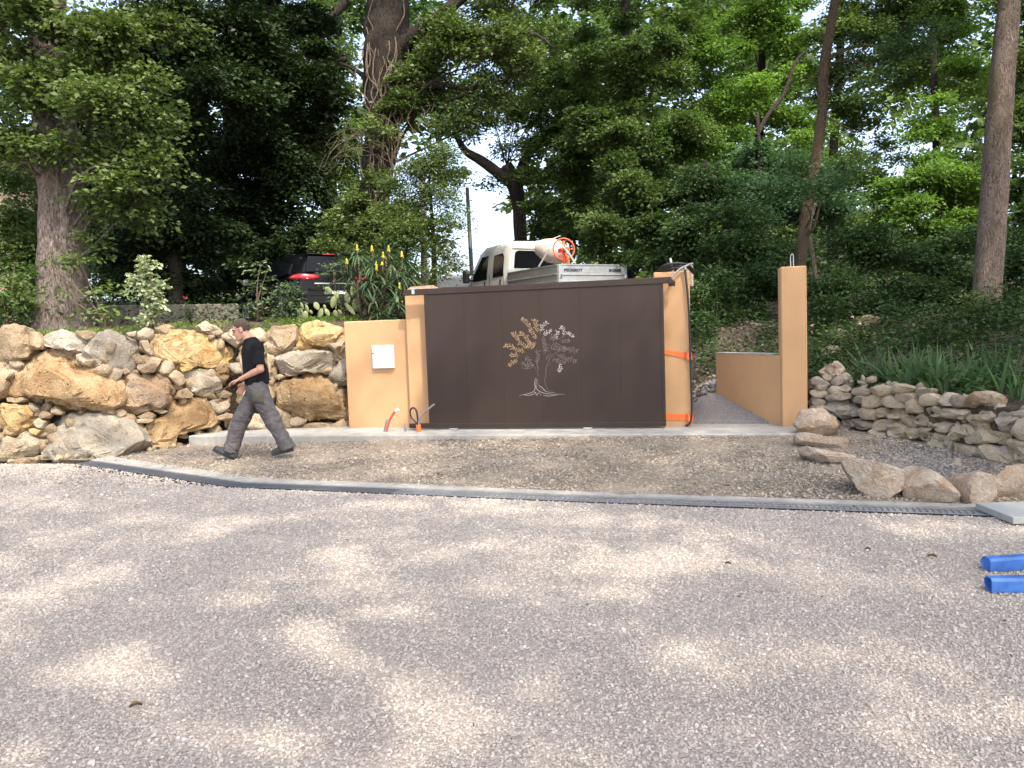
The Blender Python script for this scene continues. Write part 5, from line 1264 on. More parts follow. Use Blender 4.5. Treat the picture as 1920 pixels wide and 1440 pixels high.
for x in (.85, 3.5):
    for y in (.80, -.80): wheel(fr, x, y, .35, .23, suv)
    for y in (.915, -.915):
        b = MB(); an = np.linspace(.1, math.pi-.1, 14); pts = [fr.p(x+.43*math.cos(a), y, .35+.43*math.sin(a)) for a in an]; b.tube(pts, .03, 6); b.build('wheel_arch', tyre_m, suv)
panel(fr, [(.07,.66,1.10),(.07,-.66,1.10),(.32,-.50,1.46),(.32,.50,1.46)], glass_m, 'rear_window', suv, .05, (-.85, 0, .5))
panel(fr, [(.52,.845,1.10),(.95,.885,1.06),(1.6,.885,1.03),(1.6,.68,1.48),(.95,.67,1.47),(.66,.70,1.34)], glass_m, 'side_window', suv, .03, (0, .9, .3))
panel(fr, [(1.68,.885,1.03),(2.95,.885,1.0),(3.05,.83,1.08),(2.65,.68,1.42),(1.68,.68,1.47)], glass_m, 'side_window', suv, .03, (0, .9, .3))
for y in (1, -1):
    b = MB(); rg = []
    for k, (x, yy, h) in enumerate([(-.015, .38, .02), (-.02, .50, .06), (-.005, .68, .075), (.06, .82, .07), (.20, .90, .05), (.34, .925, .02)]):
        c = fr.p(x, yy*y, 1.0); rg.append([c+fr.u*h*math.sin(a)+(-fr.f*math.cos(a)*.03+fr.s*y*math.cos(a)*.02) for a in np.linspace(0, 2*math.pi, 10, endpoint=False)])
    b.loft(rg); b.build('tail_lamp', tail_m, suv)
    b = MB(); b.box(fr.p(.0, y*.63, 1.0), (.035, .05, .05), fr.ax(), .012); b.build('lamp_lens', clear_m, suv)
b = MB(); b.box(fr.p(-.02, 0, .86), (.014, .50, .018), fr.ax(), .006); b.build('chrome_strip', chrome, suv)
b = MB(); b.box(fr.p(-.035, 0, .50), (.05, .74, .10), fr.ax(), .03); b.box(fr.p(-.03, 0, .73), (.03, .62, .02), fr.ax(), .012); b.build('bumper', paint_black, suv)
b = MB(); b.box(fr.p(-.02, 0, .68), (.012, .26, .055), fr.ax(), .003); pl = b.build('number_plate', plate_m, suv)
b = MB(); b.box(fr.p(-.034, .235, .68), (.003, .022, .052), fr.ax()); b.build('plate_band', plate_b, pl)
b = MB()
for k, (yy, w) in enumerate([(.16, .008), (.125, .008), (.143, .004), (.06, .008), (.02, .008), (.04, .004), (-.05, .016)]): b.box(fr.p(-.0345, yy, .68), (.002, w, .036 if k not in (2, 5, 6) else .006), fr.ax())
b.build('plate_lettering', ink, pl, kind='stuff')
b = MB(); b.box(fr.p(.40, 0, 1.545), (.10, .50, .018), fr.ax(), .012); b.build('roof_spoiler', paint_black, suv)
b = MB(); b.box(fr.p(.30, 0, 1.538), (.008, .14, .010), fr.ax(), .003); b.build('brake_lamp', tail_m, suv)
for y in (1, -1):
    b = MB(); c = fr.p(3.0, y*1.02, 1.07); b.loft([[c+fr.f*(q*.0)+fr.s*y*dx+fr.u*(h*math.sin(a))+fr.f*(d*math.cos(a)) for a in np.linspace(0, 2*math.pi, 10, endpoint=False)] for dx, h, d, q in ((-.12, .04, .04, 0), (-.08, .08, .07, 0), (.04, .085, .07, 0), (.10, .05, .04, 0))]); b.build('wing_mirror', vanpaint if y > 0 else paint_black, suv)
    b = MB(); b.tube([fr.p(.8, y*.64, 1.63), fr.p(2.1, y*.60, 1.60)], .014, 6); b.build('roof_rail', paint_black, suv)
b = MB(); b.tube([fr.p(.10, .60, .98), fr.p(.16, .2, .985)], .008, 6); b.build('badge_bar', chrome, suv)

# white dropside lorry on the road, tail toward the gate
P0 = at_d(1047, 495, 18.8); al = math.radians(28.6); fr = Frame([0, 0, 0], camdir(-math.sin(al), math.cos(al)))
W2 = 1.04; TOPZ = 1.36; P0 = P0-fr.s*W2; P0[2] = P0[2]-TOPZ; fr.o = P0; fr2 = fr
trk = empty('flatbed_truck', fr.p(2, 0, 0), 'cream crew-cab lorry with an aluminium drop-side bed behind the gate', 'truck')
def board(name, a, bb, z0, z1, th, mat, ribs, out):
    b = MB(); P = fr.p(*a, 0); Q = fr.p(*bb, 0); t = unit(Q-P); L = np.linalg.norm(Q-P); n = fr.f*out[0]+fr.s*out[1]
    b.box((P+Q)/2+fr.u*(z0+z1)/2, (L/2, th/2, (z1-z0)/2), [t, unit(n), fr.u], .006)
    for (zz, hh, pr) in ribs: b.box((P+Q)/2+fr.u*zz+unit(n)*(th/2+pr/2), (L/2-.05, pr/2+.001, hh), [t, unit(n), fr.u], .006)
    return b.build(name, mat, trk)
z0, z1 = .90, TOPZ
board('tailgate', (0, W2), (0, -W2), z0-.03, z1, .03, alu, [(z0+.20, .012, .018), (z0+.04, .016, .02), (z1-.015, .015, .012)], (-1, 0))
board('side_board', (.02, W2), (2.62, W2), z0, z1, .03, alu_side, [(z0+.22, .014, .02), (z0+.05, .014, .02), (z1-.015, .015, .012)], (0, 1))
board('side_board', (.02, -W2), (2.62, -W2), z0, z1, .03, alu_side, [(z0+.22, .014, .02), (z0+.05, .014, .02)], (0, -1))
board('headboard', (2.64, W2), (2.64, -W2), z0, z1+.12, .03, alu, [], (1, 0))
b = MB(); b.box(fr.p(1.31, 0, z0-.06), (1.32, W2-.02, .05), fr.ax(), .01); b.build('bed_floor', alu_side, trk)
b = MB(); [b.box(fr.p(2.6, s*.36, .62), (2.5, .05, .09), fr.ax()) for s in (1, -1)]; [b.box(fr.p(x, 0, .78), (.04, .95, .05), fr.ax()) for x in (.1, .9, 1.7, 2.5)]; b.build('chassis', tyre_m, trk)
for y in (1, -1):
    b = MB(); b.box(fr.p(.01, y*.83, .74), (.03, .17, .07), fr.ax(), .01); b.build('tail_lamp', tail_m, trk)
    b = MB(); b.box(fr.p(-.025, y*(W2-.05), z0+.16), (.012, .03, .05), fr.ax(), .006); b.build('board_latch', chrome, trk)
b = MB(); b.box(fr.p(-.01, 0, .78), (.01, .26, .055), fr.ax()); b.build('number_plate', plate_m, trk)
text_part('tailgate_lettering', 'PEUGEOT', .092, fr.p(-.021, .62, z1-.15), -fr.s, fr.u, ink, trk).scale = (1.35, 1, 1)
text_part('tailgate_lettering', 'BOXER', .092, fr.p(-.021, -.66, z1-.15), -fr.s, fr.u, ink, trk).scale = (1.35, 1, 1)
# cab
def cab_ring(x, hw, zb, z0, zr, hr_): 
    half = [(hw*.9, z0), (hw, z0+.1), (hw, zb-.1), (hw*.985, zb), (hr_+(hw*.985-hr_)*.45, zb+(zr-zb)*.55), (hr_, zr-.14), (hr_*.95, zr-.05), (hr_*.80, zr-.008), (hr_*.4, zr)]
    return [fr.p(x, y, z) for y, z in half+[(-y, z) for y, z in half[::-1]]]
cs = [(2.72, .96, 1.25, .45, 2.22, .84), (2.74, .99, 1.25, .40, 2.25, .86), (3.3, 1.0, 1.25, .38, 2.27, .87), (4.3, 1.0, 1.25, .38, 2.26, .86), (4.75, 1.0, 1.25, .38, 2.12, .82), (5.35, 1.0, 1.22, .38, 1.42, .84), (5.5, .98, 1.15, .40, 1.24, .84), (5.75, .92, .95, .45, 1.02, .78), (5.86, .8, .8, .5, .86, .7)]
b = MB(); b.loft([cab_ring(*q) for q in cs]); b.build('cab', paint_white, trk)
panel(fr, [(2.705,.80,1.42),(2.705,-.80,1.42),(2.705,-.74,1.92),(2.705,-.66,1.98),(2.705,.66,1.98),(2.705,.74,1.92)], glass_m, 'rear_window', trk, .02, (-1, 0, 0))
b = MB()
for (x, y0, y1, z_, hh) in ((2.70, -.86, .86, 1.30, .012), (2.70, -.82, .82, 2.05, .012)): b.box(fr.p(x, 0, z_), (.012, y1, hh), fr.ax(), .004)
for y in (.86, -.86): b.box(fr.p(2.70, y, 1.68), (.012, .012, .36), fr.ax(), .004)
b.build('rear_panel_swage', paint_white, trk)
panel(fr, [(3.02,.975,1.30),(3.62,.975,1.30),(3.62,.90,1.92),(3.10,.895,1.94),(3.02,.91,1.84)], glass_m, 'door_window', trk, .02, (0, 1, .12))
panel(fr, [(4.02,.975,1.26),(4.95,.975,1.26),(4.98,.94,1.40),(4.45,.87,1.95),(4.02,.895,1.95)], glass_m, 'door_window', trk, .02, (0, 1, .12))
for x in (3.20, 4.18):
    b = MB(); b.box(fr.p(x-.06, 1.005, 1.12), (.03, .02, .10), fr.ax(), .012); b.build('door_handle', M['black'], trk)
for x in (2.96, 3.82, 5.0):
    b = MB(); b.box(fr.p(x, 1.0, .95), (.006, .006, .45), fr.ax()); b.build('door_seam', M['black'], trk)
for y in (1, -1):
    b = MB(); c = fr.p(4.95, y*1.20, 1.42); b.box(c, (.07, .10, .19), fr.ax(), .04); b.tube([fr.p(4.9, y*.98, 1.30), c-fr.u*.1], .025, 8); b.tube([fr.p(4.9, y*.96, 1.48), c+fr.u*.08], .025, 8); b.build('wing_mirror', M['black'], trk)
for x in (.95, 5.0):
    for y in (.84, -.84): wheel(fr, x, y, .34, .22, trk, 6)
# cement mixer strapped on the bed
mx = empty('cement_mixer', fr.p(.85, .1, z0-.01), 'cement mixer with dusty drum and orange ring wheel strapped on the lorry bed', 'cement mixer')
mc = at_d(1034, 473, 19.75); ring_c = at_d(1057, 467, 19.05)
ad = unit(camdir(-.75, .35)+hu*.25)
b = MB(); b.lathe([(.10, -.38), (.23, -.36), (.30, -.18), (.315, .02), (.27, .20), (.19, .38), (.17, .40), (.16, .38)], mc+hu*.04, ad, 28); b.build('drum', mixer_m, mx)
b = MB(); rn = unit(camdir(.12, -1.0)+hu*.05); ru = unit(np.cross(rn, np.array([1.0, 0, 0]))); rv = np.cross(rn, ru)
P = [ring_c+.265*(math.cos(a)*ru+math.sin(a)*rv) for a in np.linspace(0, 2*math.pi, 33)]; b.tube(P, .019, 8, caps=False)
for k in range(3):
    a = k*2*math.pi/3+.5; b.tube([ring_c, ring_c+.26*(math.cos(a)*ru+math.sin(a)*rv)], .013, 6)
b.lathe([(.06, -.03), (.06, .03)], ring_c, rn, 14); b.build('hand_wheel', mixer_o, mx)
b = MB(); base = ring_c-hu*.62
b.tube([ring_c+hu*.20, ring_c-hu*.1, base], .04, 8); b.tube([mc+ad*-.55-hu*.55, mc+ad*-.45, mc+ad*-.35+hu*.0], .035, 8); b.tube([base-rv*.16, base+rv*.16], .03, 8); b.box(ring_c-hu*.02, (.20, .05, .05), fr.ax(), .015)
b.build('stand', mixer_o, mx)
ms = empty('ratchet_strap', mc+hu*.4, 'pale lashing straps running from the cement mixer down to the lorry bed', 'strap')
def flat(mb, pts, w):
    V = []; P = [np.asarray(p) for p in pts]
    for p in P: V += [p-hr*w, p+hr*w]
    V2 = [v+hf*.006 for v in V]; n = len(P)
    mb.add(V+V2, [(2*i, 2*i+1, 2*i+3, 2*i+2) for i in range(n-1)]+[(2*n+2*i, 2*n+2*i+2, 2*n+2*i+3, 2*n+2*i+1) for i in range(n-1)])
b = MB(); flat(b, [at_d(1050, 442, 19.0), at_d(1040, 446, 18.98), at_d(1030, 466, 18.97), at_d(1010, 500, 19.2)], .022); b.build('webbing', plain('pale_webbing', (.52,.50,.44), .8), ms, fixn=False)
b = MB(); flat(b, [at_d(1052, 458, 18.85), at_d(1066, 473, 18.8), at_d(1079, 494, 18.8)], .026); b.build('webbing', plain('grey_webbing', (.30,.29,.27), .8), ms, fixn=False)

# grey van far down the road
al = math.radians(14); P0 = at_d(806, 560, 28); fr = Frame([0, 0, 0], camdir(math.sin(al), math.cos(al))); P0 = P0-fr.s*.9
zt = at_d(815, 517, 28)[2]; P0[2] = zt-1.85; fr.o = P0
van = empty('parked_van', fr.p(2, 0, 0), 'grey van parked on the road beyond the utility pole', 'van')
st = [(0, .84, .88, .70, .40, 1.05, 1.72), (.06, .88, .92, .74, .34, 1.05, 1.82), (.6, .88, .92, .76, .32, 1.05, 1.85), (2.6, .88, .92, .76, .32, 1.05, 1.84), (3.2, .88, .92, .74, .32, 1.03, 1.55), (3.6, .88, .92, .7, .32, 1.0, 1.08), (4.2, .82, .86, .7, .36, .88, .90), (4.4, .7, .72, .6, .42, .7, .7)]
b = MB(); b.loft([car_ring(fr, *q) for q in st]); b.build('body', vanpaint, van)
panel(fr, [(.01,.74,1.12),(.01,-.74,1.12),(.05,-.68,1.68),(.05,.68,1.68)], glass_m, 'rear_window', van, .03, (-1, 0, 0))
panel(fr, [(.3,-.91,1.1),(2.6,-.91,1.1),(2.6,-.80,1.66),(.3,-.80,1.66)], plain('pale_side_glass', (.35,.40,.46), .1, spec=.7), 'side_window', van, .02, (0, -1, .2))
for y in (1, -1):
    b = MB(); b.box(fr.p(.0, y*.86, 1.05), (.04, .045, .20), fr.ax(), .015); b.build('tail_lamp', tail_m, van)
for x in (.8, 3.4):
    for y in (.8, -.8): wheel(fr, x, y, .32, .2, van)
# ------------------------------------------------------------------ trees
L_OAK = mat_leaf('oak_leaf', (.022,.045,.010,1), (.15,.20,.065,1), .32)
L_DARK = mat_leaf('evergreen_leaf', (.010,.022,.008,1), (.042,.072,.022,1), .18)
L_LIME = mat_leaf('bright_leaf', (.045,.095,.015,1), (.18,.285,.065,1), .45)
L_MID = mat_leaf('mid_green_leaf', (.022,.052,.014,1), (.135,.19,.060,1), .36)
L_BLUE = mat_leaf('bluish_leaf', (.020,.055,.026,1), (.11,.185,.085,1), .35)
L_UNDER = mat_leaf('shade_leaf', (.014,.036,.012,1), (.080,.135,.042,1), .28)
B_OAK = mat_bark('oak_bark', (.09,.07,.057,1), (.36,.29,.245,1))
B_DARK = mat_bark('dark_bark', (.020,.016,.013,1), (.080,.064,.052,1), 1.2)
B_PINE = mat_bark('grey_brown_bark', (.10,.073,.057,1), (.36,.28,.22,1), 1.5, (.16,.13,.06,1))
B_SLIM = mat_bark('slim_trunk_bark', (.06,.042,.028,1), (.20,.15,.10,1), 2.2, (.22,.17,.07,1))
B_PALE = mat_bark('pale_bark', (.16,.12,.085,1), (.36,.29,.21,1), 2)
gz = ground_z
def foot_z(q): p = at_d(*q); return gz(p[0], p[1])-.08
# big oak at the left edge
q = (118, 590, 12.8)
tree('oak_tree', 'thick grey-barked oak on the terrace at the far left with leafy sprays across its trunk', None,
 [(118,585,12.8),(117,480,12.8),(112,330,12.85),(98,200,12.9),(88,60,13),(84,-130,13),(100,-420,13.2)], [45,41,39,35,32,30,20],
 [(60,70,12.2,110,60,1,.1),(190,55,12.0,90,50,1,.15),(40,150,12.1,70,60,1.1,.1),(150,125,11.9,120,45,1.2,.15),(95,185,11.8,75,30,1.2,.2),(235,95,12.1,70,50,1),(190,200,11.9,90,40,1.1,.1),(255,230,12.1,55,45,1),(240,290,12,60,35,1.2,.15),(285,315,12.1,45,28,1.1,.2),(225,335,11.9,60,30,1.2,.2),(130,268,11.8,75,18,1.2,.25),(255,375,12.2,40,40,.9),(60,285,11.9,40,18,1.1,.25),(20,230,12.3,50,60,1),(180,395,12.1,30,30,.8),(310,60,12.8,50,50,.8),(20,20,12.4,80,40,1),
  (120,-120,12.6,260,110,.55),(-150,60,12.8,130,160,.6),(350,-150,13,200,110,.5),(100,-380,13.2,380,140,.45),(-250,-200,13.2,220,150,.45),(450,-350,13.5,200,130,.4)],
 .09, L_OAK, B_OAK, seed=21, foot=foot_z(q), lai=4.4, spray=.30, per=14, bough=.05, k=34, ridge=.06, flare=.24, asp=.62, gap=.2)
# dark evergreen oaks behind the terrace
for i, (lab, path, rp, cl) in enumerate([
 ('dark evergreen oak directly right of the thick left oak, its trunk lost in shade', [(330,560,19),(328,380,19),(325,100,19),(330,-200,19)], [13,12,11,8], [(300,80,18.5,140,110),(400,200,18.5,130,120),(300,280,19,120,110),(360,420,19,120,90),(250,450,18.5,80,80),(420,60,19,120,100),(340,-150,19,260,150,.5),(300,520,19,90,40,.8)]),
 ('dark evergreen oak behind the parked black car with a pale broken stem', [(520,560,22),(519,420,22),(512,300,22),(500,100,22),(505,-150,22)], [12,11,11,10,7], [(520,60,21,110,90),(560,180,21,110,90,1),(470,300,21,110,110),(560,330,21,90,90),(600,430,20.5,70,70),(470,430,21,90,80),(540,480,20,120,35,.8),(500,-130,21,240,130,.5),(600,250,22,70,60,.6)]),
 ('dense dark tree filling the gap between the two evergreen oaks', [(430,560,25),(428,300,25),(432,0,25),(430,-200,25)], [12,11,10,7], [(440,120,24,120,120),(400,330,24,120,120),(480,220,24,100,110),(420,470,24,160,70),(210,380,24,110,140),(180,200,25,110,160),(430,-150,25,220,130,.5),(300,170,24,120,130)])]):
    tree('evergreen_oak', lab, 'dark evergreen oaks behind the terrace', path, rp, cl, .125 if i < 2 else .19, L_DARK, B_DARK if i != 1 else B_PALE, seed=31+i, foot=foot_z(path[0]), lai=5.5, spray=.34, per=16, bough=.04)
tree('evergreen_oak', 'tree behind the tall oak whose arching dark boughs cross sunlit leaves at the top', 'dark evergreen oaks behind the terrace', [(615,560,30),(620,300,30),(600,100,30),(560,-100,30)], [12,11,10,8],
 [(640,120,29,50,60,.7,.3),(625,260,29,45,60,.9,.35),(600,30,29,60,50,.7,.25),(540,20,29,70,50,.7,.1),(640,330,29,60,60,.9,.2),(560,90,28,50,50,.6),(590,-140,29,170,110,.5),(650,420,28,70,70,.8)], .11, L_MID, B_DARK, seed=36, foot=foot_z((615,560,30)), lai=4.6, spray=.4, per=14, bough=.03,
 limbs=[([(640,60,27),(590,45,27),(540,55,27),(480,62,27)], [7,7,6,3]), ([(650,110,27),(600,130,27),(545,148,27)], [5,4,2]), ([(650,0,27),(625,30,27),(600,50,27)], [9,7,5])])
# tall central oak with ivy stems
tree('oak_tree', 'tall dark oak with forked top and pale vine stems, rising above the parked car', None,
 [(700,520,19.5),(702,400,19.5),(708,320,19.5),(720,230,19.4),(722,150,19.4),(724,80,19.3),(728,20,19.3),(720,-60,19.3),(700,-260,19.3)], [28,26,29,33,36,42,40,30,22],
 [(715,240,18.7,28,22,1.3,.3),(775,215,19,50,35,1,.1),(800,60,18.8,60,45,.9,.1),(840,130,18.8,70,50,1,.1),(880,60,18.6,70,50,1,.1),(930,110,18.4,60,40,.9,.2),(960,60,18.6,80,50,.8),(1000,110,18.4,50,35,.9,.25),(910,190,18.8,60,35,.8),(850,210,19,50,40,.8),(700,370,19,45,40,1.1,.2),(730,430,18.6,50,60,1.2,.2),(660,440,18.8,60,60,1.1,.1),(690,490,18.5,70,40,1,.1),(620,480,18.6,50,35,1),(780,140,19.3,50,60,.9,0),(970,-20,19,120,50,.6),(720,-140,19.3,200,90,.6),(900,-160,19,200,100,.6),(560,-200,19.2,140,100,.5)],
 .100, L_OAK, B_DARK, seed=41, foot=foot_z((700,520,19.5)), lai=5.4, spray=.26, per=14, bough=.05, k=30, ridge=.10, flare=.2, gap=.25,
 limbs=[([(728,110,19.3),(765,75,19.1),(810,40,18.9),(870,-10,18.8),(950,-90,18.6)], [17,15,12,10,7]), ([(735,175,19.2),(775,165,18.9),(815,158,18.8),(832,162,18.8)], [11,10,9,7]), ([(700,155,19.4),(665,130,19.4),(640,120,19.4)], [5,4,2]), ([(830,160,18.9),(880,165,18.8),(950,150,18.7)], [4,3,2]), ([(815,40,18.9),(900,70,18.6),(990,60,18.4),(1040,90,18.3)], [8,6,4,2])])
def vines(parent_name):
    R = np.random.default_rng(77); root = empty('dry_vine', at_d(700, 500, 19.0), 'bare pale ivy stems climbing and dangling from the tall central oak trunk', 'vine'); b = MB()
    for i in range(34):
        x = 690+R.random()*60; y = 60+R.random()*380; D = 18.85
        P = [at_d(x, y, D)]
        for k in range(6): x += R.normal()*7; y -= R.uniform(12, 34); P.append(at_d(x, y, D+R.normal()*.05))
        b.tube(smooth_path(P, 3), R.uniform(.006, .020), 5)
    for i in range(24):
        x = 690+R.normal()*12; y = 205+R.random()*90; s = -1 if R.random() < .75 else 1; P = [at_d(x, y, 18.8)]; a = R.uniform(-.6, .7)
        L = R.uniform(40, 100)
        for k in range(1, 6): P.append(at_d(x+s*L*.9*k/5+R.normal()*3, y+a*L*k/5*.6+(k/5)**2*L*R.uniform(.2, .9), 18.7+R.normal()*.1))
        b.tube(smooth_path(P, 3), [r for r in interp_r([.010, .004], 16)], 4)
    for (x, y, L) in ((808, 170, 100), (790, 200, 60), (800, 190, 50), (760, 250, 40), (770, 180, 70)):
        P = [at_d(x+6*math.sin(k*1.3), y+L*k/6, 18.7) for k in range(7)]; b.tube(smooth_path(P, 3), .009, 4)
    b.build('vine_stem', B_PALE, root, fixn=False)
vines('')
tree('young_tree', 'light green small-leaved young tree around the wooden utility pole', None, [(815,545,17.5),(812,440,17.5),(805,340,17.5)], [5,4,2],
 [(790,300,17,45,30,1,.15),(830,310,17.2,40,35,.9,.1),(770,345,17,55,40,1,.1),(825,365,17.2,50,40,.7,.1),(845,420,17.2,35,60,.55,.15),(790,420,17,45,60,.7,.1),(755,480,16.8,60,50,1),(830,480,17,40,50,.5,.1),(720,420,17,40,40,.9,.1)], .06, L_OAK, B_SLIM, seed=44, foot=foot_z((815,545,17.5)), lai=3.6, spray=.2, per=14, bough=.015)
# forked dark oak behind the lorry
tree('oak_tree', 'dark forked oak behind the lorry, black against the bright sky gap', None,
 [(985,560,27),(976,440,27),(973,390,27),(965,345,27),(950,310,27)], [14,12,12,15,11],
 [(1050,250,26,90,60,1),(1100,330,26,90,70,1),(1010,330,26,50,30,.8),(960,200,26.5,80,40,.7),(880,250,26.5,50,40,.6),(1080,170,26,90,60,.9,.1),(1040,400,25.8,60,40,.9),(1080,450,25.5,70,40,1),(930,140,27,60,40,.5),(870,180,27,50,50,.6),(1000,60,27,110,60,.7,.1),(1110,110,26,80,60,.8,.1),(900,345,26.8,40,14,.4),(850,330,26.8,40,30,.6),(960,-120,27,260,120,.5),(890,90,27,80,60,.7),(960,270,26.8,60,25,.25)],
 .122, L_MID, B_DARK, seed=51, foot=foot_z((985,560,27)), lai=4.8, spray=.34, per=14, bough=.025, gap=.2,
 limbs=[([(968,350,27),(935,325,27),(900,300,27),(870,280,27),(850,240,27),(830,200,27)], [12,11,9,7,5,3]), ([(968,350,27),(985,300,27),(1000,280,27),(1030,250,27),(1060,215,27)], [13,9,7,5,3]), ([(1010,330,27),(1050,300,27),(1100,270,27)], [5,3,2])])
# right-hand wood, tree by tree
RT = [
 ('dense mid-green tree standing right behind the lorry bed', [(1180,560,23),(1178,300,23),(1172,50,23),(1175,-150,23)], [10,9,8,5], [(1190,120,22,110,80,1,.05),(1150,230,22,90,70),(1230,260,22,110,80),(1180,360,21.5,110,70),(1260,380,21,90,60),(1140,440,21,60,50),(1220,460,20.5,110,50),(1240,60,22,90,70,.9,.1),(1190,-100,22.5,220,110,.5)], .09, L_MID, 4.6),
 ('bright yellow-green tree lit from above, left of the slim leaning trunk', [(1425,480,24),(1424,300,24),(1428,150,24),(1432,0,24),(1436,-200,24)], [8,7.5,7,6,4], [(1330,60,23,90,70,.9,.1),(1400,40,23.5,80,60,.9,.25),(1330,160,23,80,60,1,.15),(1390,190,23,80,60,1,.2),(1460,130,23.5,70,70,.9,.3),(1480,230,23,70,60,.9,.15),(1340,260,22,80,60,1),(1440,30,23,90,50,.8,.3),(1400,-120,23.5,240,110,.5)], .085, L_LIME, 3.8),
 ('slender tree with a diagonal branch in the middle of the right wood', [(1418,210,21),(1440,215,21)], [3,3], [(1420,310,20.5,90,50,1),(1360,340,20,80,50,1.0),(1480,330,20.5,70,50,1),(1420,390,19.5,110,50,1.1),(1530,400,19.5,70,60,1)], .085, L_BLUE, 4.4),
 ('leafy tree behind the slim trunk, sky showing through its right side', [(1560,520,24),(1562,300,24),(1575,100,24),(1580,-100,24)], [9,8,7,5], [(1590,60,23,80,60,.9,.2),(1640,110,23,90,50,.9,.1),(1560,180,23.5,60,60,.8,.1),(1690,60,23.5,80,60,.8,.15),(1600,330,23,70,50,.7,.1),(1620,215,24,70,30,.3),(1650,240,26,80,50,.35),(1665,300,24,50,26,.3),(1730,130,23.5,80,60,.8,.1),(1640,20,23.5,120,40,.8,.2),(1650,-120,24,220,110,.5)], .09, L_MID, 3.6),
 ('green tree left of the thick leaning trunk with yellowish lower boughs', [(1760,560,22),(1758,350,22),(1750,100,22),(1750,-100,22)], [8,7,6,4], [(1760,240,21.5,70,60,.8,.15),(1720,330,21,90,60,1,.15),(1790,340,21,70,70,1,.1),(1700,400,20.5,100,50,1.1,.05),(1780,440,20,90,60,1),(1800,150,22,70,60,.7,.1),(1770,40,22,90,60,.7,.1),(1760,-120,22,200,100,.5)], .09, L_LIME, 4.0),
 ('tree at the right edge behind the thick leaning trunk', [(1935,560,20),(1932,300,20),(1925,50,20)], [8,7,6], [(1910,230,19.5,60,60,.9,.1),(1930,330,19,70,60,1),(1900,420,18.5,60,60,1),(1930,120,20,60,60,.7,.15),(1990,250,20,80,130,.8),(1920,20,20.5,60,50,.6,.1),(1960,-120,20,180,100,.5)], .09, L_MID, 4.2),
 ('shaded dense tree behind the ochre pillar at the path', [(1330,560,19),(1326,400,19),(1322,300,19)], [5,4,3], [(1330,430,18,70,50,1.1),(1290,470,18,60,40,1.1),(1390,470,17.5,80,50,1.1),(1340,520,17,70,50,1.1),(1300,330,19,60,50,.9,.1)], .085, L_UNDER, 4.6),
]
for i, (lab, path, rp, cl, lf, lm, la) in enumerate(RT):
    if i == 2: path = [(1416,520,20),(1418,420,20),(1424,330,20),(1420,210,20)]; rp = [4,4,4,3]
    tree('broadleaf_tree', lab, 'trees of the right-hand wood', path, rp, cl, lf*1.22, lm, B_DARK, seed=61+i, foot=foot_z(path[0]), lai=la*1.3, spray=.3, per=14, bough=.022, gap=.15,
      limbs=[([(1419,255,20),(1440,215,20.2),(1470,175,20.4),(1490,120,20.5),(1510,95,20.5)], [4,4,3.5,3,2])] if i == 2 else ())
tree('slim_tree', 'slim leaning brown trunk rising just right of the ochre post', None,
 [(1497,560,14.5),(1502,480,14.5),(1512,400,14.5),(1528,310,14.5),(1540,220,14.5),(1545,130,14.5),(1556,60,14.5),(1566,0,14.5),(1590,-150,14.5),(1600,-330,14.5)], [11,10.5,10.5,10,9,9,8.5,8,7,4],
 [(1690,100,14,70,28,.9,.1),(1650,130,13.8,50,22,.9,.15),(1720,70,14.2,60,30,.7,.1),(1600,90,14.2,40,20,.5,.1),(1480,310,13.8,60,24,.9,.05),(1450,350,13.8,50,22,1,.1),(1500,370,13.6,60,26,1),(1570,330,14,40,20,.7),(1600,-150,14.5,220,90,.45),(1520,-320,14.5,240,100,.45),(1750,-250,14.5,160,100,.4)],
 .07, L_BLUE, B_SLIM, seed=81, foot=foot_z((1497,560,14.5)), lai=3.2, spray=.26, per=18, bough=.018, k=20, ridge=.05, flare=.1, asp=.42,
 limbs=[([(1545,118,14.5),(1580,95,14.3),(1625,85,14.1),(1690,95,14)], [4,3.4,2.6,1.2]), ([(1545,120,14.5),(1600,115,14.3),(1650,130,14)], [2.4,2,1]), ([(1516,440,14.4),(1528,420,14.3),(1545,350,14.3)], [3,2.5,1.5]), ([(1541,215,14.5),(1570,230,14.3),(1610,250,14.1)], [2.2,1.6,.8])])
tree('thin_tree', 'thin pale stem leaning beside the slim trunk behind the ochre post', None, [(1534,560,15),(1527,500,15),(1517,430,15),(1530,380,15)], [4,4,3.5,2.5], [], .07, L_BLUE, B_PALE, seed=83, foot=foot_z((1534,560,15)), auto=False, k=10)
tree('thick_tree', 'thick straight trunk leaning right at the right edge, ivy at its foot', None,
 [(1836,690,12.2),(1843,630,12.2),(1853,520,12.2),(1862,400,12.2),(1870,270,12.2),(1880,140,12.2),(1893,0,12.2),(1910,-200,12.2),(1925,-420,12.2)], [27,25,24,23,22,20.5,18.5,16,10],
 [(1900,-250,12.2,260,100,.5),(1700,-330,12,220,110,.5),(2050,-300,12,220,120,.5),(1900,-480,12.2,330,120,.5),(1560,-260,11.5,160,90,.45),(2120,-120,12.5,120,120,.4)],
 .10, L_OAK, B_PINE, seed=91, foot=foot_z((1836,690,12.2)), lai=4.2, spray=.3, per=14, bough=.05, k=34, ridge=.045, flare=.06, gap=.2)
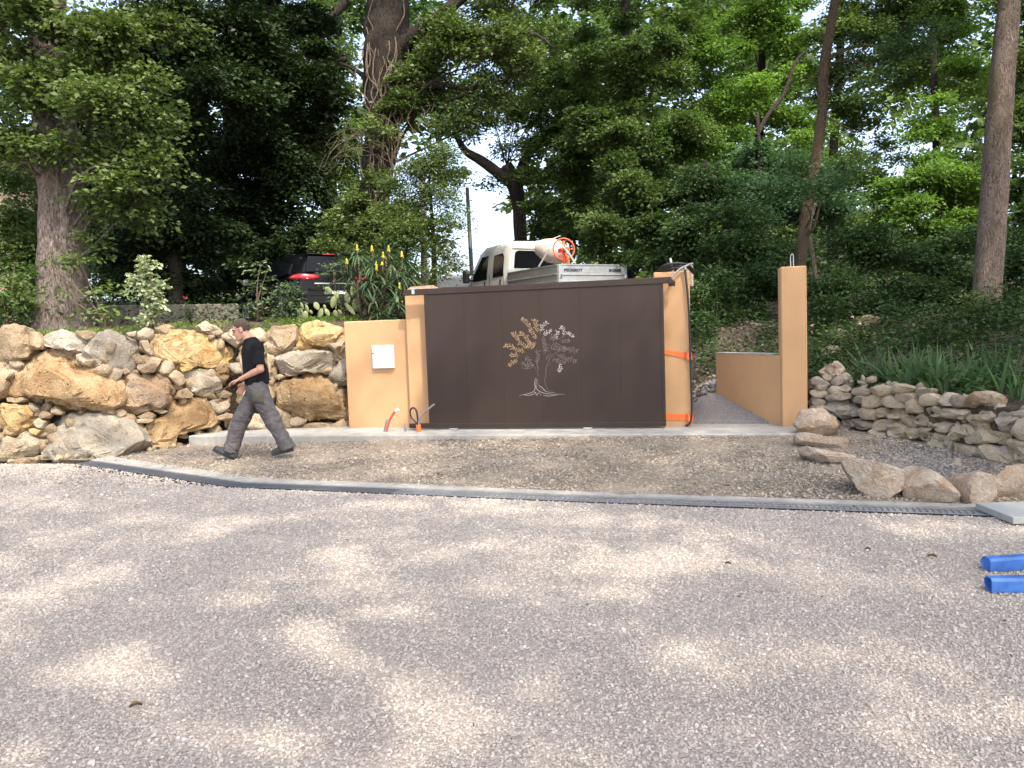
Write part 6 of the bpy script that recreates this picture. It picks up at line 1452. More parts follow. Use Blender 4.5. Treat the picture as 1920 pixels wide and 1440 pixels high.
# the far wood, one mass nobody could count
def far_wood():
    R = np.random.default_rng(5); cl = []
    for i in range(290):
        px = R.uniform(-500, 2450) if i < 230 else R.uniform(1060, 1580); D = R.uniform(40, 62)
        if 790 < px < 965: continue
        py = R.uniform(-20, 600)
        if 130 < py < 330 and 830 < px < 1030: continue
        if 1580 < px < 1710 and 170 < py < 300: continue
        if 640 < px < 700 and py < 110: continue
        cl.append((at_d(px, py, D), (R.uniform(2.2, 4.2), R.uniform(1.8, 3.2), 2.5), .62 if py < 350 else .9, R.normal()*.12+(.1 if px > 1000 else -.1)))
    crown('far_woodland', cl, .48, L_MID, None, seed=3, lai=2.2, spray=.7, per=16, origin=(-9, 48, 0), kind='stuff', label='far woodland closing the view behind the trees')
far_wood()

# shade trees at the photographer's back: their crowns dapple the yard, walls and gate
PATCH = [(60,935,70,14,.7),(690,955,70,9,.9),(240,972,60,14,.7),(190,1085,60,22,1),(600,1035,60,16,.9),(520,1008,70,12,.6),(620,1062,60,14,.7),(450,1140,60,20,.9),(765,1150,60,22,1),(60,1200,70,28,.8),(250,1265,110,36,1),(600,1212,75,34,1),(660,1245,60,28,.9),(790,1290,70,38,1),(480,1405,110,32,1),(880,1365,80,42,1),(1130,985,70,14,.8),(1190,1062,100,18,.9),(1345,1062,70,15,.7),(1170,1110,70,24,.7),(1370,1000,110,9,.7),(1490,1022,70,12,.6),(1220,1222,80,24,.8),(1330,1245,90,30,.8),(1050,1180,80,18,.7),(1580,1215,70,26,.6),(1700,1240,90,24,.7),(1820,1350,90,40,.7),(1600,1385,90,30,.8),(1120,1390,90,30,.8),(1390,1330,90,30,.8),(1740,1110,90,18,.6),(30,1425,80,24,1),(330,1010,60,12,.6),(900,1010,60,12,.6),(950,1090,70,16,.7),(300,1350,80,26,.7),(1000,1290,80,26,.7),(150,1150,70,18,.6),(880,960,60,8,.6),(1500,1120,80,16,.6),
 (100,650,130,60,.95),(60,800,90,80,.9),(160,830,110,40,.9),(230,640,70,40,.9),(370,640,90,40,1),(300,720,80,50,.85),(370,790,90,40,.9),(150,720,100,60,.85),(440,720,60,60,.8),(470,650,90,40,.9),(560,690,60,40,.7),(590,630,60,30,.85),(600,760,40,50,.6),(480,770,50,60,.7),(260,780,60,40,.8),
 (350,880,160,26,.8),(560,880,140,30,.7),(760,870,130,26,.7),(1000,860,160,26,.55),(1200,890,140,26,.5),(1330,850,80,24,.45),(700,820,200,10,.8),
 (705,755,45,50,.35),(778,680,22,90,.45),(1270,600,28,80,.7),(1275,730,28,50,.25),(1490,560,26,30,.22),(1490,700,26,60,.12),
 (840,640,40,70,.25),(1000,640,60,70,.40),(1200,620,50,60,.45),(1060,740,60,40,.25),(920,580,80,25,.3),
 (470,700,60,110,.75),(1100,810,150,10,.6)]
PA = np.array(PATCH, float)
def lit_wanted(P):
    """where does the sun ray through a leaf land, and how open is the canopy there"""
    S = SUN_DIR; n = len(P)
    t = P[:, 2]/S[2]; G = P-S*t[:, None]
    yb = np.where(G[:, 0] < -7.2, 8.7, np.where(G[:, 0] < 1.5, 10.4, 9.3))
    far = G[:, 1] > yb
    tw = (P[:, 1]-yb)/S[1]; Wp = P-S*tw[:, None]
    Q = np.where(far[:, None], Wp, G)
    x, y, z = project(Q); o = np.zeros(n)
    wq = np.c_[Q[:, :2]*1.1, Q[:, 2]*1.1]; sc_ = np.clip(14/np.maximum(z, 2), 1, 6); x = x+fbm(wq, 61, 3)*34*sc_; y = y+fbm(wq, 62, 3)*12*sc_; nv = fbm(wq*1.7, 63, 3)
    vis = z > 1
    for (px, py, rx, ry, a) in PA:
        d = np.sqrt(((x-px)/(rx*1.22))**2+((y-py)/(ry*1.3))**2); o = np.maximum(o, a*(1-sstep(.45, 1.7, d)))
    o = np.clip(np.maximum(o+.45*nv*(o > .05), np.where(y > 900, .20+.9*np.clip(nv-.05, -.15, 1), 0)), 0, 1)
    return np.where(vis, o, .15), x, y, Q
def shade_trees():
    specs = [('oak_tree', 'tall shade oak at the right behind the photographer', (5.6, -6.5), [(3.4,-4.6,11,3.0,1.7),(6.6,-5.6,12,3.2,1.8),(1.5,-6.2,11.5,3.0,1.6),(4.5,-2.3,10.8,2.8,1.5),(7.5,-2.5,11.5,2.8,1.6),(2.2,-2.8,11.6,2.6,1.4)]),
             ('oak_tree', 'wide shade oak left of the photographer', (-3.8, -7.0), [(-1.5,-4.8,11,3.0,1.6),(-4.0,-5.2,11.5,3.0,1.6),(-1.0,-2.0,11.2,2.8,1.5),(-3.6,-2.2,11,2.8,1.5),(-.8,-7.2,11.6,2.8,1.5)]),
             ('oak_tree', 'broad shade oak beyond the right edge of the yard', (11.5, 2.5), [(8.8,.5,11,2.8,1.6),(10.5,3.5,11.5,3.0,1.7),(7.2,2.8,11,2.6,1.5),(5.2,1.2,11.4,2.6,1.5),(9.5,-2.2,11.5,2.8,1.6),(12.5,0.0,12,2.8,1.6),(3.4,2.6,11.4,2.0,1.3),(7.5,5.6,11.5,2.6,1.5),(9.8,7.2,11.6,2.8,1.6),(5.4,4.6,11.8,2.2,1.4),(11.2,9.4,12.2,2.8,1.6),(7.8,8.6,12.4,2.6,1.5),(13,5,12,2.8,1.6)]),
             ('oak_tree', 'high shade oak just behind the photographer', (-.6, -8.5), [(1.2,.4,11.6,2.8,1.5),(-1.4,.8,11.4,2.6,1.4),(-3.8,.6,11.4,2.4,1.4),(.6,3.0,11.8,2.2,1.2),(-2.0,3.0,11.8,2.2,1.2)])]
    for i, (nm, lab, (bx, by), cls) in enumerate(specs):
        root = empty(nm, (bx, by, 0), lab, 'tree', 'shade oaks around the yard'); mb = MB()
        P = [np.array([bx, by, -.1]), np.array([bx*.99+.1, by+.1, 4]), np.array([bx*.97, by+.4, 8]), np.array([bx*.95, by+.7, 11.5])]
        rough_tube(mb, P, [.34, .28, .2, .1], k=20, seed=i, flare=.3)
        cl = [(np.array([x, y, z]), (r, h, r), 1.0, 0.0) for x, y, z, r, h in cls]
        limb_paths(mb, P, cl, .06, seed=120+i); mb.build('trunk', B_OAK, root, fixn=False)
        C, D, N, T = clump_leaves(cl, .18, lai=3.5, sub=.22, vflat=.9, spray=.34, per=12, seed=140+i, gap=.0)
        L, x, y, Q = lit_wanted(C); R = np.random.default_rng(150+i)
        keep = R.random(len(C)) > np.clip(L*1.12, .05, 1)
        C, D, N, T = C[keep], D[keep], N[keep], T[keep]
        link('crown', leaf_mesh('crown', C, D, N, .15*(.7+.6*R.random(len(C))), .09, T), L_OAK, root)
shade_trees()
# ------------------------------------------------------------------ shrubs, flowers, ground cover
L_VAR = mat_leaf('variegated_leaf', (.20,.25,.12,1), (.55,.57,.38,1), .25); L_OLE = mat_leaf('oleander_leaf', (.03,.06,.025,1), (.12,.17,.08,1), .2)
L_ALOE = mat_leaf('aloe_blade', (.030,.065,.035,1), (.13,.19,.09,1), .15, .4, .4); L_IRIS = mat_leaf('iris_blade', (.035,.085,.035,1), (.15,.22,.10,1), .3)
L_GRASS = mat_leaf('weed_leaf', (.06,.11,.02,1), (.22,.30,.07,1), .35); L_PEAR = mat_leaf('pear_pad', (.10,.14,.055,1), (.24,.27,.11,1), .0, .6)
L_BAY = mat_leaf('bay_leaf', (.025,.055,.018,1), (.14,.19,.07,1), .2, .4, .5); FLOWER = plain('yellow_bloom', (.52,.42,.045), .6, nscale=90, namt=.25)
PINK = plain('pink_petal', (.50,.24,.23), .6); REDF = plain('red_petal', (.26,.02,.02), .6); PEAR = plain('prickly_pear_skin', (.19,.215,.09), .6, nscale=18, namt=.3, bump=.2)
DRYG = mat_leaf('dry_straw', (.20,.14,.07,1), (.42,.32,.18,1), .2)
def blades(B, D, L, W, bend, tone, seg=4, roll=None):
    """arching tapered blades: B foot, D first direction, bend droop per length"""
    n = len(B); D = unit(D); up = np.array([0, 0, 1.0]); L = np.broadcast_to(L, (n,))[:, None]; W = np.broadcast_to(W, (n,))[:, None]; bend = np.broadcast_to(bend, (n,))[:, None]
    S = unit(np.cross(D, up)+1e-4*np.array([1, 0, 0]))
    if roll is not None: S = unit(S*np.cos(roll)[:, None]+np.cross(D, S)*np.sin(roll)[:, None])
    P = B; d = D; rows = []
    for k in range(seg+1):
        t = k/seg; w = W*(1-t)**.7*(.75+.5*min(1, t*3))*.5 if k < seg else W*.02
        rows += [P-S*w, P+S*w]; d = unit(d-up*bend/seg); P = P+d*L/seg
    V = np.stack(rows, 1).reshape(-1, 3); k2 = 2*(seg+1); b = np.arange(n)[:, None]*k2
    F = np.concatenate([b+np.array([[2*k, 2*k+1, 2*k+3, 2*k+2]]) for k in range(seg)]); return V, F, np.tile(tone, seg)
def blade_obj(name, B, D, L, W, bend, tone, mat, parent=None, seg=4, roll=None, **kw):
    V, F, T = blades(np.asarray(B, float), np.asarray(D, float), L, W, bend, tone, seg, roll)
    return link(name, np_mesh(name, V, F, True, attrs={'tone': ('FACE', np.clip(T, 0, 1))}), mat, parent, **kw)
STEM = plain('woody_stem', (.10,.07,.045), .9)
bush('variegated_shrub', 'upright shrub with cream-edged leaves on the boulder wall, right of the thick oak', None, [(274,502,11.2,8,12,2.2),(264,532,11.2,12,16,2.2),(284,545,11.2,12,18,2.2),(288,575,11.2,11,16,2.0),(277,595,11.1,10,10,2.0),(256,522,11.2,7,8,1.6)], .052, L_VAR, STEM, seed=201, foot=1.7, spray=.055, per=8, lai=3.0, asp=.75, six=True)
def oleander():
    base = at_d(362, 612, 12.3); root = empty('oleander_plant', base, 'narrow-leaved oleander with one red flower on top of the golden slab', 'plant'); R = np.random.default_rng(3); B = []; D = []; b = MB()
    for k in range(9):
        e = at_d(362+R.normal()*16, 565+abs(R.normal())*18, 12.3+R.normal()*.1); P = smooth_path([base, (base+e)/2+R.normal(size=3)*.03, e], 4); b.tube(P, .006, 5)
        for i in range(3, len(P)):
            for q in range(5): a = R.random()*6.28; B.append(P[i]+R.normal(size=3)*.01); D.append([math.cos(a), math.sin(a), .35+.3*R.random()])
    b.build('stem', STEM, root, fixn=False); blade_obj('foliage', B, D, .11+.06*R.random(len(B)), .016, .5, .45+.25*R.normal(size=len(B)), L_OLE, root, 3)
    b = MB(); c = at_d(348, 560, 12.25)
    for k in range(6): a = k*1.05; b.lathe([(.002, 0), (.012, .008), (.010, .018)], c+np.array([math.cos(a)*.016, math.sin(a)*.014, .016*math.sin(k*2)]), (math.cos(a)*.5, math.sin(a)*.5-.3, .6), 7)
    b.build('flower', REDF, root)
oleander()
bush('bay_sapling', 'spindly glossy-leaved sapling in front of the black car door', None, [(478,500,13.0,14,12,1),(484,530,13.0,16,12,.9),(500,520,13.0,12,12,.8),(472,560,13.0,14,16,.9),(500,580,12.95,16,16,1.1),(482,590,12.95,20,12,1.0),(465,528,13.0,10,8,.7)], .085, L_BAY, STEM, seed=211, foot=1.8, spray=.12, per=8, lai=2.2, asp=.42, six=True)
bush('leafy_shrub', 'rounded grey-green shrub in front of the car tail, left of the prickly pears', None, [(540,560,12.95,15,16,1.8),(550,538,12.95,10,10,1.6),(533,585,12.95,14,10,1.6),(555,580,12.95,10,12,1.6)], .052, L_OLE, STEM, seed=212, foot=1.8, spray=.06, per=8, lai=3.6, asp=.6)
bush('leafy_shrub', 'tall thin shrub with a white bloom before the car rear window', None, [(636,505,13.3,16,18,.9,.2),(622,515,13.3,12,8,.8,.2),(640,540,13.3,18,18,.9),(650,570,13.2,16,18,.9),(630,490,13.3,10,8,.8,.3)], .07, L_OLE, STEM, seed=213, foot=1.8, spray=.10, per=8, lai=2.6, asp=.5)
bush('weedy_plant', 'broad-leaved shoots growing in front of the thick oak trunk', None, [(100,488,12.0,16,8,1,.35),(150,495,12.0,24,14,1.2,.3),(120,548,11.9,16,8,1,.4),(185,545,11.9,22,14,1,.4),(160,590,11.7,24,10,1.2,.35),(205,590,11.7,14,10,1,.4),(175,450,12.1,26,22,1,.05)], .085, L_OAK, STEM, seed=214, foot=1.75, spray=.13, per=8, lai=2.6, asp=.5, six=True)
bush('dark_bush', 'dense green bush filling the left edge beside the thick oak', None, [(30,400,13.6,50,50,1,.05),(20,470,13.2,60,40,1.1,.1),(50,520,12.6,40,30,1.1,.25),(10,560,12.3,50,30,1.1,.2),(60,470,13.2,30,40,1,.1),(-90,460,13,80,100,.8),(20,340,14,50,50,.9)], .08, L_MID, STEM, seed=215, foot=1.7, spray=.2, per=12, lai=4.2, asp=.5)
# prickly pear
def prickly():
    X = [(900,400,150,95,-48,0),(1130,530,125,72,-20,0),(1040,740,190,95,14,0),(1630,420,200,90,4,0),(1460,620,180,95,-8,.1),(1740,820,210,150,6,0),(1540,950,240,75,-40,-.05),(1880,690,75,60,0,.05),(540,860,130,90,-22,0),(650,1090,170,85,20,.05),(780,900,90,60,-15,.05),(860,1050,125,75,-28,-.03),(1100,1100,120,90,0,0),(1240,1050,90,60,-30,.05),(250,940,130,62,-10,0),(200,1150,150,90,4,0),(100,860,115,48,-14,.05),(370,1040,70,50,-30,.05),(40,1100,180,95,8,.1),(1970,1080,85,70,-10,0),(1120,880,160,26,8,.05)]
    groups = [('prickly pear with tall pads nearest the ochre wall', lambda x: x > 1300), ('prickly pear with pads across the car number plate', lambda x: 480 < x <= 1300), ('low prickly pear at the left foot of the rounded shrub', lambda x: x <= 480)]
    for lab, test in groups:
        S = [q for q in X if test(q[0])]; mx_ = np.mean([q[0] for q in S]); base = at_d(560+mx_/16, 603, 12.6); root = empty('prickly_pear', base, lab, 'cactus', 'prickly pears at the terrace edge')
        for k, (x, y, a, bb, ang, dd) in enumerate(S):
            D = 12.7+dd*2; c = at_d(560+x/16, 520+y/16, D); s = D/FPX/16; R = np.random.default_rng(400+k+int(mx_)); yaw = R.uniform(-.6, .6)
            u = hr*math.sin(math.radians(ang))+hu*math.cos(math.radians(ang)); w = unit(np.cross(u, -hf)); w = unit(w*math.cos(yaw)+np.cross(u, w)*math.sin(yaw)); n = np.cross(w, u)
            V0, F0 = ico(3); Vp = V0.copy(); zz = Vp[:, 2]; wd = 1-.28*np.clip(-zz, 0, 1)-.06*zz
            P = c+(Vp[:, 0]*wd*bb*s)[:, None]*w+(zz*a*s)[:, None]*u+(Vp[:, 1]*.016+0)[:, None]*n
            P = P+(.05*a*s*np.sin(zz*2.2))[:, None]*n*R.normal()
            link('pad', np_mesh('pad', P, F0, True), PEAR, root)
prickly()
# tree aloe with yellow spikes
def aloe():
    R = np.random.default_rng(9); base = at_d(710, 600, 12.6); root = empty('tree_aloe', base, 'big spiky tree aloe with yellow flower spikes behind the low ochre wall', 'plant'); b = MB()
    ro = [(672,478,12.9),(700,505,12.7),(735,500,12.9),(758,490,13.1),(765,525,13.0),(690,528,12.5),(718,540,12.4),(748,552,12.5),(662,520,12.9),(655,500,13.1),(740,580,12.2),(700,570,12.3),(722,600,12.1),(765,575,12.4),(675,555,12.6),(720,480,13.2),(750,520,12.7),(705,595,12.2),(780,510,13.2),(685,500,13.0)]
    for (px, py, D) in ro:
        c = at_d(px+R.normal()*3, py+R.normal()*3, D); m = (base+c)/2+R.normal(size=3)*.08; b.tube(smooth_path([base+R.normal(size=3)*np.array([.25, .12, .02]), m, c], 3), .022, 6)
        n = 34; a = R.random(n)*6.28; el = R.uniform(-.25, 1.15, n); Dv = np.c_[np.cos(a)*np.cos(el), np.sin(a)*np.cos(el), np.sin(el)]
        blade_obj('rosette', np.repeat(c[None], n, 0)+Dv*.02, Dv, R.uniform(.30, .56, n), .032, .75+.5*R.random(n), .40+.2*R.normal(size=n), L_ALOE, root, 4)
    b.build('stem', STEM, root, fixn=False)
    for (x, y, L) in [(588,200,70),(825,215,70),(1090,215,60),(1000,315,65),(1300,305,65),(425,410,55),(895,490,95),(1265,810,75),(1090,1140,55),(1305,1090,55),(985,450,35)]:
        c = at_d(600+x/8.47, 440+y/8.47, 12.35); h = L*.72/8.47*12.35/FPX; b = MB(); b.lathe([(.002, h), (.005, h*.5), (.010, -h*.3), (.014, -h*.75), (.008, -h)], c, (R.normal()*.06, R.normal()*.06, 1), 9)
        for k in range(36):
            t = R.random(); a = R.random()*6.28; rr = .003+.011*(1-t); p = c+np.array([math.cos(a)*rr, math.sin(a)*rr, -h+2*h*t*.95]); b.tube([p, p+np.array([math.cos(a)*.014, math.sin(a)*.014, -.022])], [.005, .003], 4)
        fs = b.build('flower_spike', FLOWER, root); b = MB(); b.tube([c-hu*h*.9, c-hu*(h+.10), c-hu*(h+.22)+R.normal(size=3)*.03], .006, 5); b.build('flower_stalk', STEM, fs)
aloe()
# iris clumps on the dry stone wall
def iris(label, spots, seed, n=22, L=(.32, .66), tall=.8):
    R = np.random.default_rng(seed); b0 = at_d(spots[0][0], 600, spots[0][1]); b0[2] = gz(b0[0], b0[1]); root = empty('iris_clump', b0, label, 'plant', 'iris clumps above the dry stone wall'); B = []; D = []; rl = []
    for s in spots:
        c = at_d(s[0], 600, s[1]); c[2] = gz(c[0], c[1])-.02
        for k in range(n): a = R.random()*6.28; sp = abs(R.normal())*.48; B.append(c+np.array([R.normal()*.07, R.normal()*.05, -.03])); D.append([math.cos(a)*sp, math.sin(a)*sp, tall]); rl.append(R.uniform(-1.5, 1.5))
    n = len(B); blade_obj('blades', B, D, R.uniform(*L, n), R.uniform(.030, .050, n), np.where(R.random(n) < .35, 1.7, .5)*R.uniform(.5, 1.2, n), .42+.22*R.normal(size=n), L_IRIS, root, 5, np.array(rl))
iris('iris clump with tall upright leaves, nearest the ochre post', [(1630,9.75),(1650,9.6),(1672,9.5)], 501)
iris('iris clump in the middle, leaves leaning left over the stones', [(1708,9.1),(1735,8.9),(1725,9.4)], 502, 30)
iris('iris clump drooping over the wall just left of the brown cap rock', [(1762,8.5),(1785,8.35),(1775,8.8)], 503)
iris('iris clump beside the foot of the thick leaning trunk', [(1815,8.5),(1842,8.7)], 504, 14)
iris('iris clump at the right edge below the thick trunk', [(1895,7.9),(1915,7.7),(1880,8.5)], 505, 14)
iris('small iris tuft drooping by the orange top stone', [(1588,9.75),(1604,9.65)], 506, 10, (.2, .38), .7)
# grass and weeds along the terrace edge and the banks: uncountable
def ground_cover(name, label, region, n, mat, L, W, seed, blade=True, tone=.45):
    R = np.random.default_rng(seed); B = []
    for (x0, x1, d0, d1, w) in region:
        k = int(n*w); px = R.uniform(x0, x1, k); D = R.uniform(d0, d1, k)
        for a, d in zip(px, D):
            p = at_d(a, 600, d); B.append([p[0], p[1], gz(p[0], p[1])-.01])
    B = np.array(B); B = B[B[:, 1] > front_y(B[:, 0])-.05]; n = len(B); a = R.random(n)*6.28; sp = .3+.5*R.random(n)
    k = fbm(B*np.array([2., 2., 0]), seed, 3); ok = k > -.15; B, a, sp = B[ok], a[ok], sp[ok]; n = len(B)
    D = np.c_[np.cos(a)*sp, np.sin(a)*sp, np.ones(n)]
    blade_obj(name, B, D, R.uniform(L*.5, L*1.2, n), W, R.uniform(.5, 1.6, n), tone+.2*R.normal(size=n), mat, None, 3, R.uniform(-1.5, 1.5, n), kind='stuff', label=label)
ground_cover('grass', 'fresh green weeds and grass along the top of the boulder wall', [(330,800,11.9,13.4,1.3),(0,340,10.5,12.4,.5)], 8000, L_GRASS, .10, .016, 601, tone=.5)
ground_cover('dry_grass', 'dry straw-coloured grass on the terrace soil', [(150,420,11.0,13.4,1)], 1400, DRYG, .12, .008, 602)
def leafy_cover(name, label, spots, leaf, mat, seed, per_m2, dz=.22):
    R = np.random.default_rng(seed); C = []
    for (px0, px1, d0, d1, k) in spots:
        m = int(k*per_m2); px = R.uniform(px0, px1, m); D = R.uniform(d0, d1, m)
        for a, d in zip(px, D): p = at_d(a, 600, d); C.append([p[0], p[1], gz(p[0], p[1])+abs(R.normal())*dz])
    C = np.array(C); C = C[C[:, 1] > front_y(C[:, 0])+.05]; C = C[fbm(C*np.array([1.2, 1.2, 0]), seed, 3) > -.22]; n = len(C); D = R.normal(size=(n, 3))*np.array([1, 1, .35]); N = np.array([0, 0, 1.])+R.normal(size=(n, 3))*.5
    link(name, leaf_mesh(name, C, D, N, leaf*(.6+.8*R.random(n)), leaf*.55, .4+.22*R.normal(size=n)), mat, kind='stuff', label=label)
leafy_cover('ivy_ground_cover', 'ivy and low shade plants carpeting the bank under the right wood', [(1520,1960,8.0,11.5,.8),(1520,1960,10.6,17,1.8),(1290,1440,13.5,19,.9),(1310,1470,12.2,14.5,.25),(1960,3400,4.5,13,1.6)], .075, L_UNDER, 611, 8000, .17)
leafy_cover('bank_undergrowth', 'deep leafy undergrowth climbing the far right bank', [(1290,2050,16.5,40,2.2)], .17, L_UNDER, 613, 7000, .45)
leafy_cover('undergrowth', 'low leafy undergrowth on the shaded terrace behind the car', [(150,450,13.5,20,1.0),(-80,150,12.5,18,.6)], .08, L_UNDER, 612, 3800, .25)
# shade bushes under the right wood
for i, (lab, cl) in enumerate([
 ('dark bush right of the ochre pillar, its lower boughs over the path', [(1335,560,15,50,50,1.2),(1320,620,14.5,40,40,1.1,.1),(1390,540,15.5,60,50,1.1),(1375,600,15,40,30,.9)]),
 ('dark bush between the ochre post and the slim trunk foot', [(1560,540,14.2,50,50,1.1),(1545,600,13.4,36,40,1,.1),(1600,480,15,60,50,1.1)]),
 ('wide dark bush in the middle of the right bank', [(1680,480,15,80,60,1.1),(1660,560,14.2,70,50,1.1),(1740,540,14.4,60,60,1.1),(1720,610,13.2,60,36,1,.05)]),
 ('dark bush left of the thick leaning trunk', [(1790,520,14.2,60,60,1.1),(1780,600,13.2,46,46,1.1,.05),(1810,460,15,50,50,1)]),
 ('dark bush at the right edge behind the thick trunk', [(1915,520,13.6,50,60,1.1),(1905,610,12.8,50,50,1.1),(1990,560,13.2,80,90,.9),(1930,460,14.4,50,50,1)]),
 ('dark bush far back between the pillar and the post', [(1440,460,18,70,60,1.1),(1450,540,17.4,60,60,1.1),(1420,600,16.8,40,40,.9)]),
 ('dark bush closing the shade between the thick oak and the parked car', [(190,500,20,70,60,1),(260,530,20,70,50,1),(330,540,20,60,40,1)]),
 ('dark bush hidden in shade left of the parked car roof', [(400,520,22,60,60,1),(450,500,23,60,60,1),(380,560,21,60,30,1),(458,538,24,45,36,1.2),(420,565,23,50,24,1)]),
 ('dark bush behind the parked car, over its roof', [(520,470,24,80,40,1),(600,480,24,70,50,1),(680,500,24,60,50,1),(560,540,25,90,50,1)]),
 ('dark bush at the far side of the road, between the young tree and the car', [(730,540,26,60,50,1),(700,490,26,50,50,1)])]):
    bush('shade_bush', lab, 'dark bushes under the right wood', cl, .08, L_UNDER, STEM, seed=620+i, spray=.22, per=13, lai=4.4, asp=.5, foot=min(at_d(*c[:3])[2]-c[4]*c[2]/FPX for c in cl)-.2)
bush('rose_bush', 'thin rose bush with a few pink blooms right of the ochre post', None, [(1535,620,12.4,24,30,.7,.15),(1570,640,12.2,30,26,.7,.1),(1600,600,12.6,26,20,.6,.1)], .055, L_MID, STEM, seed=640, foot=1.0, spray=.14, per=9, lai=2.6, asp=.55)
rb = [o for o in bpy.data.objects if o.name.startswith('rose_bush')][0]
for (px, py) in ((1522, 613), (1598, 597), (1612, 610)):
    b = MB(); c = at_d(px, py, 12.0)
    for k in range(7): a = k*.9; b.lathe([(.002, 0), (.011, .007), (.013, .014)], c+np.array([math.cos(a)*.008, math.sin(a)*.012, .004*k]), (math.cos(a)*.6, math.sin(a)*.6-.4, .6), 7)
    b.build('bloom', PINK, rb)
crown('ivy_on_trunk', px_clumps([(1815,600,11.9,16,30,1.2,.25),(1808,650,11.8,26,26,1.2,.2),(1830,570,11.95,10,24,1,.3),(1800,690,11.6,26,20,1.1,.1)]), .06, L_OAK, None, seed=650, lai=3.2, spray=.12, per=9, origin=tuple(at_d(1815, 640, 11.9)), label='ivy climbing the foot of the thick leaning trunk', cat='ivy')
# rocks on the bank, low back wall, poles, far house
V0, F0 = ico(3)
for i, (px, py, D, r, lab) in enumerate([(1625,610,13.4,26,'brown rock at the top of the heap on the right bank'),(1575,640,12.8,30,'cream rock at the left of the heap on the right bank'),(1608,640,12.9,30,'grey-pink rock in the middle of the heap on the right bank'),(1562,668,12.2,26,'pale rock lowest in the heap on the right bank'),(1604,668,12.3,24,'flat rock at the right foot of the heap on the right bank')]):
    c = at_d(px, py, D); s = r*D/FPX; th = np.linspace(0, 6.28, 9)[:-1]; R = np.random.default_rng(660+i); P2 = np.c_[np.cos(th), np.sin(th)*.8]*s*(.8+.3*R.random(8))[:, None]
    link('boulder', stone_mesh('boulder', P2, hr, hu, -hf, c, s*.8, 660+i, 3, .06, 9), [S_TAN, S_CREAM, S_PINK, S_CREAM, S_TAN][i], origin=tuple(c), label=lab, cat='boulder', group='rocks heaped on the right bank')
def bank_stones():
    R = np.random.default_rng(8); P = []
    for k in range(1500):
        px = R.uniform(1295, 1475); D = R.uniform(11.2, 15.5); p = at_d(px, 640, D); z = gz(p[0], p[1])
        P.append([p[0], p[1], z+.01])
    P = np.array(P); pebbles('bank_stones', P, (.014+.045*R.random(len(P))**4), M['spebble'], 'loose stones and earth on the bank beside the path', 9, .7)
bank_stones()
a = at_d(165, 600, 13.6); c = at_d(447, 601, 15.0); a[2] = c[2] = 0; t = unit(c-a); n = np.array([-t[1], t[0], 0])
lwz = at_d(300, 572, 14.3)[2]
b = MB(); b.box((a+c)/2+hu*(lwz-.35), (np.linalg.norm(c-a)/2, .09, .35), [t, n, hu], .015); b.build('low_wall', M['concrete_d'], origin=tuple((a+c)/2+hu*1.7), label='low weathered concrete wall on the terrace left of the parked car', cat='wall')
wood = plain('weathered_pole_wood', (.20,.19,.15), .9, nscale=14, namt=.3, bump=.3); polem = plain('dark_pole_metal', (.07,.07,.075), .5)
def pole(label, px0, py0, px1, py1, D, r, mat, top):
    A = at_d(px0, py0, D); B = at_d(px1, py1, D); A2 = A+(A-B)/np.linalg.norm(B-A)*(A[2]-gz(A[0], A[1])+.2)
    o = empty('utility_pole', A2, label, 'pole'); b = MB(); b.tube([A2, A, B], [r*1.1, r, r*.85], 10); b.build('shaft', mat, o); return o, B
o1, t1 = pole('weathered wooden utility pole inside the young tree', 796, 540, 793, 335, 18.2, .085, wood, 0)
o2, t2 = pole('tall dark metal pole standing in the bright sky gap', 886, 540, 876, 352, 30, .085, polem, 0)
o3, t3 = pole('thin distant pole left of the tall dark pole', 843, 520, 839, 455, 40, .075, wood, 0)
wr = empty('overhead_wire', t2-hu*.3, 'thin overhead wires sagging across the bright sky gap', 'wire'); b = MB()
for (ya, yb, D) in ((454, 486, 30), (462, 492, 30)):
    P = [at_d(840+k*18, ya+(yb-ya)*k/9+6*math.sin(math.pi*k/9), 38-k*1.0) for k in range(10)]; b.tube(smooth_path(P, 2), .012, 4)
P = [at_d(843+k*4.2, 455-8*k+4*math.sin(math.pi*k/8), 40-k*1.2) for k in range(9)]; b.tube(smooth_path(P, 2), .010, 4)
b.build('wire', polem, wr, fixn=False)
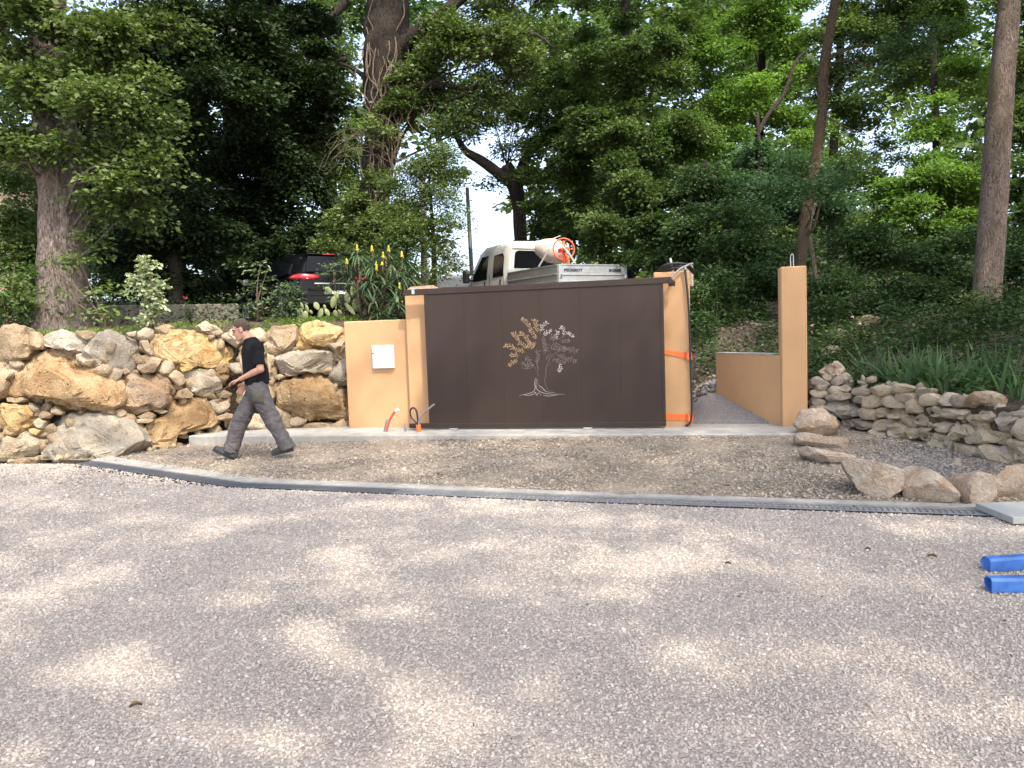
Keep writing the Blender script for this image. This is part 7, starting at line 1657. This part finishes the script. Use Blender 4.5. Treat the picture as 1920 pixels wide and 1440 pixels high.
# a house far behind the left oak, only a sliver in view
hc = at_d(-100, 340, 42); hz = gz(hc[0], hc[1]); hs = empty('house', (hc[0]-5, hc[1]+3, hz), 'beige house seen as a sliver behind the left oak', 'house'); wallm = plain('beige_house_wall', (.62,.47,.33), .9, nscale=1.5, namt=.1); roofm = plain('clay_roof', (.36,.17,.10), .9, nscale=8, namt=.25, bump=.3)
b = MB(); b.box((hc[0]-5, hc[1]+3, hz+5), (5, 3, 5), [hr, hf, hu]); b.build('wall', wallm, hs)
b = MB(); q = [np.array([hc[0]-5, hc[1]+3, hz+10])+hr*x+hf*y+hu*z for x, y, z in ((-5.4, -3.4, 0), (-5.4, 3.4, 0), (-5.4, 0, 1.8))]; b.prism(q, hr*10.8); b.build('roof', roofm, hs)
for xx in (-2.5, 1.2, 3.6):
    for zz in (2.5, 7.2):
        b = MB(); b.box(np.array([hc[0]-5, hc[1]+3, hz+zz])+hr*xx-hf*3.02, (.5, .04, .75), [hr, hf, hu], .01); wd = b.build('window', M['white'], hs)
        b = MB(); b.box(np.array([hc[0]-5, hc[1]+3, hz+zz])+hr*xx-hf*3.05, (.42, .02, .67), [hr, hf, hu]); b.build('pane', glass_m, wd)
# a few fallen leaves, each lying on the gravel
def leaf_litter():
    R = np.random.default_rng(4)
    lm = plain('dry_brown_leaf', (.17,.10,.045), .8)
    for i, (px, py, s, lab) in enumerate([(1748,1045,.055,'dark curled dead leaf on the gravel right of centre, nearest the blue bars'),(1627,1032,.035,'small tan stone-coloured leaf on the gravel below the drain'),(1365,1059,.038,'tan dead leaf on the gravel left of the other two'),(255,1326,.05,'brown oak leaf on the gravel near the bottom left')]):
        P = at_z(px, py, .016); a = R.random()*6; b = MB(); d = np.array([math.cos(a), math.sin(a), 0]); sd_ = np.array([-d[1], d[0], 0])
        rows = []
        for k in range(6):
            t = k/5; w = s*.32*math.sin(math.pi*min(.97, t+.06))*(1+.25*math.sin(k*4)); z = .010*math.sin(t*3)
            rows.append([P+d*s*(t-.5)-sd_*w+hu*(z+.014), P+d*s*(t-.5)+hu*z, P+d*s*(t-.5)+sd_*w+hu*(z+.012)])
        V = [v for r in rows for v in r]; F = [(3*k+j, 3*k+j+1, 3*k+j+4, 3*k+j+3) for k in range(5) for j in range(2)]
        b.add(V, F, True); b.build('fallen_leaf', lm, origin=tuple(P), fixn=False, label=lab, cat='leaf', group='fallen leaves on the gravel')
leaf_litter()
def yard_litter():
    R = np.random.default_rng(14); n = 110; X = R.uniform(-8, 5, n); Y = R.uniform(2.2, 8, n); ok = (Y < drain_y(X)-.2); X, Y = X[ok], Y[ok]; n = len(X)
    C = np.stack([X, Y, np.full(n, .02)], -1); D = np.c_[R.normal(size=(n, 2)), .15*R.normal(size=n)]; N = np.array([0, 0, 1.])+.35*R.normal(size=(n, 3))
    link('leaf_debris', leaf_mesh('leaf_debris', C, D, N, R.uniform(.012, .034, n), R.uniform(.006, .014, n), R.random(n), six=True), mat_leaf('debris_leaf', (.06,.04,.02,1), (.26,.20,.10,1), .1), kind='stuff', label='tiny scattered bits of dead leaf on the yard gravel')
yard_litter()
